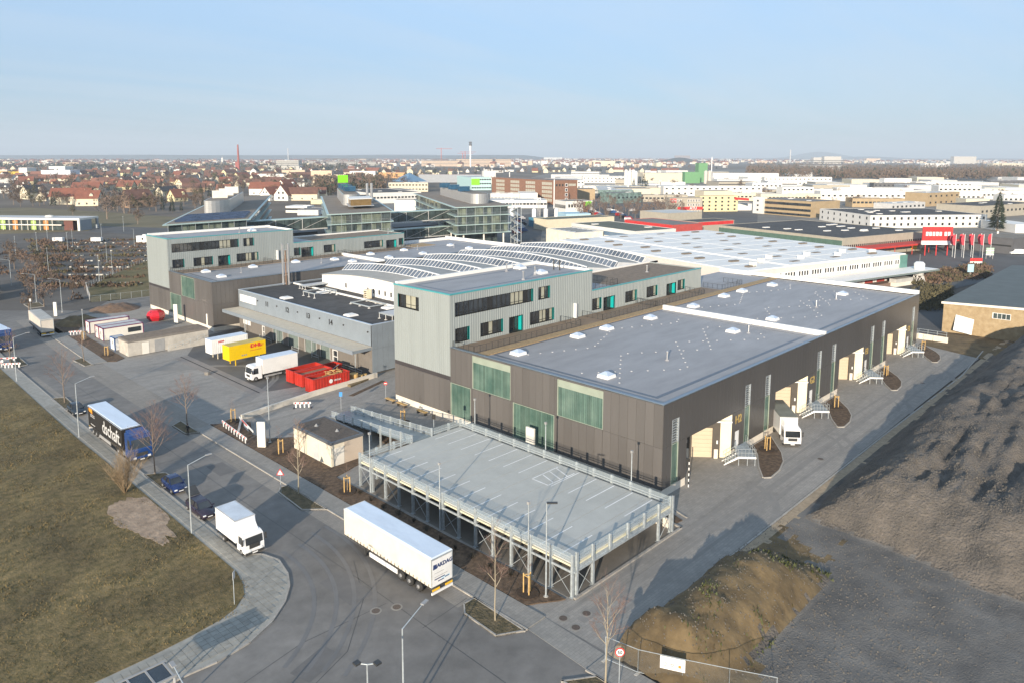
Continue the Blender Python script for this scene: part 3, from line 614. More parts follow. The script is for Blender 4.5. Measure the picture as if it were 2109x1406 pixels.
# terrace railings
def railing(label, pts, z, h=1.05, step=.75, mt=None):
    t = thing('terrace_railing', label, 'railing', (pts[0][0], pts[0][1], z), 0, 'black terrace railings'); oo = (pts[0][0], pts[0][1], z)
    for (a, b_) in zip(pts, pts[1:]):
        a, b_ = Vector(a), Vector(b_); n = max(1, round((b_-a).length/1.2)); q = M(oo)
        for k in range(n+1): v = a.lerp(b_, k/n); q.tube((v.x, v.y, z), (v.x, v.y, z+h), .035, n=4)
        part('post', q, dark, t); q = M(oo)
        for hh in (.12, h): q.tube((a.x, a.y, z+hh), (b_.x, b_.y, z+hh), .028, n=4)
        part('rail', q, dark, t); q = M(oo)
        nb = int((b_-a).length/.3)
        for k in range(nb): v = a.lerp(b_, (k+.5)/nb); q.tube((v.x, v.y, z+.12), (v.x, v.y, z+h), .009, n=3, cap=False)
        tag(part('bars', q, dark, t), kind='stuff')
for nm, xs_, y_, y2 in (('of the right grey tower', [(70.6, 95, 'first'), (101, 118, 'second'), (117.5, 135.5, 'third'), (143, 152, 'last')], 75.6, 80.1), ('of the left grey tower', [(70.6, 95, 'first'), (101, 118, 'second'), (120, 141, 'third')], 179.5, 184)):
    for x0, x1, w_ in xs_: railing('%s black railing on the terrace %s' % (w_, nm), [(x0, y2), (x0+.01, y_), (x1, y_), (x1+.01, y2)], 11.05)
railing('black railing on the roof deck behind the right grey tower', [(104.6, 80.9), (112.5, 80.9), (112.5, 90.5)], 15.35)
# ---- towers with their low wings
def tower(ya, yb, label, tl):
    o = (X0, ya, 0); D = yb-ya
    t = thing('office_tower', label, 'office building', o)
    f = Wall((X0, yb), (0, -1), (-1, 0), o); s = Wall((X0, ya), (1, 0), (0, -1), o); L_ = 33.8
    fh_ = [(1.2, 6.3, 15.5, 17.6)] if tl else []
    wins = [(1.0, 18.0, 15.55, 17.65, 17), (19.4, 22.2, 15.55, 17.65, 3), (1.0, 3.8, 11.65, 13.75, 3), (6.2, 11.0, 11.65, 13.75, 5), (17.4, 23.3, 11.65, 13.75, 7)]
    rec = (12.5, 15.6, 11.1, 13.65)
    sh = [w_[:4] for w_ in wins]+[rec]
    q = M(o)
    for c in cells_of(0, D, 6.8, 19, fh_): f.slab(q, *c, -.25, 0)
    for c in cells_of(.26, L_, 11.05, 19, sh): s.slab(q, *c, -.25, 0)
    part('cladding', q, grey_clad, t)
    q = M(o); ribs(f, q, 0, D, 6.8, 18.8, fh_, .48); ribs(s, q, 0, L_, 11.1, 18.8, sh, .48); tag(part('cladding_ribs', q, mat('cladding_rib_light', (.35, .385, .382), rough=.4, var=.05), t), kind='stuff')
    q = M(o); q.box(X0+.25, yb-.26, 6.8, X0+L_, yb, 19); q.box(X0+L_-.2, ya+.25, 11, X0+L_, yb-.26, 19); part('rear_wall', q, grey_clad, t)
    q = M(o); f.slab(q, .02, D-.0, 6.2, 6.8, -.3, -.05); part('dark_band', q, dark_clad, t)
    panels(f, t, 0, D, 1.0, 6.2, [], 1.22, (), brown_clad, dark, True)
    q = M(o); f.slab(q, .02, D, -.05, .97, -.4, -.06); part('plinth', q, plinth, t)
    q = M(o); q.box(X0+.3, yb-.25, 0, X0+L_, yb-.02, 6.8); part('side_wall', q, brown_clad, t)
    q = M(o); q.box(X0+.28, ya+.28, 18.5, X0+L_-.2, yb-.28, 18.8); part('roof', q, roofm, t)
    q = M(o); a = (X0-.06, ya-.06, X0+L_+.05, yb+.05)
    for b_ in ((a[0], a[1], a[2], a[1]+.42), (a[0], a[1]+.42, a[0]+.42, a[3])): q.box(b_[0], b_[1], 18.88, b_[2], b_[3], 19.06)
    part('turquoise_coping', q, mat('turquoise_coping', (.06, .30, .32), rough=.4, var=.05) if not 'turquoise_coping' in bpy.data.materials else bpy.data.materials['turquoise_coping'], t)
    q = M(o); q.box(a[0]+.42, a[3]-.6, 18.8, a[2], a[3], 19.35); q.box(a[2]-.5, a[1]+.42, 18.8, a[2], a[3]-.6, 19.2); part('white_parapet', q, wroof, t)
    q = M(o); i = 2.3
    for b_ in ((X0+i, ya+i, X0+L_-i, ya+i+.5), (X0+i, ya+i+.5, X0+i+.5, yb-i-.5), (X0+i, yb-i-.5, X0+L_-i, yb-i)): q.box(b_[0], b_[1], 18.802, b_[2], b_[3], 18.815)
    part('roof_gutter', q, gutter, t)
    for a0, a1, z0, z1, n in wins:
        dk = (7, 15) if n == 17 else (1,) if n == 5 else ()
        cr = (12, 13, 14) if n == 17 else (1,) if n == 3 and z0 > 15 else (3, 4, 6) if n == 7 else (2,) if n == 5 else ()
        window(s, t, a0, a1, z0, z1, n, dk, cr, 1, tr=.35)
    for a0, a1, z0, z1 in fh_: window(f, t, a0, a1, z0, z1, 4, (), (1, 2), 2, .5, tr=.5)
    def recess(a0, a1, z0, z1):
        q = M(o); s.slab(q, a0, a1, z0, z1, -1.1, -1.0); rc = part('entrance_recess', q, win, t)
        q = M(o); s.slab(q, a1, a1+.04, z0, z1, -1.1, .02); part('turquoise_reveal', q, teal, rc)
        q = M(o); s.slab(q, a0, a1, z1, z1+.05, -1.6, 0); s.slab(q, a0-.04, a0, z0, z1, -1.6, 0); s.slab(q, a0, a1, z0-.04, z0, -1.6, 0); part('recess_lining', q, dark, rc)
        q = M(o)
        for k in (0, .33, .66, 1): a = a0+.06+(a1-a0-.12)*k; s.slab(q, a-.04, a+.04, z0, z1, -1.0, -.94)
        part('door', q, winframe, rc)
    recess(*rec)
    q = M(o); s.slab(q, 28.6, 29.0, 11.1, 13.7, .0, .5); part('white_downpipe', q, white, t)
    # low wing
    w = thing('office_wing', 'low grey clad wing with turquoise edge behind the %s grey tower' % ('right' if tl else 'left'), 'office building', (104, ya, 0)); o = (104, ya, 0)
    s = Wall((104.02, ya), (1, 0), (0, -1), o); E_ = 38.3
    ww = [(.1, 2.7, 11.6, 13.7, 3), (10.3, 14.0, 11.6, 13.7, 4), (17.5, 21.2, 11.6, 13.7, 4), (28.9, 31.5, 11.6, 13.7, 3)] if tl else [(.1, 2.0, 11.7, 13.85, 2), (9.5, 13.2, 11.7, 13.85, 4), (23.3, 30.1, 11.7, 13.75, 7), (36.2, 37.8, 11.7, 13.75, 2)]
    rr = [(3.5, 6.9, 11.1, 13.5), (24.7, 28.2, 11.1, 13.4)] if tl else [(2.4, 6.1, 11.1, 13.7), (31.4, 35.2, 11.1, 13.5)]
    hs = [x[:4] for x in ww]+rr; q = M(o)
    for c in cells_of(0, E_, 11.05, 15.3, hs): s.slab(q, *c, -.25, 0)
    q.box(104.1, yb-.25, 6, 104+E_, yb, 15.3); q.box(104+E_-.25, ya+.02, 6, 104+E_, yb-.25, 15.3)
    part('cladding', q, grey_clad, w); q = M(o); ribs(s, q, 0, E_, 11.1, 15.15, hs, .48); tag(part('cladding_ribs', q, bpy.data.materials['cladding_rib_light'], w), kind='stuff')
    q = M(o); q.box(104.05, ya+.3, 14.9, 104+E_-.3, yb-.3, 15.12); part('roof', q, gravel_roof, w)
    q = M(o); q.box(104.05, ya+.5, 15.121, 111, yb-2, 15.2); part('roof_deck', q, roofm, w)
    q = M(o); q.box(104.05, ya-.06, 15.2, 104+E_+.05, ya+.3, 15.36); part('turquoise_coping', q, bpy.data.materials['turquoise_coping'], w)
    q = M(o); q.box(104.05, yb-.4, 15.1, 104+E_, yb, 15.5); part('white_parapet', q, wroof, w)
    for a0, a1, z0, z1, n in ww: window(s, w, a0, a1, z0, z1, n, (), (n-1,) if n > 2 else (), 1, tr=.35)
    t = w
    for r_ in rr: recess(*r_)
    q = M(o); s.slab(q, 33.5, 38.2, 11.0, 11.1, .0, .1)
    return w
tower(Y1+.0, YT, 'tall pale grey ribbed tower with turquoise roof edge in the middle of the picture', True)
tower(184.2, 197.6, 'tall pale grey ribbed tower with turquoise roof edge at the left', False)
for x, y, z, t in ((95.5, 85, 18.8, 'skylight on the roof of the right grey tower near its rear'), (97, 91.5, 18.8, 'far skylight on the roof of the right grey tower'), (95, 190, 18.8, 'white skylight on the roof of the left grey tower')): skylight(t, x, y, z, .95)
for x, y, z, t in ((88.5, 82.7, 18.8, 'nearest vent pipe on the right grey tower'), (93.5, 84.6, 18.8, 'second vent pipe on the right grey tower'), (93, 91, 18.8, 'third vent pipe on the right grey tower'), (130, 86, 15.12, 'vent pipe on the brown gravel roof of the right low wing'), (90, 187, 18.8, 'vent pipe on the roof of the left grey tower'), (139, 188, 15.12, 'vent pipe on the brown gravel roof of the left low wing')): vent(t, x, y, z, 1.1)
for y in (85, 86.4): one('roof_flue', M((100.5, y, 0)).tube((100.5, y, 18.8), (100.5, y, 20.7), .12), dark, 'dark flue pipe at the %s of a pair on the right grey tower' % ('right' if y == 85 else 'left'), 'flue pipe', (100.5, y, 0), 0, 'dark flue pipes')
# ---- left hall
o = (X0, 160.4, 0); YA, YB = 160.4, 184.2
lh = thing('warehouse_hall', 'dark brown warehouse with pale green glass panels behind the site huts at left', 'warehouse', o)
f = Wall((X0, YB), (0, -1), (-1, 0), o); hall_front(f, lh, YB-YA, [(YB-177, YB-169.6, 6.06, 10.9, 0), (.1, YB-177.5, 1.0, 5.94, 0)])
s = Wall((X0, YA), (1, 0), (0, -1), o); panels(s, lh, 0, 96.4, 1.0, 11.2, [], 1.0, (6.0,), brown_clad, dark, False)
q = M(o); s.slab(q, .02, 96.4, -.05, .97, -.4, -.06); part('plinth', q, plinth, lh)
q = M(o); q.box(X0+.3, YA+.3, 10.6, 166.3, YB-5, 10.95); part('roof', q, roofm, lh)
q = M(o); q.box(X0-.03, YA-.03, 11.12, 166.6, YA+.42, 11.28); q.box(X0-.03, YA+.42, 11.12, X0+.42, YB, 11.28); part('coping', q, coping, lh)
q = M(o)
for xa, xb in ((X0, 116), (117.6, 165.6)):
    for a in ((xa+2.1, YA+2.2, xb-.9, YA+2.75), (xa+2.1, YA+2.75, xa+2.65, YB-6), (xa+2.65, YB-6.5, xb-1, YB-6)): q.box(a[0], a[1], 10.952, a[2], a[3], 10.965)
part('roof_gutter', q, gutter, lh)
[part('parapet', M(o).box(*b_), wroof, lh) for b_ in ((116.8, YA, 10.9, 117.35, YB-4, 11.75), (166, 155, 10.9, 166.6, 192, 11.95), (142.6, 189.5, 10.9, 165.99, 190, 11.9))]
q = M(o); q.box(X0+.3, YB-5, 10.95, 142, YB-.02, 11.08); part('terrace_deck', q, bpy.data.materials['terrace_decking'], lh)
q = M(o); q.box(142.6, YB-5, 10.9, 166, 189.5, 11.0); part('rear_roof', q, roofm, lh)
q = M(o); q.box(143.5, 180.5, 11.0, 152, 187, 11.1); part('gravel_strip', q, tan_gravel, lh)
for k, (x, y) in enumerate(zip(*[iter([v for p in Zp for v in p])]*2)) if False else []: pass
LS = [(424, 559), (456, 569), (521, 549), (609, 539), (689, 534), (726, 538), (763, 523), (801, 530), (832, 515), (871, 522), (928, 505), (966, 511)]
for k, (x, y) in enumerate(LS):
    p = at(x, y, 11.2); skylight('skylight %s from the front on the roof of the left warehouse' % ('first second third fourth fifth sixth seventh eighth ninth tenth eleventh twelfth'.split()[k]), p.x, p.y, 10.95, .95)
for k, (x, y) in enumerate([(497, 562), (662, 542), (860, 515), (935, 510)]):
    p = at(x, y, 11); vent('%s vent pipe from the front on the left warehouse roof' % ('first second third fourth'.split()[k]), p.x, p.y, 10.95)
# ---- chimneys between left hall and block I
cp = at(590, 583, 9.3); cp = Vector((87.5, 158.9, 0))
ch = thing('steel_chimneys', 'pair of slim bright steel chimneys rising beside the dark roof', 'chimney', (cp.x, cp.y, 0))
for dx in (-.75, .75): part('flue', M().tube((dx*.7, -dx*.5, 0), (dx*.7, -dx*.5, 18.3), .27, n=10).tube((dx*.7, -dx*.5, 18.3), (dx*.7, -dx*.5, 18.6), .2, n=8), steel, ch)
q = M()
for z in range(2, 18, 3): q.box(-.5, -.1, z, .5, .1, z+.12)
part('bracket', q, steel, ch); part('lattice_mast', M().box(-.12, -.12, 0, .12, .12, 17), mat('rusty_mast', (.2, .13, .09), var=.3), ch)
# ---- block I
XI, YI0, YI1 = 75.8, 108, 159.4; o = (XI, YI0, 0)
bi = thing('low_hall', 'low grey hall with dark flat roof and doors numbered I1 to I4', 'warehouse', o)
fi = Wall((XI, YI1), (0, -1), (-1, 0), o); si = Wall((XI, YI0), (1, 0), (0, -1), o); Lf = YI1-YI0
IY = lambda y: YI1-y
doors = [(10.6, 11.8, 0, 2.4, 1), (38.4, 40.2, 0, 2.4, 1)]
big = [(15.5, 19.5), (21.8, 25.8), (28.4, 32.6), (34.2, 37.5)]
hs = [(a, b_, 0.02, 3.9) for a, b_ in big]+[(a, b_, .02, z1) for a, b_, z0, z1, _ in doors]
q = M(o)
for c in cells_of(0, Lf, 5.2, 9.0, []): fi.slab(q, *c, -.25, 0)
part('upper_wall', q, blue_clad, bi)
panels(fi, bi, 0, Lf, 0, 5.2, hs, 1.2, (), mat('grey_brown_panel', (.17, .155, .14), var=.08), dark, False)
panels(si, bi, 0, 24, 0.3, 9.0, [], 1.2, (4.6,), blue_clad, dark, True)
dkg = mat('grey_green_door', (.16, .20, .19), rough=.35, var=.12)
for k, (a, b_) in enumerate(big):
    q = M(o)
    for j in range(5): fi.slab(q, a, b_, .03+j*.775, .8+j*.775, -.2, -.12)
    d_ = part('roller_door', q, dkg, bi); q = M(o); fi.slab(q, a-.12, a, 0, 4.0, -.1, .06); fi.slab(q, b_, b_+.12, 0, 4.0, -.1, .06); part('door_frame', q, lgrey, d_)
for a, b_, z0, z1, _ in doors:
    q = M(o); fi.slab(q, a, a+.16, 0, z1, -.2, .04); fi.slab(q, b_-.16, b_, 0, z1, -.2, .04); fi.slab(q, a+.16, b_-.16, z1-.16, z1, -.2, .04); fi.slab(q, a+.16, b_-.16, 1.0, 1.14, -.2, .04); d_ = part('door', q, white, bi)
    q = M(o); fi.slab(q, a+.16, b_-.16, 0, z1-.16, -.22, -.15); part('pane', q, win, d_)
q = M(o); q.box(XI+.3, YI0+.3, 8.3, 99, YI1-.3, 8.75); part('roof', q, darkroof, bi)
cpl = mat('pale_blue_coping', (.45, .52, .6), rough=.3, metal=.3, var=.05)
q = M(o); q.box(XI-.05, YI0-.05, 9.0, 99, YI0+.35, 9.12); q.box(XI-.05, YI0+.35, 9.0, XI+.4, YI1, 9.12); q.box(XI+.4, YI1-.4, 9.0, 99, YI1, 9.12); part('coping', q, cpl, bi)
q = M(o); q.box(89.3, YI0+.4, 8.7, 89.7, YI1-.4, 9.05); part('parapet', q, wroof, bi)
q = M(o); q.box(XI+.26, YI1-.25, 0, 99, YI1, 9.0); part('side_wall', q, blue_clad, bi)
# canopy over the doors
q = M(o); q.box(71.75, YI0+.1, 4.55, XI-.02, YI1-.4, 5.08); q.box(71.70, YI0+.05, 4.45, 71.75, YI1-.35, 5.15); part('canopy', q, blue_clad, bi)
cr = mat('canopy_roof_pale', (.52, .47, .38), var=.08, sc_=1)
q = M(); q.box(.03, .03, 0, 4.05-.03, 2.1, .05); cmesh = q.mesh('canopy_sheet', cr)
for k in range(24): link('canopy_sheet', cmesh, bi, (71.78-XI, .15+k*2.12, 5.082))
for y in (112, 127, 141, 155): q = M(o); q.tube((XI-.9, y, 0), (XI-.9, y, 4.5), .09, n=8); part('canopy_post', q, galv, bi)
for y0, y1 in ((109, 119), (123.5, 126), (131, 133.5), (142, 147)):
    q = M(o)
    for z in (.5, .95): q.tube((XI-1.6, y0, z), (XI-1.6, y1, z), .04, n=5)
    n_ = max(1, int((y1-y0)/2))
    for k in range(n_+1): y = y0+(y1-y0)*k/n_; q.tube((XI-1.6, y, 0), (XI-1.6, y, .95), .04, n=5)
    part('guard_rail', q, galv, bi)
SPC[0] = 1.3
for k, y in enumerate((146.1, 137.6, 129.4, 121.3)): text('I%d' % (k+1), 1.45, black, bi, (-.06, y-YI0, 7.45), (pi/2, 0, -pi/2), .02, .035)
SPC[0] = 1.0
q = M(o); fi.slab(q, IY(158.5), IY(151), 6.55, 8.15, .04, .1); sg = part('sign', q, white, bi)
fgl = mat('faint_grey_letter', (.55, .55, .57)); [part('faint_print', M(o).box(XI-.125, YI1-1.7-k*.7, 7.0, XI-.115, YI1-1.3-k*.7, 7.75), fgl, sg) for k in range(9)]
q = M(o); fi.slab(q, IY(157.4), IY(154), 1.5, 2.5, .04, .1); part('notice_board', q, white, bi)
for k, y in enumerate((150.4, 142, 133.6, 125.3, 117, 109.2)): q = M(o); fi.slab(q, IY(y), IY(y)+.25, 7.55, 7.8, .01, .2); part('wall_lamp', q, dark, bi)
for k, (x, y) in enumerate([(78.2+.6, 143.3), (87.6, 143.3), (94, 143.6), (94, 135.4), (78.6, 118.7), (87.8, 119.2), (94, 127.1)]):
    t = thing('skylight', 'flat white rooflight on the dark roof, %s' % ('front left one', 'by the pipe frames at its middle', 'behind the white roof edge at left', 'behind the white roof edge, second from left', 'nearest the numbered front at its right', 'close to the grey tower', 'behind the white roof edge by the tower')[k], 'skylight', (x, y, 8.75), 0, 'flat white rooflights'); link('curb', SK[0], t, scale=(1.15, 1.15, .6)); link('dome', frust(M(), .85, .6, .42, .6).mesh('dome', wroof), t, scale=(1.15, 1.15, .62))
def pframe(label, x, y, lx, ly, z=8.75, h=.75, solid=False):
    t = thing('pipe_frame', label, 'pipe frame', (x, y, z)); q = M()
    for a in (0, lx):
        q.box(a-.12, 0, h-.12, a+.12, ly, h+.08)
    for b_ in (0, ly): q.box(0, b_-.12, h-.1, lx, b_+.12, h+.06)
    part('beam', q, galv, t); q = M()
    for a in (0, lx):
        for b_ in (0, ly/2, ly): q.tube((a, b_, 0), (a, b_, h), .05, n=5); q.box(a-.2, b_-.2, 0, a+.2, b_+.2, .08)
    part('foot', q, wroof, t)
    if solid: part('cover', M().box(.2, .2, h+.0, lx-.2, ly-.2, h+.1), lgrey, t)
pframe('galvanised pipe frame on the dark roof in front of the left rooflights', 83, 139, 5.5, 4.5, h=1.0)
pframe('rectangular duct frame on the dark roof beside the grey tower', 85, 121.8, 4, 6.5, h=.35)
pframe('raised steel platform on the dark roof against the grey tower', 81, 108.8, 5, 4, h=1.1, solid=True)
pframe('duct run on the dark roof at its rear left corner', 87, 149.5, 11, 2.4, h=.8, solid=True)
q = M((91, 131, 8.75)); q.box(90.4, 130.2, 8.75, 91.6, 131.5, 10.7); t = one('air_unit', q, cream, 'cream air handling cabinet standing on the dark roof', 'air unit', (91, 131, 8.75)); q = M((91, 131, 8.75))
for k in range(4): q.box(90.36, 130.35, 9.0+k*.4, 90.4, 131.35, 9.2+k*.4)
part('grille', q, dark, t)
# ---- sawtooth hall
o = (93, 107, 0); sw = thing('sawtooth_hall', 'hall with six curved rows of sawtooth rooflights between the grey towers', 'industrial hall', o)
zb_ = lambda y: 13.35-1.55*((y-129.5)/22.5)**2
ys = [107+45.0*k/30 for k in range(31)]; xr = [98.3+12.25*k for k in range(6)]+[166.8]
def arch(m, xa, za, xb, zbb):
    m.a([(xa, y, zb_(y)+za) for y in ys]+[(xb, y, zb_(y)+zbb) for y in ys], [(i, 31+i, 32+i, i+1) for i in range(30)]); return m
sroof = mat('sawtooth_roof_skin', (.36, .34, .30), rough=.6, var=.08, sc_=.4)
q = arch(M(o), 92.2, -.35, 98.3, 0)
for k in range(6): arch(q, xr[k]+1.75, 1.38, xr[k+1], 0)
part('roof', q, sroof, sw, True)
q = M(o); q.a([(93, y, 8.4) for y in ys]+[(93, y, zb_(y)-.3) for y in ys], [(i+1, i, 31+i, 32+i) for i in range(30)])
for yy in (107, 152): q.a([(93, yy, 0), (166.8, yy, 0), (166.8, yy, 11.9), (93, yy, 11.4)], [(0, 1, 2, 3)])
for k in range(6):
    for yy in (107, 152): q.a([(xr[k], yy, 11.4), (xr[k]+1.75, yy, zb_(yy)+1.38), (xr[k+1], yy, zb_(yy)), (xr[k+1], yy, 11.4)], [(0, 1, 2, 3)])
part('wall', q, white, sw)
for k, y in enumerate((142, 133.5, 131.4, 129.3, 127.2, 125.1)): q = M(o); q.box(92.9, y-.22, 9.5, 92.98, y+.22, 10.5); part('window', q, win, sw)
wr = W('rooflight_frame_white', .75, rough=.4)
for k in range(6):
    r_ = part('rooflight_frame', M(o).a([(0, 0, 0)]*3, []), wr, sw); x = xr[k]; q = M(o); n = 36
    for j in range(n+1):
        y = 107.3+44.4*j/n; za = zb_(y); w_ = .04
        q.a([(x-.05, y-w_, za), (x-.05, y+w_, za), (x+1.72, y+w_, za+1.45), (x+1.72, y-w_, za+1.45), (x+.05, y-w_, za-.1), (x+.05, y+w_, za-.1), (x+1.82, y+w_, za+1.35), (x+1.82, y-w_, za+1.35)], [(0, 3, 2, 1), (4, 5, 6, 7), (0, 4, 7, 3), (1, 2, 6, 5)])
    for j in range(n):
        y, y2 = 107.3+44.4*j/n, 107.3+44.4*(j+1)/n
        q.a([(x+1.65, y, zb_(y)+1.42), (x+1.65, y2, zb_(y2)+1.42), (x+1.9, y2, zb_(y2)+1.5), (x+1.9, y, zb_(y)+1.5), (x+1.65, y, zb_(y)+1.3), (x+1.65, y2, zb_(y2)+1.3)], [(0, 3, 2, 1), (0, 1, 5, 4)])
        q.a([(x-.1, y, zb_(y)-.05), (x-.1, y2, zb_(y2)-.05), (x+.1, y2, zb_(y2)+.1), (x+.1, y, zb_(y)+.1)], [(0, 3, 2, 1)])
    r_.data = q.mesh('rooflight_frame', wr)
    for j in range(n):
        y, y2 = 107.3+44.4*j/n+.04, 107.3+44.4*(j+1)/n-.04; oo = (x, y, zb_(y)); q = M(oo)
        q.a([(x, y, zb_(y)-.03), (x, y2, zb_(y2)-.03), (x+1.75, y2, zb_(y2)+1.36), (x+1.75, y, zb_(y)+1.36)], [(0, 3, 2, 1)])
        link('pane', q.mesh('pane', sawglass), r_, (oo[0]-o[0], oo[1]-o[1], oo[2]))
# ================================================================ parking deck and site furniture
o = (48.2, 38.8, 0)
pk = thing('parking_deck', 'open steel parking deck with pale concrete surface in front of the brown warehouse', 'parking deck', o)
DX0, DX1, DY0, DY1, DZ = 48.2, 64.1, 38.8, 71.5, 3.1
deckc = mat('deck_concrete', (.43, .43, .40), rough=.8, var=.06, sc_=.5, big=.05)
q = M(); q.box(0, 0, 0, DX1-DX0-.3, 2.46, .13); dm = q.mesh('deck_slab', deckc)
for k in range(13): link('deck_slab', dm, pk, (.15, .1+k*2.5, DZ-.13-.002*(k % 2)))
pale = mat('cream_deck_edge', (.62, .58, .42), rough=.6)
q = M(o); q.box(DX0-.02, DY0+.1, DZ-.3, DX0+.12, DY1-.1, DZ-.13); q.box(DX0+.12, DY0, DZ-.3, DX1, DY0+.1, DZ-.13); q.box(DX0+.12, DY1-.1, DZ-.3, DX1, DY1, DZ-.13); q.box(DX1-.1, DY0+.1, DZ-.3, DX1, DY1-.1, DZ-.13); part('edge_trim', q, pale, pk)
gm = lambda q, nm='beam': part(nm, q, galv, pk)
for x in (DX0-.08, DX1+.02): q = M(o); q.box(x-.06, DY0, DZ-.82, x+.06, DY1, DZ-.62); gm(q)
for k in range(14): y = DY0+k*2.515; q = M(o); q.box(DX0+.05, y-.08, DZ-.62, DX1-.05, y+.08, DZ-.3); gm(q)
for y in (DY0-.1, DY1+.1): q = M(o); q.box(DX0, y-.06, DZ-.82, DX1, y+.06, DZ-.62); gm(q)
def post(x, y, z0, z1, s=.13):
    q = M(o)
    q.box(x-s, y-s*.9, z0, x+s, y-s*.7, z1); q.box(x-s, y+s*.7, z0, x+s, y+s*.9, z1); q.box(x-.03, y-s*.7, z0, x+.03, y+s*.7, z1)
    if z0 < .1: q.box(x-.2, y-.2, 0, x+.2, y+.2, .04)
    part('column', q, galv, pk)
for k in range(14):
    y = DY0+k*2.515; post(DX0-.1, y, 0, 4.1); post(DX1+.1, y, 0 if k % 3 == 0 else 2.5, 4.05)
for x in (48.55,): post(x, DY0-.12, 0, 4.2)
for x, z0 in ((50.9, 0), (53.5, 2.4), (56.4, 2.4), (59.2, 2.4), (61.8, 0), (64.4, 0)): post(x, DY0-.12, z0, 4.05)
for x in (50.6, 53.2, 62.2): post(x, DY1+.12, 0, 4.0)
def brace(p, q_):
    q = M(o); q.tube(p, q_, .028, n=4); part('cross_brace', q, galv, pk)
for k in (0, 2, 4, 6, 8, 10, 12):
    ya, yb = DY0+k*2.515+.1, DY0+(k+1)*2.515-.1; brace((DX0-.1, ya, .15), (DX0-.1, yb, 2.3)); brace((DX0-.1, yb, .15), (DX0-.1, ya, 2.3))
for xa, xb in ((48.7, 50.8), (62, 64.2)): brace((xa, DY0-.12, .15), (xb, DY0-.12, 2.3)); brace((xb, DY0-.12, .15), (xa, DY0-.12, 2.3))
for z in (3.35, 3.62):
    q = M(o); q.box(DX0+.04, DY0, z-.04, DX0+.1, DY1, z+.04); part('guard_rail', q, galv, pk)
    q = M(o); q.box(DX1-.1, DY0, z-.04, DX1-.04, DY1, z+.04); part('guard_rail', q, galv, pk)
    q = M(o); q.box(DX0, DY0+.02, z-.04, DX1, DY0+.08, z+.04); part('guard_rail', q, galv, pk)
    for xa, xb in ((DX0, 55.8), (59.5, DX1)): q = M(o); q.box(xa, DY1-.08, z-.04, xb, DY1-.02, z+.04); part('guard_rail', q, galv, pk)
def clearm():
    m = bpy.data.materials.new('wire_mesh_screen'); m.use_nodes = True; t = m.node_tree; b = t.nodes['Principled BSDF']
    b.inputs['Base Color'].default_value = (.62, .7, .72, 1); b.inputs['Alpha'].default_value = .3; b.inputs['Roughness'].default_value = .35; b.inputs['Metallic'].default_value = .2; return m
screen = clearm()
def scr(x0, y0, x1, y1, par=pk, oo=o, z0=DZ+.05, z1=4.05): part('mesh_screen', M(oo).quad((x0, y0, z0), (x1, y1, z0), (x1, y1, z1), (x0, y0, z1)), screen, par)
scr(DX0-.0, DY0, DX0-.0, DY1); scr(DX0, DY0-.02, DX1, DY0-.02); scr(DX1, DY0, DX1, DY1); scr(DX0, DY1, 55.8, DY1); scr(59.5, DY1, DX1, DY1)
for x in (DX0+.3, DX1-5.3):
    for k in range(13):
        if x > 50 and k == 5: continue
        y = DY0+2.0+k*2.46; part('bay_marking', M(o).box(x, y-.06, DZ-.0, x+5, y+.06, DZ+.006), marking, pk)
hx = [(58.9, 51.0), (63.2, 50.8), (63.2, 53.4), (59.8, 53.4)]
q = M(o)
def strip(m, a, b, w_, z0, z1):
    d = Vector((b[0]-a[0], b[1]-a[1])); l_ = d.length; d /= l_; m.ob((a[0]-d.y*-w_/2*-1, a[1]-d.x*w_/2), (d.x, d.y), l_, w_, z0, z1)
for a, b_ in (((58.9, 51.0), (63.2, 50.9)), ((58.9, 53.4), (63.2, 53.4)), ((58.9, 51), (58.9, 53.4)), ((59.8, 51), (60.6, 53.4)), ((61.0, 51), (61.8, 53.4)), ((62.2, 51), (63.0, 53.4))): strip(q, a, b_, .14, DZ, DZ+.008)
part('hatched_marking', q, marking, pk)
# ramp
ro = (57.5, 71.5, 0); rm_ = thing('deck_ramp', 'galvanised steel ramp leading down from the parking deck behind the small gravel roofed building', 'ramp', ro)
ra = [(56.0, 71.6, 3.05), (59.3, 71.6, 3.05), (61.8, 95, .03), (58.4, 95, .03)]
q = M(ro); q.a([*ra, *[(x, y, max(-.05, z-.25)) for x, y, z in ra]], [(0, 1, 2, 3), (7, 6, 5, 4), (0, 4, 5, 1), (1, 5, 6, 2), (2, 6, 7, 3), (3, 7, 4, 0)]); part('ramp_surface', q, mat('wet_blue_steel_deck', (.20, .25, .28), rough=.35, metal=.3), rm_)
for s_ in (0, 1):
    A_, B_ = Vector(ra[0] if s_ == 0 else ra[1]), Vector(ra[3] if s_ == 0 else ra[2])
    q = M(ro); a, b_ = A_, B_.lerp(A_, .05); q.quad((a.x, a.y, a.z), (b_.x, b_.y, b_.z), (b_.x, b_.y, b_.z+.95), (a.x, a.y, a.z+.95)); part('mesh_screen', q, screen, rm_)
    for z in (.35, .95): q = M(ro); q.tube((a.x, a.y, a.z+z), (b_.x, b_.y, b_.z+z), .04, n=5); part('guard_rail', q, galv, rm_)
    for k in range(9): v = A_.lerp(B_, k/9); q = M(ro); q.box(v.x-.1, v.y-.1, 0 if k < 5 else v.z-.2, v.x+.1, v.y+.1, v.z+1.05); part('column', q, galv, rm_)
# concrete plinth under the deck
q = M(); q.prism([(47.9, 38.35), (66.2, 38.5), (66.2, 72), (47.9, 72)], -.02, .012); setting('deck_base_paving', q, mat('under_deck_paving', (.17, .155, .135), var=.12, sc_=.6))
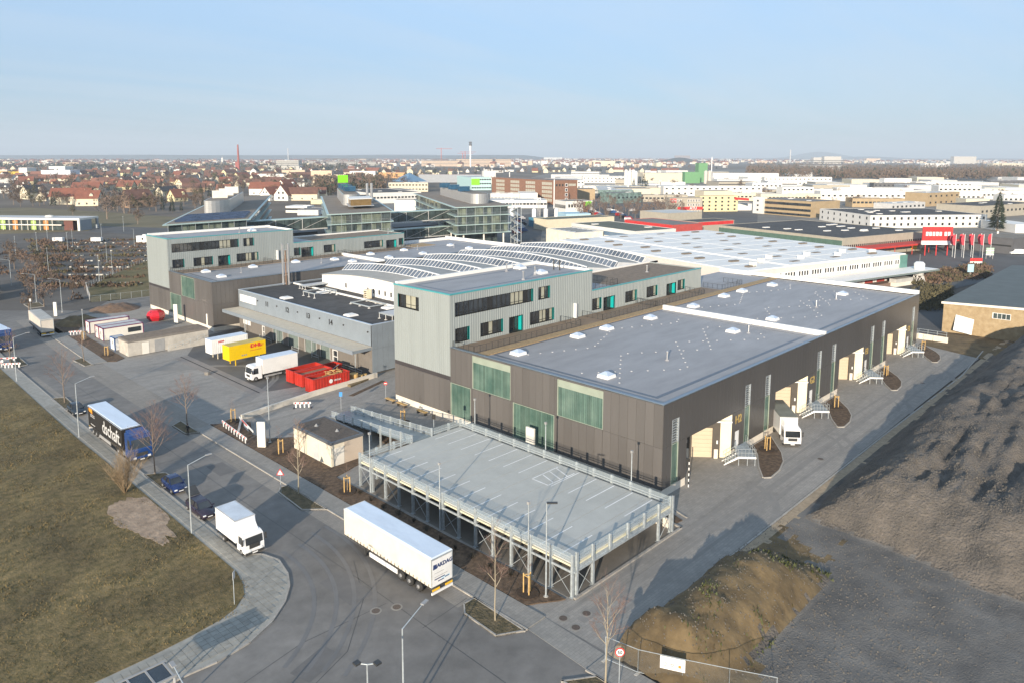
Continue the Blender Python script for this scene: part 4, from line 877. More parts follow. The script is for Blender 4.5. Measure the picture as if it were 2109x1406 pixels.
# concrete walls at deck corner
one('low_wall', M((66, 40, 0)).box(64.9, 39.3, 0, 65.15, 43.4, 1.0), plinth, 'low pale concrete wall at the right rear corner of the parking deck', 'wall', (66, 40, 0))
# lamps
def lamp(label, x, y, h, arm=(0, 0), head='arm', base=True, z0=0):
    t = thing('street_lamp', label, 'street lamp', (x, y, z0), 0, 'street lamps')
    part('pole', M().tube((0, 0, 0), (0, 0, h), .085, .05, 8), galv, t)
    if base: part('base', M().lathe([(0, 0), (.22, 0), (.22, .12), (0, .12)], 10), concrete, t)
    al = hypot(*arm)
    if head == 'arm':
        e = Vector((arm[0], arm[1], h+.45)); part('arm', M().tube((0, 0, h-.03), e, .045, .035, 6), galv, t)
        u = Vector((arm[0], arm[1], 0)).normalized(); v = Vector((-u.y, u.x, 0)); c = e+u*.3
        q = M(); q.ob((e.x-v.x*.13, e.y-v.y*.13), (u.x, u.y), .62, .26, h+.42, h+.52, (v.x, v.y)); part('lamp_head', q, grey, t)
    elif head == 'flat':
        u = Vector((arm[0], arm[1], 0)).normalized(); v = Vector((-u.y, u.x, 0)); q = M(); q.ob((-v.x*.14, -v.y*.14), (u.x, u.y), .95, .28, h-.03, h+.07, (v.x, v.y)); part('lamp_head', q, dark, t)
    elif head == 'two':
        q = M()
        for s_ in (-1, 1): q.tube((0, 0, h), (s_*.5, -s_*.5, h+.1), .04, n=5)
        part('arm', q, galv, t)
        for s_ in (-1, 1): part('lamp_head', M().box(s_*.45-.2, -s_*.45-.2, h+.05, s_*.45+.2, -s_*.45+.2, h+.17), dark, t)
    else: part('lamp_head', M().box(-.12, -.12, h-.05, .12, .12, h+.22), grey, t)
    return t
lamp('tall curved arm street lamp on the lawn edge beside the dark estate car', 29.1, 74.3, 7.6, (1.9, 0))
lamp('tall arm street lamp on the lawn edge beside the black curtain trailer', 29.4, 112.4, 7.8, (1.9, .2))
lamp('street lamp on the left sidewalk behind the red and white barrier', 30.0, 149, 7.8, (1.9, 0))
lamp('arm street lamp standing in the road junction at the bottom centre', 28.2, 37.4, 7.4, (2.2, .6), base=False)
lamp('double headed street lamp seen from above at the bottom edge', 24.3, 35.9, 7.6, head='two')
lamp('arm street lamp above the shelter at the bottom left', 15.7, 42.0, 7.2, (.1, 2.2))
lamp('flat headed street lamp standing before the near corner of the parking deck', 46.5, 40.5, 8.9, (.7, -.7), 'flat')
lamp('straight yard lamp standing by the white stele at the yard entrance', 47.1, 91.6, 9.1, (0, 0), 'top')
lamp('arm street lamp on the verge past the white trailer at left', 52.7, 207.8, 8.3, (-1.9, .5)); lamp('second arm street lamp on the far verge at left', 51.6, 226.6, 7.6, (-2.2, .5)); lamp('third arm street lamp on the far verge at left', 53.5, 262, 7.8, (-2.2, .5)); lamp('fourth arm street lamp on the far verge at left', 57, 305, 7.8, (-2.2, .5))
lamp('short lamp post with a small head by the site huts', 47.3, 172, 6.6, (.0, .0), 'top')
for k, (x, y, h) in enumerate([(48.1, 69.1, 7.1), (48.1, 56.6, 7.2), (48.1, 43.9, 7.2), (64.3, 69.0, 7.2), (64.3, 56.5, 7.2), (64.3, 44.0, 7.2)]):
    lamp('slim deck lamp on the %s edge of the parking deck, %s' % (('street side', 'warehouse side')[k//3], ('at its far end', 'at its middle', 'at its near end')[k % 3]), x-(.25 if k < 3 else -.25), y, h, head='top', base=False)
# small service buildings
o = (48.4, 78.3, 0); sb = thing('service_building', 'small cream service building with brown gravel roof beside the parking deck', 'shed', o)
q = M(o); q.box(48.4, 78.3, 0, 53.2, 87.4, 2.95); part('wall', q, mat('pale_precast', (.66, .6, .48), var=.07, sc_=.6), sb)
q = M(o); q.box(48.32, 78.22, 2.95, 53.28, 87.48, 3.3); part('fascia', q, mat('slate_fascia', (.10, .11, .125), rough=.5), sb); q = M(o); q.box(48.7, 78.6, 3.3, 52.9, 87.1, 3.34); part('roof', q, mat('dark_gravel_roof', (.11, .09, .075), rough=1, var=.3, sc_=4, bump=.5), sb)
for x, y in ((50.3, 84.8), (51.2, 81.2)): q = M(o); q.lathe([(0, 3.33), (.3, 3.33), (.1, 3.5), (.1, 3.62), (0, 3.62)], 8, (x, y)); part('roof_vent', q, grey, sb)
q = M(o); q.box(48.36, 81.2, .1, 48.4, 82.5, 2.5); part('door', q, lgrey, sb); q = M(o); q.box(48.8, 78.26, .1, 50.3, 78.3, 2.4); part('door', q, offwhite, sb, label='white door'); q = M(o); q.box(50.35, 78.28, .1, 53.1, 78.3, 2.9); part('wall_panel', q, mat('pink_beige_panel', (.5, .42, .34), var=.06), sb)
o = (49.3, 151.8, 0); lb = thing('long_shed', 'long low concrete block shed with brown gravel roof and two doors', 'shed', o)
q = M(o); q.box(49.3, 151.8, .1, 65.2, 157, 2.8); part('wall', q, concrete, lb); q = M(o); q.box(49.24, 151.74, 2.8, 65.26, 157.06, 3.15); part('fascia', q, mat('shed_fascia', (.2, .18, .16)), lb); q = M(o); q.box(49.5, 152, 3.15, 65, 156.8, 3.2); part('roof', q, gravel_roof, lb)
q = M(o); q.box(51.9, 151.76, .1, 53.2, 151.8, 2.4); part('door', q, offwhite, lb); q = M(o); q.box(54.3, 151.76, .1, 56.2, 151.8, 2.5); part('door', q, grey, lb, label='grey double door')
q = M(o); q.a([(56.6, 150.9, .05), (64, 150.9, 1.2), (64, 151.7, 1.2), (56.6, 151.7, .05), (56.6, 150.9, -.1), (64, 150.9, -.1), (64, 151.7, -.1), (56.6, 151.7, -.1)], [(0, 1, 2, 3), (4, 7, 6, 5), (0, 4, 5, 1), (1, 5, 6, 2), (2, 6, 7, 3), (3, 7, 4, 0)]); part('access_ramp', q, concrete, lb)
q = M(o)
for z in (.55, 1.0): q.tube((56.6, 150.9, .05+z), (64, 150.9, 1.2+z), .035, n=5)
for k in range(6): x = 56.6+k*1.48; z = .05+1.15*(x-56.6)/7.4; q.tube((x, 150.9, z), (x, 150.9, z+1), .035, n=5)
part('handrail', q, galv, lb)
purple = mat('plum_edge', (.16, .02, .09), rough=.5)
def hut(label, x, y, lx, ly, trim, body, h=2.75, door=True):
    t = thing('site_hut', label, 'site cabin', (x, y, 0), 0, 'site cabins')
    part('body', M().box(.08, .08, .1, lx-.08, ly-.08, h-.12), body, t); q = M()
    for a in (0, lx-.14):
        for b_ in (0, ly-.14): q.box(a, b_, .0, a+.14, b_+.14, h)
    q.box(0, .0, h-.16, lx, .14, h+.01); q.box(0, ly-.14, h-.16, lx, ly, h+.01); q.box(0, .14, h-.16, .14, ly-.14, h+.01); q.box(lx-.14, .14, h-.16, lx, ly-.14, h+.01); part('frame', q, trim, t)
    part('roof', M().box(.14, .14, h-.1, lx-.14, ly-.14, h-.03), lgrey, t)
    if door: d_ = part('door', M().box(.03, ly*.3, .15, .08, ly*.3+.95, 2.2), white, t); part('pane', M().box(.01, ly*.3+.35, 1.2, .03, ly*.3+.6, 2.0), win, d_)
    return t
hut('grey site cabin with plum edges, rearmost of three', 50, 177.6, 8.4, 2.6, purple, offwhite); hut('grey site cabin with plum edges, middle one', 50, 171.4, 8.2, 2.6, purple, mat('pinkish_cabin', (.6, .5, .46)))
h_ = hut('grey site cabin with plum edges and a dark window, nearest of three', 50, 168.6, 8.2, 2.7, purple, offwhite); part('window', M().box(5.0, -.02, 1.1, 7.6, .08, 2.1), win, h_)
hut('narrow blue cornered cabin at the end of the long concrete shed', 49.0, 158.6, 2.2, 2.6, mat('blue_corner', (.05, .12, .3)), white, 2.6)
q = M((65.4, 181.5, 0)); 
t = thing('red_dome', 'glossy red faceted dome standing on the paving behind the long shed', 'red dome', (65.6, 181.5, 0)); rd = mat('glossy_red', (.5, .01, .02), rough=.15, var=.1, spec=.8)
part('lower_shell', M().lathe([(0, .1), (1.5, .1), (2.15, .9), (2.15, 1.35)], 8), rd, t); part('upper_shell', M().lathe([(2.2, 1.35), (1.9, 2.1), (1.1, 2.6), (0, 2.65)], 8), rd, t)
def stele(label, x, y, h, ang, w_=1.1): 
    t = thing('stele', label, 'sign pillar', (x, y, 0), ang, 'white sign pillars'); part('panel', M().box(-w_/2, -.14, .1, w_/2, .14, h), offwhite, t); part('foot', M().box(-w_/2+.08, -.1, 0, w_/2-.08, .1, .1), dark, t)
stele('white blank stele at the yard entrance beside the street', 45.5, 90.8, 3.6, R(-50)); stele('round white stele on the verge beyond the white trailer', 50.2, 203.6, 3.5, R(-50), .8)
stele('white blank panel standing against the brown warehouse wall behind the deck', 68.6, 62.7, 4.0, R(-90), 1.4); stele('white round column before the left brown warehouse', 67.6, 174.6, 4.6, R(-50), .9); stele('white panel at the corner of the left brown warehouse', 70.4, 163.4, 3.6, R(-50), .9)
# retaining wall and kerb around the truck yard
t = thing('yard_wall', 'low pale concrete wall running along the truck yard beside the red skips', 'wall', (48.5, 102.6, 0))
for a, b_ in (((48.5, 102.6), (56, 103.9)), ((56, 103.9), (62.4, 104.9)), ((62.4, 104.9), (69, 105.6)), ((69, 105.6), (75.6, 106.2))):
    d = Vector((b_[0]-a[0], b_[1]-a[1])); l_ = d.length; d /= l_; part('wall_section', M((48.5, 102.6, 0)).ob(a, (d.x, d.y), l_-.03, .35, 0, .85), plinth, t)
for a, b_ in (((45.5, 97.5), (48.5, 102.6)),): d = Vector((b_[0]-a[0], b_[1]-a[1])); l_ = d.length; d /= l_; part('wall_section', M((48.5, 102.6, 0)).ob(a, (d.x, d.y), l_, .3, 0, .25), plinth, t)
setting('truck_yard', M().prism([(57.9, 112.6), (75.7, 108.3), (75.7, 160), (66, 158), (57.9, 145)], -.01, .006), mat('dark_yard_pavers', (.105, .10, .095), var=.12, sc_=.5, big=.12))
setting('drain_channel', M().box(56.7, 112.8, 0, 57.9, 145, .012).box(55.2, 112.8, 0, 56.45, 145, .012), mat('pinkish_concrete_strip', (.235, .21, .19), var=.1)); setting('drain_slot', M().box(56.46, 112.9, 0, 56.69, 145, .01), black)
q = M((55.1, 129.5, 0)); q.lathe([(0, 0), (.55, 0), (.5, .5), (.2, .62), (0, .62)], 7, (55.1, 129.5)); one('concrete_block', q, mat('dirty_stub', (.2, .185, .165)), 'lone concrete stub standing on the empty yard paving', 'concrete block', (55.1, 129.5, 0))
one('soil_patch', M((68.5, 101.8, 0)).prism([(66.5, 100.3), (75, 103.2), (75, 104), (66, 101)], 0, .05), mulch, 'narrow brown soil strip beside the grey tower foot', 'planting strip', (68.5, 101.8, 0))
# benches on the wall foot
for k, (x, y) in enumerate([(69.0, 93.6), (69.0, 90.6), (69.0, 85.6)]):
    t = thing('bench', 'wooden topped bench at the tower foot, %s from the left' % ('first', 'second', 'third')[k], 'bench', (x, y, 0), 0, 'wooden benches')
    for j in range(3): part('slat', M().box(-.3+.21*j, -1.1, .45, -.12+.21*j, 1.1, .5), wood, t)
    for j in (-1, 1): part('leg', M().box(-.25, j*.85-.06, 0, .25, j*.85+.06, .45), dark, t)
# barriers, signs
redm = mat('barrier_red', (.55, .03, .03)); 
def barrier(label, a, b_, n, z=1.0):
    a, b_ = Vector(a), Vector(b_); d = (b_-a); l_ = d.length; ang = atan2(d.y, d.x)
    t = thing('road_barrier', label, 'barrier', (a.x, a.y, 0), ang, 'red and white road barriers')
    part('board', M().box(0, -.03, z-.3, l_, .03, z), white, t)
    for k in range(n): part('stripe', M().box(l_*(k+.2)/n, -.038, z-.26, l_*(k+.6)/n, .038, z-.04), redm, t)
    for k in range(n): part('upright', M().box(l_*(k+.35)/n, -.025, .12, l_*(k+.65)/n, .025, z-.3), white, t)
    for k in (0, 1): part('foot', M().box(l_*k-.1, -.35, 0, l_*k+.1, .35, .12), dark, t)
barrier('long red and white barrier fence by the white stele', (45.3, 102.3), (44.5, 93.1), 9); barrier('plain white barrier behind the red and white barrier fence', (47.8, 102.1), (46.4, 95), 1)
barrier('short red and white barrier on the yard entrance lane', (56.6, 101.9), (58.6, 100.2), 4); barrier('red and white barrier at the site hut corner', (46.4, 179.2), (48.6, 178.2), 4)
barrier('red and white barrier across the left sidewalk', (30.3, 159.9), (32.7, 158.3), 5); barrier('white barrier side panel behind the left sidewalk barrier', (30.2, 160), (30.6, 164.8), 2); barrier('rear barrier panel of the left sidewalk enclosure', (30.7, 164.9), (33.2, 163.4), 3)
def sign(label, x, y, h, shape, ang, face=None, txt=None, s=.3):
    t = thing('road_sign', label, 'road sign', (x, y, 0), ang, 'road signs'); part('pole', M().tube((0, 0, 0), (0, 0, h), .035, n=6), galv, t)
    def disc(r, n, mt, y_, rot=0, nm='sign_plate', par=t): return part(nm, M().a([(r*cos(2*pi*i/n+rot), y_, h+r*sin(2*pi*i/n+rot)) for i in range(n)]+[(r*cos(2*pi*i/n+rot), y_+.02, h+r*sin(2*pi*i/n+rot)) for i in range(n)], [tuple(range(n)), tuple(range(n, 2*n))[::-1]]+[(i, n+i, n+(i+1) % n, (i+1) % n) for i in range(n)]), mt, par)
    if shape == 'round': p_ = disc(s, 24, redm, -.06); disc(s*.76, 24, white, -.083, nm='sign_face', par=p_)
    if shape == 'tri': p_ = disc(s*1.5, 3, redm, -.06, pi/2); disc(s*1.0, 3, white, -.083, pi/2, 'sign_face', p_)
    if shape == 'noentry': p_ = disc(s, 24, redm, -.06); part('bar', M().box(-s*.7, -.09, h-.07, s*.7, -.07, h+.07), white, p_)
    if shape == 'rect': p_ = part('sign_plate', M().box(-.25, -.07, h-.35, .25, -.04, h+.35), face or white, t)
    if txt: text(txt, s*1.0, black, p_, (0, -.1, h), (pi/2, 0, 0), .003, .01)
    return t
FA = R(-46)
sign('speed limit sign showing 50 beside the bare tree at the bottom', 41.9, 29.2, 2.75, 'round', FA, txt='50', s=.36)
sign('red triangle roadworks sign in front of the planting island', 40.4, 76.4, 2.5, 'tri', FA, s=.36); sign('blue and white sign on a post at the yard lane', 61.3, 95.9, 2.6, 'rect', FA, mat('sign_blue', (.05, .25, .6)))
sign('no entry sign at the corner of the grey tower', 69.3, 95.2, 2.7, 'noentry', FA); sign('slim sign post on the lawn edge at the sidewalk bend', 26.5, 59.2, 2.9, 'rect', R(44), lgrey)
sign('grey post sign in the verge past the left trailer', 47.4, 214, 3, 'rect', FA, lgrey)
part('lens', M().box(-.2, -.12, 2.3, .2, -.08, 2.9), black, sign('small black signal box on a post at the ramp head', 59.9, 71.9, 5.4, 'rect', FA, black))
# construction fence with sign board
t = thing('construction_fence', 'wire mesh construction fence around the soil mound at the bottom', 'fence', (44.2, 29.3, 0))
fp = [(43.4, 31.6), (43.9, 28.9), (45.3, 25.9), (46.8, 22.9), (48.3, 20.0)]
wire = clearm(); wire.name = 'wire_mesh_fence'; wire.node_tree.nodes['Principled BSDF'].inputs['Alpha'].default_value = .13; wire.node_tree.nodes['Principled BSDF'].inputs['Base Color'].default_value = (.25, .25, .24, 1)
for a, b_ in zip(fp, fp[1:]):
    oo = (44.2, 29.3, 0); q = M(oo); g_ = .15
    for p_ in (a, b_): q.tube((*p_, .1), (*p_, 2.05), .03, n=5)
    for z in (.2, 2.05): q.tube((*a, z), (*b_, z), .025, n=5)
    f_ = part('fence_panel', q, galv, t); part('mesh_infill', M(oo).quad((*a, .2), (*b_, .2), (*b_, 2.05), (*a, 2.05)), wire, f_)
    part('foot', M(oo).box(a[0]-.35, a[1]-.12, 0, a[0]+.35, a[1]+.12, .12), concrete, t)
t = thing('site_notice', 'white site notice board with symbols hung on the construction fence', 'notice board', (45.0, 26.6, 0), atan2(-3, 1.4))
part('board', M().box(-.9, -.06, 1.0, .95, -.03, 2.0), white, t); q = M()
for k, c in enumerate((-.55, .0)):
    for j in range(16 if k == 0 else 3): a0, a1 = [2*pi*(j+e)/(16 if k == 0 else 3)+(pi/2 if k == 0 else -pi/2) for e in (0, 1)]; q.tube((c+.15*cos(a0), -.07, 1.4+.15*sin(a0)), (c+.15*cos(a1), -.07, 1.4+.15*sin(a1)), .018, n=4)
part('symbol', q, redm, t); part('symbol', M().box(.45, -.075, 1.28, .65, -.06, 1.5), mat('orange_symbol', (.7, .2, .03)), t); part('text_line', M().box(-.3, -.07, 1.75, .5, -.06, 1.8), lgrey, t)
# glass shelter at the bottom left
o = (14.8, 50.4, 0); t = thing('bus_shelter', 'flat roofed shelter with dark glass roof panels at the bottom left corner', 'shelter', o)
for k in range(4): q = M(o); q.box(13.1+k*1.24, 50.55, 2.52, 14.24+k*1.24, 52.4, 2.56); part('roof_panel', q, glass('roof_glass', (.02, .025, .03)) if k == 0 else bpy.data.materials['roof_glass'], t)
q = M(o); q.box(13, 50.4, 2.45, 18.15, 50.55, 2.62); q.box(13, 52.4, 2.45, 18.15, 52.55, 2.62)
for k in range(5): q.box(13+k*1.24-.05, 50.55, 2.47, 13+k*1.24+.08, 52.4, 2.6)
part('roof_frame', q, grey, t)
for x in (13.1, 18.0):
    for y in (50.5, 52.45): part('post', M(o).box(x-.05, y-.05, 0, x+.05, y+.05, 2.45), lgrey, t)
# fences at left and right
def fence(label, pts, h, mt=galv, n_=2.5, fill=.3, name='mesh_fence'):
    oo = (pts[0][0], pts[0][1], 0); t = thing(name, label, 'fence', oo)
    for a, b_ in zip(pts, pts[1:]):
        a, b_ = Vector(a), Vector(b_); k_ = max(1, round((b_-a).length/n_))
        for k in range(k_): v, v2 = a.lerp(b_, k/k_), a.lerp(b_, (k+1)/k_); part('post', M(oo).box(v.x-.04, v.y-.04, 0, v.x+.04, v.y+.04, h), mt, t); part('panel', M(oo).quad((v.x, v.y, .1), (v2.x, v2.y, .1), (v2.x, v2.y, h-.05), (v.x, v.y, h-.05)), wire, t)
        q = M(oo); q.box(-.0, 0, 0, .01, .01, .01) if False else q.tube((a.x, a.y, h-.05), (b_.x, b_.y, h-.05), .03, n=4); part('top_rail', q, mt, t)
fence('long light mesh fence between the overgrown lot and the green bank', [(67, 238), (80, 258), (102, 285)], 2.0); fence('mesh fence along the access road to the left tower', [(61.7, 216.5), (69, 215.6), (77, 214.8), (84, 213.5)], 1.8)
t = fence('pale close boarded fence corner by the access road', [(61.7, 216.5), (67, 238)], 2.2, lgrey)
o = (166.6, 45.3, 0); t = thing('retaining_wall', 'pale concrete retaining wall with steel railing at the end of the service road', 'wall', o)
for k in range(2): part('wall_section', M(o).prism([(174.9, 45.6-.1-k*2.9), (175.2, 45.6-.1-k*2.9), (175.2, 42.8-.1-k*2.9), (174.9, 42.8-.1-k*2.9)], 0, 1.2), plinth, t)
part('wall_section', M(o).box(166.7, 45.6, 0, 175.2, 45.9, 1.2), plinth, t); q = M(o)
for z in (1.7, 2.2): q.tube((175, 45.5, z), (175, 40, z), .04, n=5); q.tube((167, 45.7, z), (175, 45.7, z), .04, n=5)
for k in range(4): q.tube((175, 45.5-k*1.8, 1.2), (175, 45.5-k*1.8, 2.2), .04, n=5); q.tube((168+k*2.2, 45.7, 1.2), (168+k*2.2, 45.7, 2.2), .04, n=5)
part('railing', q, galv, t)
for k, (x, y) in enumerate([(75.3, 44.6)]):
    t = thing('striped_pole', 'black and white striped guard pole at the first loading bay', 'guard pole', (75.2, 43.1, 0))
    for j in range(10): part('band', M().tube((0, 0, j*.35), (0, 0, j*.35+.35), .07, n=6), (white, black)[j % 2], t)
# ================================================================ vehicles (front points along local +x)
tyre = (M().lathe([(0, -.14), (.36, -.14), (.5, -.10), (.5, .10), (.36, .14), (0, .14)], 18).mesh('tyre', black, True), M().lathe([(0, -.16), (.14, -.16), (.27, -.10), (.3, -.15), (.3, .15), (.27, .10), (.14, .16), (0, .16)], 12).mesh('rim', mat('wheel_rim', (.38, .38, .38), rough=.4, metal=.4)))
def wheel(t, x, y, r=.5, wd=1, z=None):
    w_ = link('wheel', tyre[0], t, (x, y, z or r), (pi/2, 0, 0), (r/.5, r/.5, wd)); link('rim', tyre[1], w_)
lightm = mat('headlight_lens', (.75, .78, .8), rough=.1, spec=.9); tail = mat('tail_light', (.5, .02, .01), rough=.3); amber = mat('amber_plate', (.75, .45, .03), rough=.4)
rooft = mat('trailer_roof_white', (.62, .70, .80), rough=.4, var=.06, sc_=1.2, streak=(1, .2, 1), bump=.25, bsc=1.5)
def trailer(label, loc, rot, curtain, roofm_, L_=13.7, top=3.95, wd=2.55, rear=None, skirt=white, group='semi trailers', name='semi_trailer'):
    t = thing(name, label, 'trailer', loc, rot, group); w2 = wd/2; zb = 1.15
    part('cargo_body', M().box(.04, -w2+.03, zb, L_-.03, w2-.03, top-.06), curtain, t)
    part('roof', M().a([(0, -w2, top-.12), (L_, -w2, top-.12), (L_, w2, top-.12), (0, w2, top-.12), (.08, -w2+.14, top), (L_-.25, -w2+.2, top), (L_-.25, w2-.2, top), (.08, w2-.14, top)], [(0, 3, 2, 1), (4, 5, 6, 7), (0, 1, 5, 4), (1, 2, 6, 5), (2, 3, 7, 6), (3, 0, 4, 7)]), roofm_, t)
    part('chassis', M().box(.1, -.45, .75, L_-.6, .45, zb-.1).box(.02, -w2+.05, zb-.1, L_, w2-.05, zb), dark, t)
    q = M()
    for k in range(int(L_/.55)):
        for s_ in (-1, 1): x = .35+k*.55; q.box(x-.02, s_*(w2)-.02, zb-.12, x+.02, s_*(w2)+.02, zb+.25)
    tag(part('curtain_buckles', q, dark, t), kind='stuff')
    if skirt:
        for s_ in (-1, 1): part('side_guard', M().box(4.9, s_*w2-.03, .5, L_-4.4, s_*w2+.03, .95), skirt, t)
    for k in range(3):
        for s_ in (-1, 1): wheel(t, 1.9+k*1.3, s_*(w2-.2), .5, 1.1)
    for s_ in (-1, 1): part('landing_leg', M().box(L_-3.3, s_*.95-.06, .05, L_-3.16, s_*.95+.06, zb-.1).box(L_-3.4, s_*.95-.14, 0, L_-3.06, s_*.95+.14, .05), dark, t)
    part('bumper', M().box(-.05, -w2+.05, .45, .06, w2-.05, .68), white, t)
    for s_ in (-1, 1): part('warning_plate', M().box(-.07, s_*.75-.42, .78, -.02, s_*.75+.42, .98), amber, t)
    q = M().box(-.01, -w2+.03, zb, .03, -w2+.13, top-.12).box(-.01, w2-.13, zb, .03, w2-.03, top-.12).box(-.01, -w2+.13, top-.26, .03, w2-.13, top-.14); part('rear_frame', q, galv, t)
    if rear: rear(t, w2, top)
    return t
def akd(t, w2, top):
    d = part('rear_door', M().box(-.02, -w2+.13, 1.18, .01, -.01, top-.28), white, t); part('rear_door', M().box(-.02, .01, 1.18, .01, w2-.13, top-.28), white, t)
    nv = mat('navy_print', (.02, .04, .13)); part('logo', M().a([(-.03, 1.08, 2.78), (-.03, .62, 2.78), (-.03, .62, 3.2), (-.03, 1.03, 3.24)], [(0, 1, 2, 3)]), nv, t)
    text('AKDAG', .52, nv, t, (-.04, -.28, 3.02), (pi/2, 0, -pi/2), .003, .02); 
    for k, (a, b_, z) in enumerate([(.9, -.2, 2.35), (.9, -.6, 2.0)]): part('text_line', M().box(-.03, b_, z, -.022, a, z+.035), grey, t)
    [part('text_line', M().box(-.03, b_, z, -.022, a, z+.09), nv, t) for a, b_, z in ((.9, -.3, 1.75), (.5, -.2, 1.5), (-.3, -.8, 1.6))]; part('pale_panel', M().box(-.028, -.9, 1.55, -.021, .1, 1.75), mat('pale_blue_print', (.55, .7, .8)), t)
curtw = mat('cream_white_curtain', (.68, .62, .52), rough=.6, var=.08, sc_=.7)
t = trailer('parked white curtain trailer lettered AKDAG on its rear doors', (40.3, 47.45, 0), pi/2, curtw, rooft, rear=akd)
trailer('weathered cream box trailer parked at the far right kerb, no tractor', (42.9, 181.2, 0), R(86), mat('weathered_cream', (.55, .5, .44), var=.1), mat('dull_grey_roof', (.42, .41, .38), var=.1), L_=13.7, skirt=None)
def cab(label, loc, rot, body, wd=2.45, L_=2.2, h=3.2, zf=.55, group=None, par=None, name='tractor', visor=True, fr=.22):
    # box-type cab: bevelled profile extruded over the width; local x from -L_ (rear) to 0 (front)
    w2 = wd/2; t = par or thing(name, label, 'truck', loc, rot, group); x0 = 0 if par else 0
    pr = [(-L_, zf), (-.06, zf), (0, zf+.15), (0, zf+.4*(h-zf)), (-.05, zf+.43*(h-zf)), (-.13-fr*(h-2.1), h-.2), (-.5, h-.05), (-.8, h), (-L_, h)]
    n = len(pr)
    q = M().a([(x, -w2, z) for x, z in pr]+[(x, w2, z) for x, z in pr], [tuple(range(n))[::-1][::-1], tuple(range(n, 2*n))[::-1]]+[(i, n+i, n+(i+1) % n, (i+1) % n) for i in range(n)])
    part('cab', q, body, t)
    za, zb_2 = zf+.45*(h-zf), zf+.86*(h-zf); zq = zf+.43*(h-zf); zt_ = h-.2; xt = -.08-fr*(h-2.1)-.05; xa = -.05+(xt+.05)*(za-zq)/(zt_-zq)+.03; xb = -.05+(xt+.05)*(zb_2-zq)/(zt_-zq)+.03
    if zb_2 - za > 1.2: zb_2 = za+1.15; xb = -.05+(xt+.05)*(zb_2-zq)/(zt_-zq)+.03
    q = M().a([(xa, -w2+.12, za), (xa, w2-.12, za), (xb, w2-.12, zb_2), (xb, -w2+.12, zb_2)], [(0, 1, 2, 3)]); part('windscreen', q, win, t)
    for s_ in (-1, 1):
        y = s_*(w2+.012); f_ = [(-.35, za-.1), (-.42-.1, zb_2-.05), (-1.3, zb_2-.05), (-1.35, za-.1)]; part('side_window', M().a([(x, y, z) for x, z in f_], [(0, 1, 2, 3) if s_ < 0 else (3, 2, 1, 0)]), win, t)
        part('mirror', M().box(-.15, s_*(w2+.22)-.08, za+.1, -.03, s_*(w2+.22)+.08, za+.75).tube((-.15, s_*w2, za+.6), (-.1, s_*(w2+.2), za+.6), .02, n=4), dark, t)
        part('headlight', M().box(-.02, s_*(w2-.38)-.18, zf+.12, .05, s_*(w2-.38)+.18, zf+.36), lightm, t)
    part('grille', M().box(-.02, -w2*.55, zf+.42, .03, w2*.55, zf+.85).box(-.02, -w2+.05, zf-.15, .06, w2-.05, zf+.08), dark, t)
    part('number_plate', M().box(.06, -.27, zf-.08, .075, .27, zf+.04), white, t)
    return t
def tractor(label, loc, rot, body, group='semi tractors'):
    t = cab(label, loc, rot, body, 2.5, 2.25, 3.75, .6, group)
    part('chassis', M().box(-6.0, -.5, .6, -1, .5, .95), dark, t); part('fuel_tank', M().box(-3.6, -1.15, .45, -2.4, -.6, 1.0), steel, t)
    part('roof_spoiler', M().a([(-2.2, -1.1, 3.75), (-.9, -1.0, 3.75), (-.9, 1.0, 3.75), (-2.2, 1.1, 3.75), (-2.2, -1.1, 4.05), (-2.2, 1.1, 4.05)], [(0, 1, 4), (2, 3, 5), (1, 2, 5, 4), (0, 4, 5, 3)]), body, t)
    for s_ in (-1, 1): wheel(t, -.95, s_*1.05); wheel(t, -5.0, s_*1.0, .5, 1.8)
    return t
bluep = mat('deep_blue_paint', (.012, .05, .19), rough=.25, spec=.8, var=.1); blk = mat('black_curtain', (.022, .020, .018), rough=.5, var=.2, sc_=.8)
# black curtain trailer with blue tractor
def bl_(t, w2, top):
    or_ = mat('orange_print', (.75, .28, .02)); y = -w2-.0
    part('orange_patch', M().a([(.5, y, 3.3), (2.1, y, 3.1), (2.1, y, 3.75), (.5, y, 3.75)], [(0, 1, 2, 3)]), or_, t)
    text('dschaft.', 2.5, W('grey_white_print', .55), t, (13.3, -w2-.01, 2.35), (pi/2, 0, 0), .003, .03, align='RIGHT', sx=.95)
    for z in (2.9, 2.65, 1.5): part('text_line', M().box(1.2, -w2-.012, z, 3.0, -w2-.004, z+.1), lgrey, t)
t = trailer('black curtain trailer with large white lettering behind a blue tractor', (32.35, 113.9, 0), -pi/2, blk, rooft, L_=13.6, rear=bl_, skirt=grey)
tractor('blue tractor unit coupled to the black curtain trailer', (32.35, 97.0, 0), -pi/2, bluep)
t = trailer('blue white roofed trailer cut off by the left edge of the picture', (33.2, 190.0, 0), R(-86), mat('blue_curtain', (.03, .09, .3)), rooft, L_=13.6)
tractor('dark blue tractor unit at the left edge beside the sidewalk barrier', (33.5, 173.2, 0), R(-88), mat('navy_paint', (.012, .04, .14), rough=.25))
t = trailer('dark green curtain trailer standing behind the yellow lorry at far left', (45.5, 262, 0), R(-82), mat('dark_teal_curtain', (.02, .05, .055)), mat('dark_trailer_roof', (.12, .15, .16)), L_=12)
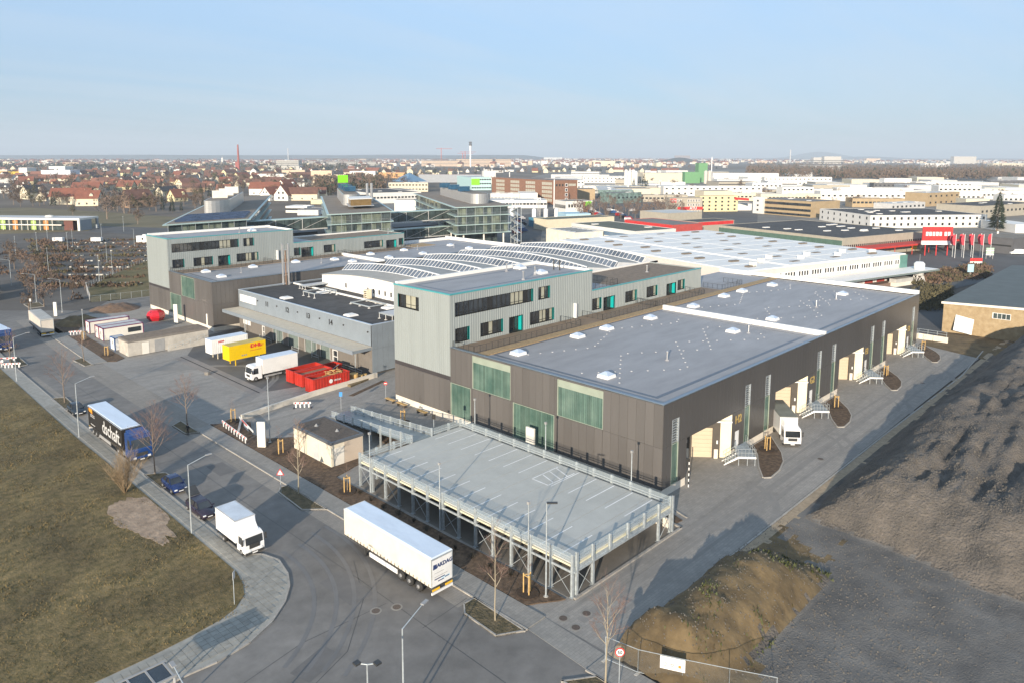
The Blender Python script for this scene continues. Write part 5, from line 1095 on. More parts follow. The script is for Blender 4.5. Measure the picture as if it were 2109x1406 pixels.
# yellow lorry
def box_lorry(label, loc, rot, bodym, boxm, Lb=4.6, hb=3.2, wb=2.1, cabh=2.25, cabL=1.7, deflector=True, group=None, roof_=None, zb=.95, wr_=.38, tyl=False):
    t = thing('box_truck', label, 'truck', loc, rot, group); w2 = wb/2
    part('cargo_box', M().box(-cabL-.15-Lb, -w2, zb, -cabL-.15, w2, hb-.05), boxm, t); part('box_roof', M().box(-cabL-.17-Lb, -w2-.02, hb-.05, -cabL-.13, w2+.02, hb), roof_ or lgrey, t)
    part('box_roof_panel', M().box(-cabL-.05-Lb, -w2+.12, hb, -cabL-.25, w2-.12, hb+.01), roof_ or mat('pale_box_roof', (.55, .6, .66)) if not 'pale_box_roof' in bpy.data.materials else roof_ or bpy.data.materials['pale_box_roof'], t)
    part('chassis', M().box(-cabL-Lb, -.4, .45, -.3, .4, zb), dark, t)
    cab('', None, 0, bodym, wb*.93, cabL, cabh, .42, par=t)
    if deflector: part('wind_deflector', M().a([(-cabL-.1, -w2*.93, cabh), (-.75, -w2*.75, cabh), (-.75, w2*.75, cabh), (-cabL-.1, w2*.93, cabh), (-cabL-.1, -w2*.93, hb-.05), (-cabL-.1, w2*.93, hb-.05), (-1.15, -w2*.7, hb-.35), (-1.15, w2*.7, hb-.35)], [(0, 1, 6, 4), (3, 5, 7, 2), (1, 2, 7, 6), (4, 6, 7, 5)]), bodym, t)
    for s_ in (-1, 1): wheel(t, -.85, s_*(w2-.18), wr_, .8); wheel(t, -cabL-Lb*.68, s_*(w2-.22), wr_, 1.3)
    part('rear_bumper', M().box(-cabL-Lb-.2, -w2+.1, .45, -cabL-Lb-.1, w2-.1, .6), dark, t)
    if tyl: part('side_guard', M().box(-cabL-Lb*.55, -w2, .5, -cabL-.4, -w2+.04, .8).box(-cabL-Lb*.55, w2-.04, .5, -cabL-.4, w2, .8), grey, t)
    return t
whitep = mat('white_gloss_paint', (.8, .8, .8), rough=.25, var=.03, spec=.7)
box_lorry('white box truck with wind deflector parked behind the dark estate car', (31.75, 65.75, 0), -pi/2, whitep, whitep, 4.35, 3.25, 2.15)
box_lorry('white lorry with long white box parked nose to the yard beside the yellow container', (58.3, 120.3, 0), pi, whitep, mat('white_box_body', (.74, .74, .72), rough=.5, var=.04), 6.8, 3.75, 2.5, 2.75, 2.0, False, zb=1.1, wr_=.47, tyl=True, roof_=rooft)
tp = at(1632, 920); box_lorry('white box truck with grey roof backed into loading bay G2', (tp.x, tp.y, 0), atan2(-.64, -.768), whitep, whitep, 5.6, 3.55, 2.4, 2.5, 1.9, True, roof_=mat('grey_green_roof', (.22, .22, .18)), zb=1.0)
box_lorry('yellow lorry at the far left of the street', (44.2, 236.5, 0), R(-84), yel, yel, 6.5, 3.6, 2.5, 2.8, 2.0, False, roof_=offwhite, zb=1.1, wr_=.47)
# cars: lofted body
def car(label, loc, rot, paint, L_=4.1, W_=1.75, Hh=1.5, estate=False, open_gate=False, group='parked cars'):
    t = thing('parked_car', label, 'car', loc, rot, group); w2 = W_/2; h = Hh
    # stations x from front (0) to rear (-L): bottom z, bonnet/belt z, half width
    st = [(0, .35, .58, .78), (-.12, .22, .70, .9), (-.6, .2, .82, .97), (-1.15, .2, .92, 1), (-L_*.45, .2, .96, 1), (-L_*.7, .2, .98, 1), (-L_+.45, .22, 1.0, .97), (-L_+.08, .28, .95, .9), (-L_, .42, .8, .82)]
    q = M(); pts = []; 
    for x, zb, zt, k in st:
        a = w2*k; zm = zb+(zt-zb)*.55
        pts += [(x, -a*.9, zb), (x, -a, zm), (x, -a*.9, zt), (x, a*.9, zt), (x, a, zm), (x, a*.9, zb)]
    n = len(st); fs = [(i*6+j, i*6+(j+1) % 6, (i+1)*6+(j+1) % 6, (i+1)*6+j) for i in range(n-1) for j in range(6)]
    q.a(pts, fs+[(0, 5, 4, 3, 2, 1), tuple(range((n-1)*6, n*6))]); part('body', q, paint, t, True)
    rx = -L_+.25 if estate else -L_+.5
    gh = [(-1.15, .93, .86), (-1.85, h-.04, .68), (-2.4, h, .70), (rx-.0+.55, h-.05, .68), (rx, .98, .84)]
    pr = []
    for x, z, k in gh: pr += [(x, -w2*k, z), (x, w2*k, z)]
    b0 = [(-1.15, -w2*.88, .9), (-1.15, w2*.88, .9), (rx, -w2*.88, .93), (rx, w2*.88, .93)]
    q = M().a([(gh[0][0], -w2*.86, .9), (gh[0][0], w2*.86, .9), (gh[1][0], -w2*.68, h-.06), (gh[1][0], w2*.68, h-.06), (gh[3][0], -w2*.68, h-.08), (gh[3][0], w2*.68, h-.08), (rx, -w2*.86, .95), (rx, w2*.86, .95)], [(0, 1, 3, 2), (2, 3, 5, 4), (4, 5, 7, 6), (0, 2, 4, 6), (1, 7, 5, 3)]); part('glasshouse', q, win, t)
    q = M().a([(-1.8, -w2*.70, h-.07), (-1.8, w2*.70, h-.07), (-2.3, -w2*.66, h), (-2.3, w2*.66, h), (gh[3][0]-.05, -w2*.68, h-.05), (gh[3][0]-.05, w2*.68, h-.05)], [(0, 1, 3, 2), (2, 3, 5, 4)])
    for s_ in (-1, 1):
        for xa, za, ka, xb, zb, kb in ((-1.12, .9, .88, -1.85, h-.05, .7), (-2.45, .95, .9, -2.45, h-.03, .7), (rx+.02, .95, .88, gh[3][0], h-.06, .7)): q.tube((xa, s_*w2*ka, za), (xb, s_*w2*kb, zb), .045, n=4)
    part('roof', q, paint, t)
    for s_ in (-1, 1):
        part('headlight', M().a([(-.02, s_*w2*.78, .50), (-.10, s_*w2*.45, .52), (-.14, s_*w2*.5, .68), (-.32, s_*w2*.84, .74), (-.02, s_*w2*.80, .62)], [(0, 1, 2, 3, 4) if s_ < 0 else (4, 3, 2, 1, 0)]).box(-.12, min(s_*w2*.5, s_*w2*.8), .54, .005, max(s_*w2*.5, s_*w2*.8), .67), lightm, t)
        part('tail_light', M().box(-L_-.01, min(s_*w2*.6, s_*w2*.8), .6, -L_+.1, max(s_*w2*.6, s_*w2*.8), .8), tail, t)
        part('mirror', M().box(-1.45, s_*w2-.02, .95, -1.3, s_*(w2+.16), 1.08), paint, t)
        for x in (-.8, -L_+.75): wheel(t, x, s_*(w2-.1), .32, .7)
    part('number_plate', M().box(.0, -.26, .38, .02, .26, .48), white, t); part('grille', M().box(-.06, -.35, .5, .0, .35, .6), dark, t)
    if open_gate: q = M().a([(rx+.45, -w2*.7, h-.02), (rx+.45, w2*.7, h-.02), (rx-.75, w2*.72, h+.55), (rx-.75, -w2*.72, h+.55), (rx+.45, -w2*.7, h+.06), (rx+.45, w2*.7, h+.06), (rx-.75, w2*.72, h+.63), (rx-.75, -w2*.72, h+.63)], [(0, 1, 2, 3), (7, 6, 5, 4), (0, 3, 7, 4), (1, 5, 6, 2), (2, 6, 7, 3)]); part('tailgate', q, dark, t)
    return t
car('shiny blue hatchback parked beside the planting island', (32.2, 84.5, 0), -pi/2, mat('shiny_blue', (.006, .018, .085), rough=.2, spec=.8, var=.1))
car('dark purple estate car with its tailgate raised', (31.85, 76.0, 0), -pi/2, mat('dark_aubergine', (.02, .012, .026), rough=.25, spec=.8), 4.7, 1.8, 1.48, True, True)
car('dark grey car parked behind the black trailer', (32.3, 121.8, 0), -pi/2, mat('dark_slate_paint', (.02, .028, .04), rough=.25), 4.3)
for k, (x, y) in enumerate([(2020, 540)]): p = at(x, y)
cols_ = [mat('car_paint_%s' % n_, c, rough=.3, spec=.7) for n_, c in (('silver', (.4, .4, .42)), ('black', (.02, .02, .025)), ('blue', (.03, .08, .2)), ('white', (.7, .7, .7)), ('red', (.35, .02, .02)))]
# swap bodies and skips
def corr(m, x0, x1, y, z0, z1, n, d, s_):
    for k in range(n): a = x0+(x1-x0)*k/n; b_ = a+(x1-x0)/n*.55; m.box(a, min(y, y+s_*d), z0, b_, max(y, y+s_*d), z1)
def swap(label, loc, rot, mt, L_=7.5, wd=2.5, z0=1.15, z1=3.9, legm=None, roof_=None, ribs_=16):
    t = thing('swap_body', label, 'container', loc, rot, 'swap body containers'); part('body', M().box(0, 0, z0, L_, wd, z1-.05), mt, t); part('roof', M().box(-.01, -.01, z1-.05, L_+.01, wd+.01, z1), roof_ or mt, t)
    q = M(); corr(q, .1, L_-.1, 0, z0+.15, z1-.2, ribs_, .03, -1) if ribs_ else None
    if ribs_: part('side_ribs', q, mt, t)
    for x in (1.3, L_-1.3):
        for y in (.25, wd-.25): part('leg', M().box(x-.06, y-.06, 0, x+.06, y+.06, z0).tube((x, y, z0), (x+.7, y, z0-.02), .03, n=4), legm or mt, t)
    return t
t = swap('white ribbed container on legs behind the yellow container', (59.7, 137.9, 0), R(2), whitep, legm=cream, roof_=rooft, ribs_=20)
[part('red_print', M().box(1.4+k*.24, -.05, 3.2, 1.58+k*.24, -.045, 3.5), redm, t) for k in range(5)]
t = swap('yellow container lettered DHL standing on legs', (60.0, 131.0, 0), R(3), yel, z1=3.9, ribs_=0, roof_=mat('dusty_yellow_roof', (.55, .42, .12)))
rdl = mat('dhl_red', (.62, .02, .03)); ob_ = text('DHL', .95, rdl, t, (5.5, -.015, 3.15), (pi/2, 0, 0), .004, .05, sx=1.25); 
for z in (2.95, 3.1, 3.25): part('logo_line', M().box(4.2, -.01, z, 4.75, .0, z+.05), rdl, t); part('logo_line', M().box(6.35, -.01, z, 7.1, .0, z+.05), rdl, t)
part('text_line', M().box(4.2, -.01, 2.3, 6.6, 0, 2.38), redm, t)
for k in range(3): part('logo', M().lathe([(0, 0), (.16, 0), (.16, .01), (0, .01)], 10), grey, t, loc=(2.6+k*.4, 0, 1.75), rot=(pi/2, 0, 0))
def skip(label, loc, rot, L_, wd, h, fill=None):
    t = thing('red_skip', label, 'skip', loc, rot, 'red roll off skips'); q = M()
    q.box(0, 0, .2, L_, .1, h).box(0, wd-.1, .2, L_, wd, h).box(0, .1, .2, .1, wd-.1, h).box(L_-.1, .1, .2, L_, wd-.1, h).box(.1, .1, .2, L_-.1, wd-.1, .3); part('body', q, red, t)
    q = M(); q.box(-.05, -.06, h-.08, L_+.05, .12, h+.06).box(-.05, wd-.12, h-.08, L_+.05, wd+.06, h+.06).box(-.05, .12, h-.08, .12, wd-.12, h+.06).box(L_-.12, .12, h-.08, L_+.05, wd-.12, h+.06); part('rim', q, red, t)
    q = M(); corr(q, .2, L_-.2, 0, .3, h-.1, int(L_/.6), .07, -1); part('side_ribs', q, red, t); q = M()
    for k in range(3): q.box(-.06, .3+k*(wd-.8)/2, .3, 0, .5+k*(wd-.8)/2, h-.1)
    part('end_ribs', q, red, t); part('skid', M().box(.1, .5, 0, L_-.1, .7, .2).box(.1, wd-.7, 0, L_-.1, wd-.5, .2), dark, t)
    if fill: part('fill', M().box(.1, .1, .3, L_-.1, wd-.1, h-fill), mat('brown_skip_fill', (.25, .15, .09), var=.4, sc_=3) if not 'brown_skip_fill' in bpy.data.materials else bpy.data.materials['brown_skip_fill'], t)
    return t
skip('open red skip farthest from the yard wall, partly behind the lorry', (62.8, 112.9, 0), R(2), 6, 2.3, 2.3, 1.1); skip('open red skip in the middle of the three front ones', (62.8, 109.9, 0), R(2), 6, 2.3, 2.3, .3)
t = skip('open red skip with white logo and wood waste beside the yard wall', (62.3, 105.6, 0), R(2), 7.2, 2.4, 2.5, .5)
q = M(); rs = random.Random(2)
for k in range(34): x, y, a = rs.uniform(3.4, 6.6), rs.uniform(.4, 2), rs.uniform(0, 3); z = 2.1+rs.uniform(0, .75); q.tube((x-.6*cos(a), y-.3*sin(a), z), (x+.6*cos(a), y+.3*sin(a), z+rs.uniform(-.2, .2)), .06, n=4)
tag(one('wood_waste', q, wood, 'pale wooden boards heaped in the front red skip', 'wood waste', (62.3, 105.6, 0), R(2)), kind='thing')
q = M().lathe([(.28, 0), (.36, 0), (.36, .02), (.28, .02)], 16); part('logo', q, white, t, loc=(3.4, -.1, 1.6), rot=(pi/2, 0, 0)); text('VEOLIA', .42, white, t, (4.7, -.1, 1.6), (pi/2, 0, 0), .003, .01)
skip('low dark red skip at the rear against the guard rail', (69.0, 113.2, 0), R(8), 4.2, 2.2, 1.5, .7)
t = thing('waste_compactor', 'grey steel compactor frame between the red skips and the roller doors', 'compactor', (67.5, 110.2, 0)); part('body', M().box(0, 0, .3, 4.5, 2.2, 1.3), dark, t); part('arm', M().tube((.2, .3, 1.3), (4.0, 2, 2.0), .08, n=5).tube((1.2, 2, 2.3), (2.2, .4, 1.3), .07, n=5), galv, t)
for k, (x, y, s_) in enumerate([(71.3, 107.2, 1.0), (72.9, 107.4, .55), (73.9, 107.6, .5)]):
    t = thing('cable_reel', 'straw yellow %s drum beside the red skips' % ('large', 'small', 'smallest')[k], 'drum', (x, y, 0), 0, 'straw yellow drums'); part('drum', M().lathe([(0, 0), (.75*s_, 0), (.75*s_, 1.4*s_), (0, 1.4*s_)], 12), wood, t)
# person
def person():
    me = bpy.data.meshes.new('person'); J = [(0, 0, .95), (0, 0, 1.2), (0, 0, 1.42), (0, .0, 1.52), (0, .02, 1.66), (-.19, 0, 1.42), (-.25, .02, 1.14), (-.2, .14, .95), (.19, 0, 1.42), (.25, .02, 1.14), (.2, .14, .95), (-.1, 0, .9), (-.11, .02, .5), (-.12, 0, .08), (-.13, .16, .04), (.1, 0, .9), (.11, .02, .5), (.12, 0, .08), (.13, .16, .04), (-.17, .22, .92), (.17, .22, .92)]
    E_ = [(0, 1), (1, 2), (2, 3), (3, 4), (2, 5), (5, 6), (6, 7), (2, 8), (8, 9), (9, 10), (0, 11), (11, 12), (12, 13), (13, 14), (0, 15), (15, 16), (16, 17), (17, 18), (7, 19), (10, 20)]
    me.from_pydata(J, E_, []); 
    rr = [.14, .13, .15, .055, .10, .07, .05, .04, .07, .05, .04, .09, .065, .045, .04, .09, .065, .045, .04, .03, .03]
    import bmesh
    bm = bmesh.new(); bm.from_mesh(me); bm.verts.ensure_lookup_table(); sk = bm.verts.layers.skin.verify()
    for v, r_ in zip(bm.verts, rr): v[sk].radius = (r_, r_*.85)
    bm.verts[0][sk].use_root = True; bm.to_mesh(me); bm.free()
    o_ = link('person', me); m1 = o_.modifiers.new('skin', 'SKIN'); m2 = o_.modifiers.new('sub', 'SUBSURF'); m2.levels = m2.render_levels = 1
    dg = bpy.context.evaluated_depsgraph_get(); nm = bpy.data.meshes.new_from_object(o_.evaluated_get(dg)); bpy.data.objects.remove(o_)
    nm.materials.append(mat('black_clothing', (.02, .02, .022))); nm.materials.append(mat('skin_tone', (.45, .26, .18)))
    for p_ in nm.polygons:
        z = p_.center.z; p_.material_index = 1 if (z > 1.55 or (z < .97 and z > .85 and p_.center.y > .15)) else 0
    o_ = link('person', nm, None, (40.3, 102.2, 0), R(130)); tag(o_, 'person in black clothing standing by the tree island in the street', 'person')
    part('hair', M().lathe([(.105, 1.66), (.11, 1.72), (.07, 1.79), (0, 1.8)], 10), black, o_)
person()
# ================================================================ near trees
def bare_tree(seed, h, spread=.3, up_=.9, trunk_r=.09, first=.3, levels=4, nb=16):
    rnd = random.Random(seed); tr = M(); tw = M()
    segs = 7; P = [Vector((0, 0, 0))]
    for k in range(segs): P.append(P[-1]+Vector((rnd.gauss(0, .03), rnd.gauss(0, .03), h/segs)))
    for k in range(segs): tr.tube(P[k], P[k+1], trunk_r*(1-k/segs*.85), trunk_r*(1-(k+1)/segs*.85), 6)
    def branch(p, d, l_, r_, lv):
        q = p+d*l_*.5+Vector((0, 0, .02)); e = q+(d+Vector((rnd.gauss(0, .12), rnd.gauss(0, .12), .12))).normalized()*l_*.5
        m_ = tr if lv >= 3 else tw; m_.tube(p, q, r_, r_*.75, 3, False); m_.tube(q, e, r_*.75, r_*.4, 3, False)
        if lv <= 0: return
        for k in range(rnd.choice((4, 5)) if lv > 1 else 6):
            t_ = rnd.uniform(.25, 1); b = p.lerp(q, t_*2) if t_ < .5 else q.lerp(e, t_*2-1)
            nd = (d+Vector((rnd.gauss(0, .55), rnd.gauss(0, .55), rnd.gauss(.12, .3)))).normalized(); branch(b, nd, l_*rnd.uniform(.4, .62), r_*.5, lv-1)
    for k in range(nb):
        t_ = first+(1-first)*(k+.5)/nb; i = min(segs-1, int(t_*segs)); p = P[i].lerp(P[i+1], t_*segs-i); a = k*2.4+rnd.uniform(-.3, .3)
        ln = h*spread*(1.15-abs(t_-.45)*1.2)*rnd.uniform(.8, 1.15); d = Vector((cos(a), sin(a), up_+t_*.6)).normalized(); branch(p, d, ln, trunk_r*.5*(1.2-t_), 3 if levels > 3 else 2)
    return tr, tw
TR = {}
def tree(label, x, y, h, kind=0, z=.1, group='bare street trees', twm=None, name='bare_tree', **k):
    t = thing(name, label, 'tree', (x, y, z), 0, group); a, b_ = bare_tree(int(x*7+y*3)+kind, h, **k)
    part('trunk', a, bark if kind != 2 else mat('pale_bark', (.29, .25, .18)) if 'pale_bark' not in bpy.data.materials else bpy.data.materials['pale_bark'], t); part('crown', b_, twm or twig, t); return t
tree('bare street tree in the island behind the dark grey car', 32.4, 130.3, 8, spread=.28); tree('bare street tree in the island beside the standing person', 42.0, 106.6, 6.8, spread=.28)
tree('bare street tree in front of the blue tractor', 32.1, 92.2, 8, spread=.32, nb=22); tree('slender young tree in the island left of the white trailer', 41.6, 74.6, 6.6, kind=2, spread=.22, nb=9, trunk_r=.09)
tree('slim pale trunked tree in the island right of the white trailer', 40.9, 41.3, 8.6, kind=2, spread=.16, nb=11, trunk_r=.07); tree('pale trunked tree beside the speed limit sign at the bottom', 41.0, 29.8, 7.6, kind=2, spread=.26, nb=15, first=.38, trunk_r=.08)
tree('small bare tree in the far island left of the long shed', 42.2, 154.5, 6.2, spread=.25, nb=12); tree('young bare tree before the service building', 47.3, 84.2, 4.6, kind=2, spread=.28, nb=10)
tree('bare tree at the barrier on the left sidewalk', 31.6, 160.8, 6.5, spread=.25, nb=12)
# multi-stem bush on the lawn
t = thing('bare_shrub', 'large multi stemmed bare shrub on the lawn beside the sidewalk', 'shrub', (27.6, 89.2, .15)); rs = random.Random(4); q = M(); q2 = M()
for k in range(46):
    a = rs.uniform(0, 6.3); s_ = rs.uniform(.05, .75); d = Vector((cos(a)*s_, sin(a)*s_, 1)).normalized(); l_ = rs.uniform(3, 5.2); p = Vector((cos(a)*.1, sin(a)*.1, 0)); e = p+d*l_; q.tube(p, e, .03, .008, 3, False)
    for j in range(26): b_ = p.lerp(e, rs.uniform(.35, 1)); q2.tube(b_, b_+(d+Vector((rs.gauss(0, .6), rs.gauss(0, .6), 0))).normalized()*rs.uniform(.4, 1.4), .012, .005, 3, False)
part('stems', q, mat('ochre_stem', (.20, .145, .085)), t); part('twigs', q2, bpy.data.materials['ochre_stem'], t)
# staked saplings: three posts with cross bars
def staked(label, x, y, z=.1):
    t = thing('tree_stakes', label, 'tree stakes', (x, y, z), rnd.uniform(0, 2), 'wooden tree stakes'); 
    for k in range(3): a = k*2.1; part('post', M().tube((.38*cos(a), .38*sin(a), 0), (.38*cos(a), .38*sin(a), 1.9), .06, n=6), wood, t)
    for k in range(3): a, b_ = k*2.1, (k+1)*2.1; part('cross_bar', M().tube((.38*cos(a), .38*sin(a), 1.72), (.38*cos(b_), .38*sin(b_), 1.72), .045, n=5), wood, t)
    part('soil_ring', M().lathe([(0, 0), (1.15, 0), (1.0, .08), (0, .05)], 14), mat('dark_soil', (.05, .032, .02), rough=1, bump=.5) if 'dark_soil' not in bpy.data.materials else bpy.data.materials['dark_soil'], t)
    a, b_ = bare_tree(int(x*5+y), 3.6, spread=.16, trunk_r=.03, nb=8, levels=3, first=.5); s = thing('sapling', 'thin sapling tied to '+label, 'sapling', (x, y, z), 0, 'thin young trees'); part('trunk', a, bark, s); part('crown', b_, twig, s)
rnd = random.Random(6)
for l_, x, y in (('wooden stakes by the long barrier fence', 47.2, 103.0), ('wooden stakes in the bed beside the white stele', 46.1, 87.0), ('wooden stakes in the bed at the far corner of the deck', 45.9, 71.0), ('wooden stakes in the dark bed behind the ramp', 64.6, 84.5), ('wooden stakes in the bed by the flat headed lamp', 45.7, 42.0), ('wooden stakes at loading bay H2', 92.4, 41.3), ('wooden stakes at loading bay G2', 116.5, 41.3), ('wooden stakes at loading bay F2', 140.4, 41.3), ('wooden stakes at loading bay E2', 164.8, 41.9), ('wooden stakes by the site hut barrier', 47.4, 172.5), ('wooden stakes in the bed at the end of the long shed', 46.7, 155.8)): staked(l_, x, y)
# small planted shrubs as dark tufts along the deck
ms = M(); rs = random.Random(12)
for k in range(40): a = rs.uniform(0, 6.3); r_ = rs.uniform(0, .4); ms.tube((0, 0, 0), (cos(a)*r_, sin(a)*r_, rs.uniform(.2, .6)), .015, .004, 3, False)
for k in range(60): a, r_, z = rs.uniform(0, 6.3), rs.uniform(0, .42), rs.uniform(.03, .32); s_ = .07; ms.a([(cos(a)*r_, sin(a)*r_, z), (cos(a)*r_+s_, sin(a)*r_, z+.02), (cos(a)*r_, sin(a)*r_+s_, z+s_)], [(0, 1, 2)])
msh = ms.mesh('dwarf_shrub', mat('dark_dwarf_shrub', (.035, .03, .02), var=.3)); nth = 'first second third fourth fifth sixth seventh eighth ninth tenth eleventh twelfth'.split()
for k in range(11): tag(link('dwarf_shrub', msh, None, (46.5+rs.uniform(-.25, .25), 45+k*2.45, .09), rs.uniform(0, 6), 1.15), 'small dark shrub in the bed along the deck, %s from the flat headed lamp' % nth[k], 'shrub', 'dark shrubs along the deck')
# ================================================================ background
ORD = 'first second third fourth fifth sixth seventh eighth ninth tenth eleventh twelfth thirteenth fourteenth fifteenth sixteenth seventeenth eighteenth nineteenth twentieth'.split()
def nth(k): return ORD[k] if k < 20 else ('%dst' if (k+1) % 10 == 1 else '%dnd' if (k+1) % 10 == 2 else '%drd' if (k+1) % 10 == 3 else '%dth') % (k+1)
WINM = {}
def unit(mt, nm='window'):
    if (mt.name, nm) not in WINM: WINM[mt.name, nm] = M().box(0, 0, 0, 1, 1, 1).mesh(nm, mt)
    return WINM[mt.name, nm]
def ubox(nm, mt, par, x, y, z, lx, ly, lz): return link(nm, unit(mt, nm), par, (x, y, z), 0, (lx, ly, lz))
MT = {}
def mc(nm, c, **k):
    if nm not in MT: MT[nm] = mat(nm, c, **k)
    return MT[nm]
wht = mc('white_hall_wall', (.64, .63, .60), var=.05, sc_=.1); grr = mc('grey_gravel_roof', (.17, .165, .16), var=.15, sc_=.1, rough=1); whr = mc('pale_roof', (.52, .52, .5), var=.12, sc_=.08); tanw = mc('tan_wall', (.36, .27, .16), var=.1, sc_=.3); brick = mc('brown_brick_wall', (.23, .12, .075), var=.12, sc_=.6)
creamw = mc('cream_wall', (.60, .54, .41), var=.06); yelw = mc('yellow_wall', (.62, .55, .33), var=.06); dgw = mc('dark_grey_wall', (.10, .10, .105), var=.1); oliver = mc('olive_roof', (.10, .105, .07), var=.15, sc_=.2); beigew = mc('beige_grey_wall', (.36, .33, .27), var=.08); turq = mc('pale_turquoise_wall', (.42, .60, .60), var=.05); lblue = mc('light_blue_wall', (.35, .52, .62), var=.05)
def bld(label, xl, xc, xr, yt, h, wall=wht, roof=grr, rot=-15, rows=0, ncl=0, ncr=0, ws=(1.6, 1.3), par=.35, cat='building', name='industrial_building', lim=220, strip=None, wm_=win, sky=0, group=None, mind=8, para=None, yb=None):
    P = at(xc, yt, h); r = R(rot)
    if yb: P = at(xc, yb, 0); h = (yb-yt)*(P-Vector((0, 0, H))).dot(FWD)/F
    a = (cos(r), sin(r)); b = (-sin(r), cos(r))
    Wd = max(mind, reach(P, *a, xr, lim)) if xr > xc+2 else mind*2; D = max(mind, reach(P, *b, xl, lim)) if xl < xc-2 else mind*2
    t = thing(name, label, cat, (P.x, P.y, 0), r, group); q = M()
    q.box(0, 0, -.1, Wd, D, h-.3); part('wall', q, wall, t); q = M(); q.box(.3, .3, h-.3, Wd-.3, D-.3, h-.12); part('roof', q, roof, t)
    q = M(); q.box(-.05, -.05, h-.3, Wd+.05, .3, h).box(-.05, D-.3, h-.3, Wd+.05, D+.05, h).box(-.05, .3, h-.3, .3, D-.3, h).box(Wd-.3, .3, h-.3, Wd+.05, D-.3, h); part('roof_edge', q, para or wall, t)
    fh_ = (h-.5)/max(rows, 1)
    for j in range(rows):
        z = .2+j*fh_+(fh_-ws[1])*.55
        for k in range(ncr): x = Wd*(k+.5)/ncr-ws[0]/2; ubox('window', wm_, t, x, -.04, z, ws[0], .08, ws[1])
        for k in range(ncl): y = D*(k+.5)/ncl-ws[0]/2; ubox('window', wm_, t, -.04, y, z, .08, ws[0], ws[1])
    if strip:
        for s_, z0, z1, m_ in strip:
            if s_ == 'l': ubox('band', m_, t, -.06, .5, z0, .1, D-1, z1-z0)
            else: ubox('band', m_, t, .5, -.06, z0, Wd-1, .1, z1-z0)
    rs = random.Random(int(xc)+int(yt))
    for k in range(sky): x, y = rs.uniform(.1, .85)*Wd, rs.uniform(.1, .85)*D; ubox('rooflight', wroof, t, x, y, h-.12, 3.2, 1.6, .3)
    t['dim'] = (Wd, D); return t
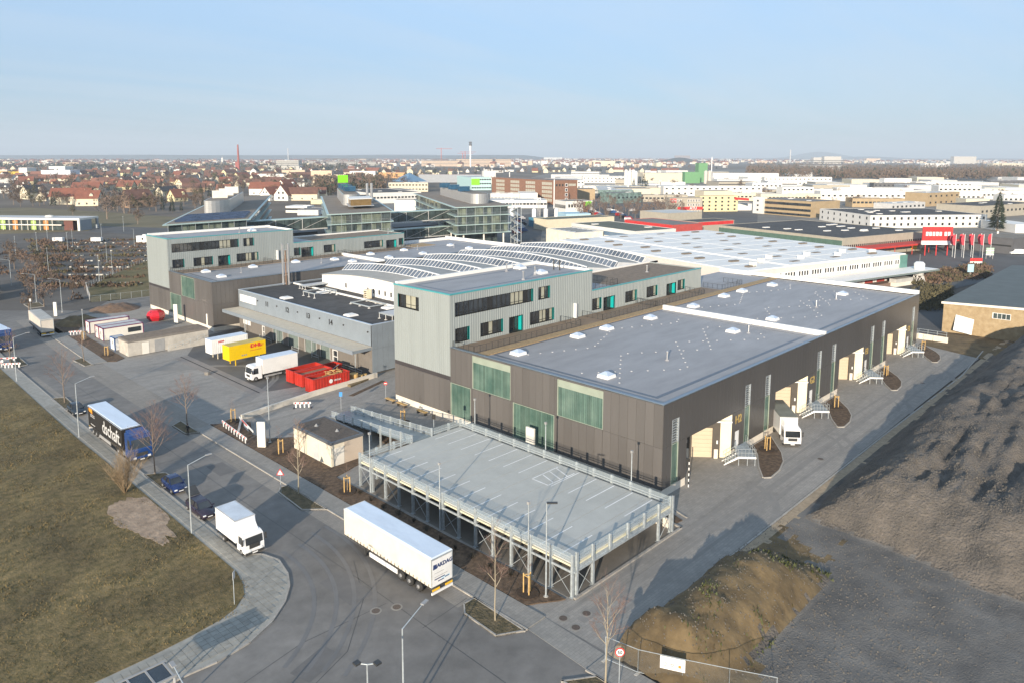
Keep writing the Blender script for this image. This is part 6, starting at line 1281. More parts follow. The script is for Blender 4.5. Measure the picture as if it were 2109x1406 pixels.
# --- laboratory buildings of glass with deep roofs
gl = glass('facade_glass', (.055, .075, .075), .08); glb = mat('facade_glass_with_blinds', (.18, .21, .165), rough=.25, var=.3, sc_=.5); fin = mat('pale_teal_slab_edge', (.40, .52, .50), rough=.4, var=.06); silver = mat('silver_corrugated_plant_room', (.52, .52, .51), rough=.35, metal=.5, var=.1, streak=(.2, .2, 4), sc_=2); brroof = mat('brown_grey_roof_gravel', (.20, .17, .14), rough=1, var=.15, sc_=.3)
SD = (cos(R(59.4)), sin(R(59.4)))
def glassb(label, A, B, Ls, tops, stilts, ph, nfl):
    A = Vector(A); B = Vector(B); u = (B-A); Wd = u.length; u /= Wd; o = (A.x, A.y, 0); sdv = Vector(SD); t = thing('laboratory_building', label, 'laboratory building', o)
    P = lambda a, s_: (A.x+u.x*a+SD[0]*s_, A.y+u.y*a+SD[1]*s_)
    poly = lambda e: [P(-e, -e), P(Wd+e, -e), P(Wd+e, Ls+e), P(-e, Ls+e)]
    zt = tops[0]
    part('roof_slab', M(o).prism(poly(1.6), zt-.35, zt), fin, t); part('roof', M(o).prism(poly(.6), zt, zt+.12), brroof, t)
    for z in tops[1:]: part('floor_slab', M(o).prism(poly(1.3), z-.3, z), fin, t)
    zb = tops[-1]; q = M(o); q.prism(poly(-.35), zb if stilts else 0, zt-.36); part('core', q, dark, t)
    for i in range(len(tops)-1):
        z1, z0 = tops[i]-.36, tops[i+1]+.02
        nf = 12; rs = random.Random(i+int(A.x))
        for k in range(nf):
            q = M(); a0, a1 = Wd*k/nf+.06, Wd*(k+1)/nf-.06; p, p2 = P(a0, 0), P(a1, 0); q.a([(p[0]-o[0], p[1]-o[1], z0), (p2[0]-o[0], p2[1]-o[1], z0), (p2[0]-o[0], p2[1]-o[1], z1), (p[0]-o[0], p[1]-o[1], z1)], [(0, 1, 2, 3)])
            link('pane', q.mesh('pane', gl if rs.random() < .62 else glb), t)
        ns = 24
        for k in range(ns):
            for aa in ((0, Wd) if stilts or i < 9 else (0,)):
                q = M(); p, p2 = P(aa, Ls*k/ns+.1), P(aa, Ls*(k+1)/ns-.1); q.a([(p[0]-o[0], p[1]-o[1], z0), (p2[0]-o[0], p2[1]-o[1], z0), (p2[0]-o[0], p2[1]-o[1], z1), (p[0]-o[0], p[1]-o[1], z1)], [(0, 1, 2, 3)])
                if k < 12 or aa == 0: link('pane', q.mesh('pane', gl if rs.random() < .75 else glb), t)
        q = M(o)
        for a in range(7): p = P(Wd*a/6, -1.2); q.tube((*p, z0-.3), (*p, z1+.3), .07, n=4)
        part('mullion', q, galv, t); q = M(o)
        for p, p2 in ((P(-1.2, -1.2), P(Wd+1.2, -1.2)), (P(-1.2, -1.2), P(-1.2, Ls))):
            for h_ in (.5, 1.0): q.tube((*p, z0+h_), (*p2, z0+h_), .04, n=4)
        part('balcony_rail', q, galv, t)
    if stilts:
        for k in range(3): p = P(3+k*(Wd-5)/2, .5); part('column', M(o).tube((*p, 0), (*p, zb-.3), .35, n=8), offwhite, t)
        for k in range(9): p = P(.5, 6+k*10); part('column', M(o).tube((*p, 0), (*p, zb-.3), .3, n=8), offwhite, t)
        q = M(o).prism([P(3, 8), P(Wd-3, 8), P(Wd-3, Ls-4), P(3, Ls-4)], 0, zb-.31); part('ground_floor', q, gl, t)
    # plant room: long box with a rounded nose
    a0, a1, s0, s1, hh = ph; n = 10; ca = (a0+a1)/2; ra = (a1-a0)/2
    pl = [P(ca+ra*cos(th), s0+ra-ra*sin(th)) for th in [pi*k/n for k in range(n+1)]]+[P(a0, s1), P(a1, s1)]
    part('plant_room', M(o).prism(pl, zt+.12, zt+hh), silver, t); 
    pl2 = [P(ca+(ra-.5)*cos(th), s0+ra-(ra-.5)*sin(th)) for th in [pi*k/n for k in range(n+1)]]+[P(a0+.5, s1-.5), P(a1-.5, s1-.5)]; part('plant_roof', M(o).prism(pl2, zt+hh, zt+hh+.05), brroof, t)
    return t, P
zt = 18.6
t, P1 = glassb('long glass laboratory building with rounded silver plant room and solar panels at left', (88, 229), (113.8, 231), 150, [18.6, 14.9, 11.2, 7.5], False, (6, 16, 34, 100, 4.6), 2)
sp_ = M().a([(0, 0, 0), (1.5, 0, 0), (1.5, .8, .45), (0, .8, .45)], [(0, 1, 2, 3)]).mesh('solar_panel', solar)
for j in range(16):
    for k in range(14): p = P1(1.5+k*1.68, 3+j*1.75); link('solar_panel', sp_, t, (p[0]-88, p[1]-229, zt+.2), R(-3))
for k in range(3): p = P1(8+k*.5, 50+k*18); part('solar_box', M((88, 229, 0)).ob(p, (.96, -.27), 5, 2.4, zt+5.0, zt+7.4), mat('solar_box_blue', (.03, .09, .16), rough=.15, var=.3) if k == 0 else bpy.data.materials['solar_box_blue'], t); part('solar_box_frame', M((88, 229, 0)).ob((p[0]-.2, p[1]-.2), (.96, -.27), 5.4, .2, zt+4.8, zt+7.6), offwhite, t)
sbx = bpy.data.materials['solar_box_blue']
t, P2 = glassb('glass laboratory building with brown roof and green sign in the middle of the row', (145, 230), (169, 227), 122, [18.6, 14.9, 11.2, 7.5], False, (7, 15, 40, 104, 4.6), 2)
oo = (145, 230, 0)
part('roof_terrace_frame', M(oo).prism([P2(8, 16), P2(19, 16), P2(19, 36), P2(8, 36)], zt+1.2, zt+1.35), lgrey, t); part('amber_glazed_room', M(oo).prism([P2(9, 18), P2(18, 18), P2(18, 34), P2(9, 34)], zt+1.36, zt+3.8), mat('amber_glazing', (.20, .13, .05), rough=.2), t); part('room_roof', M(oo).prism([P2(8.6, 17.6), P2(18.4, 17.6), P2(18.4, 34), P2(8.6, 34)], zt+3.8, zt+4.1), wroof, t)
for k in range(3): p = P2(9-k*.6, 62+k*17); part('solar_box', M(oo).ob(p, (.96, -.27), 5, 2.4, zt+5.0, zt+7.2), sbx, t)
gsg = mat('bright_green_sign', (.22, .75, .02), rough=.4, var=.02)
p = P2(7.5, 100); part('green_sign', M(oo).ob(p, (.96, -.27), 5, .3, zt+7.6, zt+11.2), gsg, t)
t, P3 = glassb('glass laboratory building on white columns with escape stair at the right of the row', (202, 226), (225.5, 220), 118, [18.6, 14.9, 11.2, 7.5], True, (10, 19, 12, 92, 4.4), 3)
oo = (202, 226, 0)
for k in range(3): p = P3(9-k*.5, 34+k*22); part('solar_box', M(oo).ob(p, (.96, -.27), 5, 2.4, zt+4.6, zt+6.9), sbx, t)
# escape stair, bridges, chimneys
t = thing('escape_stair', 'steel zigzag escape stair tower at the right end of the glass laboratory', 'stairs', (229, 217.5, 0)); q = M()
for x in (0, 2.2):
    for y in (0, 4): q.tube((x, y, 0), (x, y, 19.5), .12, n=5)
part('mast', q, galv, t)
for k in range(9): z = 1+k*1.85; part('flight', M().a([(0, 0, z), (2.2, 0, z), (2.2, 4, z+1.85), (0, 4, z+1.85), (0, 0, z-.25), (2.2, 0, z-.25), (2.2, 4, z+1.6), (0, 4, z+1.6)] if k % 2 else [(0, 4, z), (2.2, 4, z), (2.2, 0, z+1.85), (0, 0, z+1.85), (0, 4, z-.25), (2.2, 4, z-.25), (2.2, 0, z+1.6), (0, 0, z+1.6)], [(0, 1, 2, 3), (7, 6, 5, 4), (0, 4, 5, 1), (3, 2, 6, 7), (0, 3, 7, 4), (1, 5, 6, 2)]), galv, t)
def bridge(label, a, b, zs):
    a = Vector(a); b = Vector(b); d = b-a; l_ = d.length; d /= l_; t = thing('glass_bridge', label, 'bridge', (a.x, a.y, 0), atan2(d.y, d.x))
    for z0, z1 in zs:
        part('deck', M().box(0, 0, z0-.4, l_, 4, z0), lgrey, t); part('roof', M().box(0, 0, z1, l_, 4, z1+.3), fin, t); n = 9; pm = M().box(.08, .1, z0, l_/n-.08, 3.9, z1).mesh('pane', gl)
        for k in range(n): link('pane', pm, t, (l_*k/n, 0, 0))
        q = M()
        for k in range(0, 9, 3): q.tube((l_*k/9, -.05, z0), (l_*k/9, -.05, z1), .12, n=4).tube((l_*k/9, -.05, z0), (l_*(k+3)/9, -.05, z1), .08, n=4)
        part('truss', q, lgrey, t)
bridge('glazed two level bridge between the left and middle laboratories', (121.5, 246), (153, 245), [(12.2, 16), (5.5, 9.0)]); bridge('glazed bridge between the middle and right laboratories', (178, 244), (211, 241), [(12.4, 16.2), (5.5, 9.0)])
one('low_courtyard_wing', M((120, 252, 0)).prism([(122, 256), (154, 254), (160, 264), (128, 266)], 0, 10), dgw, 'dark glazed link building behind the bridge of the laboratories', 'building', (120, 252, 0)); one('low_courtyard_wing', M((180, 254, 0)).prism([(181, 256), (214, 252), (222, 262), (188, 268)], 0, 9), dgw, 'dark link building behind the right bridge of the laboratories', 'building', (180, 254, 0))
t = thing('steel_chimneys', 'two tall steel chimneys between the middle and right laboratories', 'chimney', (197, 280, 0)); [part('flue', M().tube((dx, 0, 0), (dx, 0, 27), .6, n=10), steel, t) for dx in (-1.2, 1.2)]
# --- big white roofed building right behind the warehouses
C = (183, 90.5); r15 = R(-15); t = thing('white_roof_hall', 'very large hall with white sheet roof and loading canopy behind the brown warehouse', 'warehouse', (C[0], C[1], 0), r15)
part('wall', M().box(0, 0, -.1, 74, 87, 8.7), mc('pinkish_white_wall', (.62, .57, .53), var=.04), t); m_ = M()
for i in range(4):
    for j in range(9): x0, x1 = 74*i/4, 74*(i+1)/4; y0, y1 = 87*j/9, 87*(j+1)/9; part('roof_panel', M().a([(x0+.1, y0+.1, 8.72+.0), (x1-.1, y0+.1, 8.72), (x1-.1, y1-.1, 8.72), (x0+.1, y1-.1, 8.72), (x0+.2, y0+.2, 9.0+.25*(i in (1, 2))), (x1-.2, y0+.2, 9.0+.25*(i in (1, 2))), (x1-.2, y1-.2, 9.0+.25*(i in (1, 2))), (x0+.2, y1-.2, 9.0+.25*(i in (1, 2)))], [(0, 1, 5, 4), (1, 2, 6, 5), (2, 3, 7, 6), (3, 0, 4, 7), (4, 5, 6, 7)]), wroof, t)
for i in range(4):
    for j in range(9): ubox('rooflight', mc('brown_rooflight', (.16, .13, .1)), t, 6+18.5*i+(j % 2)*4, 4+9.6*j, 9.05, 3.2, 1.3, .35)
for k in range(8): ubox('roof_unit', offwhite, t, 8+k*8, 4+(k*13) % 9, 9.1, 1.4, 1.4, 1.2)
for k in range(58):
    if k % 5 != 4: ubox('window', win, t, 5+k*1.15, -.05, 5.9, .62, .08, 1.3)
ubox('window_band', mc('white_window_surround', (.75, .73, .7)), t, 4, -.03, 5.7, 68, .05, 1.7)
part('canopy', M().box(-2, -7.5, 4.0, 80, -.1, 4.5), mc('canopy_dark_edge', (.17, .21, .21)), t); part('canopy_roof', M().box(-1.8, -7.3, 4.5, 79.8, -.12, 4.56), wroof, t); part('loading_dock', M().box(8, -3.2, 0, 72, -.1, 1.1), mc('dock_brown', (.2, .14, .12)), t)
for k, x in enumerate((42, 53, 59)): part('red_door', M().box(x, -.12, 1.1, x+4, -.02, 3.7), mc('dull_red_door', (.35, .05, .04)), t); part('white_surround', M().box(x-.7, -.09, 1.1, x+4.7, -.01, 4.0), white, t)
for k in range(12): ubox('window', win, t, 10+k*2.2, -.06, 2.2, .9, .08, 1.1)
part('corner_glazing', M().box(70.5, -.3, 4.6, 74.2, 3.5, 8.6), mc('green_corner_glass', (.12, .25, .22), rough=.15), t)
t = thing('concrete_trough_stack', 'pale grey concrete boxes stacked beside the white water tank', 'concrete boxes', (241, 70, 0), r15); part('box', M().box(0, 0, 0, 9, 2.4, 1.2), offwhite, t); part('box', M().box(.4, .1, 1.22, 9.2, 2.3, 2.3), lgrey, t)
t = thing('water_tank', 'white cylindrical water tank on a splayed lattice stand', 'water tank', (253, 67, 0)); part('tank', M().lathe([(0, 2.6), (1.4, 2.6), (1.6, 6.3), (1.0, 6.9), (0, 6.9)], 16), white, t, True); q = M()
for k in range(6): a = k*pi/3; b_ = a+pi/3; q.tube((2.1*cos(a), 2.1*sin(a), 0), (1.35*cos(a), 1.35*sin(a), 2.7), .09, n=4).tube((2.1*cos(a), 2.1*sin(a), 0), (1.35*cos(b_), 1.35*sin(b_), 2.6), .06, n=4).tube((2.1*cos(b_), 2.1*sin(b_), 0), (1.35*cos(a), 1.35*sin(a), 2.6), .06, n=4)
part('stand', q, white, t); part('antenna', M().tube((0, 0, 6.9), (0, 0, 9.3), .05, n=4), grey, t)
# tan building at right
rubble = mat('brown_rubble_render', (.30, .22, .125), rough=.95, sc_=1.1, c2=(.40, .31, .19), bump=.5, bsc=2); t = thing('brown_hall', 'tan rough rendered hall with grey green roof at the right edge', 'warehouse', (186.5, 43.8, 0), R(.6))
part('wall', M().a([(0, 0, -.2), (0, -60, -.2), (0, -60, 6.6), (0, -24, 7.6), (0, 0, 6.6)]+[(80, 0, -.2), (80, -60, -.2), (80, -60, 6.6), (80, -24, 7.6), (80, 0, 6.6)], [(0, 4, 3, 2, 1), (5, 6, 7, 8, 9), (0, 5, 9, 4), (1, 2, 7, 6)]), rubble, t)
part('roof', M().a([(-.4, .4, 6.75), (-.4, -24, 7.85), (-.4, -60.4, 6.75), (80, .4, 6.75), (80, -24, 7.85), (80, -60.4, 6.75)], [(0, 1, 4, 3), (1, 2, 5, 4)]), mat('grey_green_felt', (.10, .115, .11), var=.12, sc_=.3, rough=.7), t)
part('verge_board', M().a([(-.5, .4, 6.35), (-.5, -24, 7.4), (-.5, -24, 7.9), (-.5, .4, 6.85)], [(0, 1, 2, 3)]).a([(-.5, -24, 7.4), (-.5, -60, 6.35), (-.5, -60, 6.85), (-.5, -24, 7.9)], [(0, 1, 2, 3)]), offwhite, t)
for y in (-9.5, -17.5, -25.5): w_ = part('window', M().box(-.08, y-3.4, 4.4, .02, y, 5.7), white, t); [part('pane', M().box(-.11, y-3.3+k*.8, 4.5, -.08, y-3.3+k*.8+.7, 5.6), gl, w_) for k in range(4)]
one('white_board', M((185.6, 39, 0)).a([(184.9, 41.2, .9), (184.9, 37.6, .4), (186.3, 37.6, 3.6), (186.3, 41.2, 4.2), (185, 41.2, .9), (185, 37.6, .4), (186.4, 37.6, 3.6), (186.4, 41.2, 4.2)], [(0, 1, 2, 3), (7, 6, 5, 4), (0, 4, 5, 1), (3, 2, 6, 7)]), white, 'large white board leaning on the tan hall wall', 'board', (185.6, 39, 0))
# --- asphalt and earth around
dkasph = mat('worn_asphalt', (.085, .085, .085), rough=.9, var=.15, sc_=.1, big=.15)
def gpoly(name, pts, z, mt): return setting(name, M().sheet([tuple(at(x, y, 0).xy) for x, y in pts], z), mt)
gpoly('rear_yard', [(1500, 640), (1890, 697), (1945, 690), (1945, 600), (2109, 560), (2109, 500), (1860, 470), (1500, 520)], -.02, dkasph); gpoly('earth_strip', [(1893, 708), (2109, 760), (2109, 700), (1945, 684)], .03, soilm)
gpoly('meadow', [(-200, 432), (60, 428), (200, 436), (420, 452), (330, 475), (190, 488), (-200, 480)], .0, mat('dry_meadow', (.11, .095, .045), rough=1, sc_=.05, c2=(.17, .14, .08)))
gpoly('overgrown_lot', [(-40, 640), (190, 640), (320, 560), (480, 470), (190, 476), (-200, 490)], .01, mat('cracked_lot_asphalt', (.075, .068, .06), rough=1, sc_=.08, c2=(.12, .11, .10))); gpoly('lane', [(180, 478), (195, 466), (480, 474), (480, 484), (330, 486)], .03, dkasph)
setting('grass_bank', M().a([(61.9, 216.6, .03), (84, 213.4, .03), (110, 212, .03), (140, 240, 2.4), (102, 285, 1.0), (80, 258, .6), (67.2, 238, .1)], [tuple(range(7))]), mat('green_bank', (.085, .08, .028), sc_=.25, rough=1, c2=(.17, .135, .065), bump=.6))
# scrub of the overgrown lot in rows
rs = random.Random(31); q = M(); SCR = [mat('scrub_brown', (.13, .085, .06), rough=1, var=.3, sc_=.3), mat('scrub_olive', (.085, .075, .04), rough=1, var=.3, sc_=.3)]
def tuft(q, x, y, z0, r_, h, n):
    for _ in range(n):
        a, b_ = rs.uniform(0, 6.28), rs.uniform(0, 1)**.5*r_; zz_ = z0+rs.uniform(0, h)*(1-b_/r_*.6); s_ = r_*rs.uniform(.10, .24); c_, d_ = rs.uniform(0, 6.28), rs.uniform(-.8, .8); px_, py_ = x+cos(a)*b_, y+sin(a)*b_
        q.a([(px_-cos(c_)*s_, py_-sin(c_)*s_, zz_), (px_+cos(c_)*s_, py_+sin(c_)*s_, zz_+d_*s_), (px_, py_, zz_+s_*1.6)], [(0, 1, 2)])
for yy in (497, 504, 511, 519, 528, 538, 549, 561, 575, 590):
    for k in range(75):
        x = rs.uniform(60+ (yy-497)*.3, 480-(yy-497)*2.1)
        if rs.random() < .35: continue
        p = at(x, yy+rs.uniform(-2.2, 2.2)); q.k = int(rs.random() < .4); tuft(q, p.x, p.y, 0, rs.uniform(.8, 2.4), rs.uniform(.6, 1.6), 22)
for k in range(60):
    p = at(rs.uniform(-20, 170), rs.uniform(500, 628)); 
    if pix(p)[0] > 150 and pix(p)[1] < 530: continue
    if p.x < 56: continue
    q.k = 0; tuft(q, p.x, p.y, 0, rs.uniform(1.2, 2.4), rs.uniform(1.2, 2.6), 50)
for k in range(260): p = at(rs.uniform(1870, 2035), rs.uniform(548, 592)) ; q.k = int(rs.random() < .4); (pix(p)[1] < 592-(pix(p)[0]-1870)*.12 and pix(p)[1] > 574-(pix(p)[0]-1870)*.2) and tuft(q, p.x, p.y, 0, 2, 1.7, 40)
for k in range(80): p = at(rs.uniform(1890, 1955), rs.uniform(595, 640)); q.k = 1; tuft(q, p.x, p.y, 0, 1.8, 2.2, 40)
setting('scrub', q, SCR, kind='stuff')
q = M()
for yy in (500, 508, 516, 526, 537, 550, 566, 583):
    for k in range(26): x = 150+rs.uniform(-8, 8)+k*(310-(yy-500)*1.9)/26; p = at(x, yy+1.5); s_ = rs.uniform(.12, .3); q.box(p.x-s_, p.y-s_, 0, p.x+s_, p.y+s_, .4)
setting('kerb_remnants', q, offwhite, kind='stuff')
# leafy brown trees by the street at left
MTREE = {}
def crown_mesh(kind, seed):
    rs = random.Random(seed); q = M()
    if kind in ('bare', 'brown', 'olive'):
        q.k = 1; q.tube((0, 0, 0), (0, 0, .55), .028, .012, 5)
        for k in range(9): a = k*2.4; q.tube((0, 0, .2+k*.05), (cos(a)*.27, sin(a)*.27, .5+k*.045), .009, .003, 3, False)
        q.k = 0; cl = [(rs.gauss(0, .16), rs.gauss(0, .16), rs.uniform(.35, .9), rs.uniform(.10, .22)) for _ in range(16)]
        for k in range(520 if kind != 'bare' else 330):
            c = rs.choice(cl); d = Vector((rs.gauss(0, 1), rs.gauss(0, 1), rs.gauss(0, 1))).normalized()*c[3]*rs.uniform(.5, 1); x, y, z = c[0]+d.x, c[1]+d.y, c[2]+d.z*.9; s_ = rs.uniform(.012, .034); a = rs.uniform(0, 6.28)
            q.a([(x-cos(a)*s_, y-sin(a)*s_, z-s_*.6), (x+cos(a)*s_, y+sin(a)*s_, z+rs.uniform(-s_, s_)), (x+rs.uniform(-s_, s_), y, z+s_*1.5)], [(0, 1, 2)])
    else:
        q.k = 1; q.tube((0, 0, 0), (0, 0, .9), .018, .004, 5); q.k = 0
        for k in range(620):
            z = rs.uniform(.06, 1)**.9; r_ = .235*(1-z)**.75*rs.uniform(.55, 1.06); a = rs.uniform(0, 6.28); s_ = .03*(1.2-z*.5); x, y = cos(a)*r_, sin(a)*r_
            q.a([(x*.55-y*s_/.2*.4, y*.55+x*s_/.2*.4, z+.015), (x*1.12, y*1.12, z-s_*1.1), (x*.6+y*s_/.2*.5, y*.6-x*s_/.2*.5, z-s_*.2)], [(0, 1, 2)])
    return q
tmats = {'bare': mat('bare_crown', (.15, .11, .09), rough=1, var=.25, sc_=.2), 'brown': mat('brown_crown', (.12, .085, .06), rough=1, var=.25, sc_=.2), 'olive': mat('olive_crown', (.075, .07, .035), rough=1, var=.3, sc_=.2), 'fir': mat('conifer_needles', (.022, .034, .018), rough=1, var=.35, sc_=.3)}
for kd in tmats: MTREE[kd] = [crown_mesh(kd, 10*i+3).mesh('crown', [tmats[kd], bark]) for i in range(4)]
def mtree(label, p, h, kind, wd=1.0, group='trees between the houses', name='tree'):
    o_ = link(name, rnd.choice(MTREE[kind]), None, (p.x, p.y, 0), rnd.uniform(0, 6.28), (h*wd, h*wd, h)); return tag(o_, label, 'tree', group)
# trunk and crown are split for the big fir
t = thing('fir_tree', 'tall dark green fir tree alone at the right before the halls', 'tree', tuple(at(2053, 476))); 
q = crown_mesh('fir', 77); v_ = [i for i, k in enumerate(q.m) if k == 0]; me = q.mesh('crown', [tmats['fir'], bark]); link('crown', me, t, scale=(22, 22, 21.5)); me2 = crown_mesh('fir', 78).mesh('crown', [tmats['fir'], bark]); link('crown', me2, t, rot=1, scale=(23, 23, 21)); part('trunk', M().tube((0, 0, 0), (0, 0, 12), .4, .2), bark, t)
# --- houses
hw = {'cream': creamw, 'white': wht, 'yellow': yelw, 'tan': mc('brown_house_wall', (.26, .17, .11), var=.1)}; hr = {'red': mc('red_tile_roof', (.20, .075, .048), var=.2, sc_=.3, rough=.9), 'brown': mc('brown_tile_roof', (.13, .065, .048), var=.25, sc_=.3, rough=.9), 'dark': mc('dark_tile_roof', (.045, .045, .05), var=.2, rough=.8), 'orange': mc('orange_tile_roof', (.22, .10, .07), var=.15, rough=.9)}
HM = {}
def house_mesh(wk, rk, v):
    if (wk, rk, v) in HM: return HM[wk, rk, v]
    L_, Wd, h, rg = ((11, 8.5, 3.4, 8.6), (14, 9, 5.2, 9.8), (24, 10, 5.6, 10.2), (9, 8, 3, 8.2))[v]
    a = M().a([(-L_/2, -Wd/2, 0), (L_/2, -Wd/2, 0), (L_/2, Wd/2, 0), (-L_/2, Wd/2, 0), (-L_/2, -Wd/2, h), (L_/2, -Wd/2, h), (L_/2, Wd/2, h), (-L_/2, Wd/2, h), (-L_/2, 0, rg), (L_/2, 0, rg)], [(0, 1, 5, 4), (2, 3, 7, 6), (1, 2, 6, 9, 5), (3, 0, 4, 8, 7)]).mesh('wall', hw[wk])
    e = .5; b = M()
    for s_ in (-1, 1):
        sl_ = (rg-h)/(Wd/2); z0 = h-.5*sl_; b.a([(-L_/2-e, s_*(Wd/2+.5), z0), (L_/2+e, s_*(Wd/2+.5), z0), (L_/2+e, 0, rg+.12), (-L_/2-e, 0, rg+.12), (-L_/2-e, s_*(Wd/2+.5), z0+.25), (L_/2+e, s_*(Wd/2+.5), z0+.25), (L_/2+e, 0, rg+.37), (-L_/2-e, 0, rg+.37)], [(0, 1, 2, 3), (4, 7, 6, 5), (0, 4, 5, 1), (0, 3, 7, 4), (1, 5, 6, 2)] if s_ > 0 else [(0, 3, 2, 1), (4, 5, 6, 7), (0, 1, 5, 4), (0, 4, 7, 3), (1, 2, 6, 5)])
    b = b.mesh('roof', hr[rk]); c = M().box(-L_*.2, .2, rg-1.2, -L_*.2+.7, .9, rg+1.1).mesh('chimney', brick)
    ws = []
    for k in range(3): x = -L_/2+L_*(k+.5)/3; ws += [(x-.5, -Wd/2-.05, 1.0), (x-.5, Wd/2-.05, 1.0)]
    for y in (-1.8, .8): ws += [(-L_/2-.05, y, 1.0), (-L_/2-.05, y, h+.4), (L_/2-.05, y, h+.4)]
    d = M().a([(1.5, -Wd*.40, rg-2.6), (3.7, -Wd*.40, rg-2.6), (3.7, -Wd*.40, rg-4.1), (1.5, -Wd*.40, rg-4.1), (2.6, -Wd*.42, rg-1.5), (2.6, -.4, rg-1.6)], [(0, 3, 2, 1), (0, 1, 4), (0, 4, 5), (1, 5, 4)]).mesh('dormer', hw[wk])
    HM[wk, rk, v] = (a, b, c, ws, d, (L_, Wd, h)); return HM[wk, rk, v]
wsm = unit(win)
def house(label, p, rot, wk, rk, v, s=1.0, far=False, group='houses of the town behind the site'):
    a, b, c, ws, d, dm = house_mesh(wk, rk, v); t = thing('house', label, 'house', (p.x, p.y, 0), rot, group); t.scale = (s, s, s); link('wall', a, t); r_ = link('roof', b, t)
    if not far:
        link('chimney', c, r_)
        if v in (0, 1): link('dormer', d, r_)
        for x, y, z in ws: side = abs(abs(y+.05)-dm[1]/2) < .12 or abs(y) > dm[1]/2-.1; link('window', wsm, t, (x, y, z), 0, (1.0, .1, 1.2) if side else (.1, 1.0, 1.2))
    return t
rnd = random.Random(77)
spec = [(70, 410, 'cream', 'dark', 1, 20, 1.25, 'large cream house with dark roof and two round gable windows'), (112, 401, 'white', 'dark', 0, -60, 1.15, 'white gabled twin house with dark roof, right one of two'), (97, 399, 'white', 'dark', 3, -60, 1.2, 'white gabled twin house with dark roof, left one of two'), (150, 421, 'cream', 'red', 2, -38, 1.25, 'long red roofed house with cream walls behind the hedge'), (185, 424, 'cream', 'red', 1, -38, 1.2, 'red roofed house joined to the right of the long red house'), (180, 399, 'cream', 'red', 2, -38, 1.1, 'long cream apartment house with red roof'), (88, 414, 'cream', 'brown', 3, 60, 1.0, 'small brown roofed annex before the cream house'), (262, 396, 'yellow', 'red', 1, -50, 1.2, 'yellow walled house with red roof'), (283, 427, 'tan', 'brown', 1, 10, 1.35, 'big brown timber gabled house with small windows'), (345, 404, 'cream', 'dark', 2, 25, .9, 'cream gabled house with dark slate roof'), (366, 415, 'yellow', 'red', 0, 15, 1.2, 'yellow gabled house with rusty red roof'), (400, 396, 'tan', 'brown', 2, -30, .95, 'long house with dark brown roof'), (300, 388, 'cream', 'brown', 2, -40, 1.0, 'brown roofed terrace in front of the dark conifer'), (548, 402, 'white', 'red', 2, -48, 1.25, 'long bright red roofed terrace behind the silver plant room'), (592, 400, 'white', 'red', 1, 25, 1.5, 'tall white gabled house with red roof'), (560, 413, 'white', 'red', 1, 20, 1.2, 'white gabled house before the red terrace'), (590, 413, 'white', 'red', 0, 30, 1.6, 'steep white gable with red roof at the parking area'), (625, 413, 'cream', 'brown', 2, -42, 1.1, 'terrace with white dormers and brown red roof, left half'), (655, 411, 'cream', 'brown', 1, -42, 1.1, 'terrace with white dormers and brown red roof, right half'), (462, 400, 'white', 'orange', 1, -40, 1.0, 'orange roofed house left of the laboratory plant room'), (430, 392, 'cream', 'orange', 0, -30, 1.1, 'small orange roofed cream house'), (12, 398, 'white', 'dark', 1, -50, 1.0, 'white house at the left edge of the meadow')]
for x, y, wk, rk, v, rt_, s, lb in spec: house(lb, at(x, y), R(rt_), wk, rk, v, s)
rows_ = [(391, 20, 480, 34, 1.0), (384, 0, 740, 30, 1.05), (376, 0, 735, 25, 1.05), (368, 0, 760, 24, 1.1), (361, 0, 940, 25, 1.15), (355, 860, 1400, 21, 1.1), (354, 0, 760, 24, 1.1)]
for ri, (y, xa, xb, st, s) in enumerate(rows_):
    x = xa+rnd.uniform(0, st); k = 0
    while x < xb:
        wk = rnd.choice(['cream', 'white', 'white', 'yellow', 'cream']); rk = rnd.choice(['red', 'brown', 'brown', 'brown', 'dark', 'orange'] if ri != 5 else ['dark', 'dark', 'brown', 'red']); v = rnd.choice([0, 1, 1, 2, 3])
        house('%s house with %s roof, %s from left in the %s house row from the front' % (wk, rk, nth(k), ORD[ri]), at(x, y+rnd.uniform(-2.2, 2.2)), R(rnd.choice([-40, -20, 50, 20, -60])), wk, rk, v, s*rnd.uniform(.9, 1.2), far=ri > 1); x += st*rnd.uniform(.7, 1.3); k += 1
trw = [(436, 205, 500, 20, 11), (424, 20, 480, 19, 11), (410, 0, 470, 20, 12), (404, 560, 760, 16, 13), (399, 20, 480, 19, 12), (393, 0, 720, 19, 13), (386, 0, 860, 19, 14), (379, 0, 860, 18, 15), ]
FARTR = [(371, 0, 900, 18, 15), (363, 0, 1000, 17, 16), (356, 0, 1300, 17, 17), (350, 300, 1500, 16, 18)]
for ri, (y, xa, xb, st, h) in enumerate(trw):
    x = xa+rnd.uniform(0, st); k = 0
    while x < xb:
        kd = rnd.choice(['bare', 'brown', 'brown', 'olive', 'bare', 'fir']) if rnd.random() < .8 else 'brown'; hh = h*rnd.uniform(.6, 1.15)*(1.0 if kd != 'fir' else 1.05)
        mtree('%s tree, %s from left in the %s tree row of the town' % ({'bare': 'bare grey brown', 'brown': 'leafless brown', 'olive': 'olive brown', 'fir': 'dark green conifer'}[kd], nth(k), ORD[ri]), at(x, y+rnd.uniform(-3, 3)), hh, kd, rnd.uniform(.8, 1.2)); x += st*rnd.uniform(.5, 1.5); k += 1
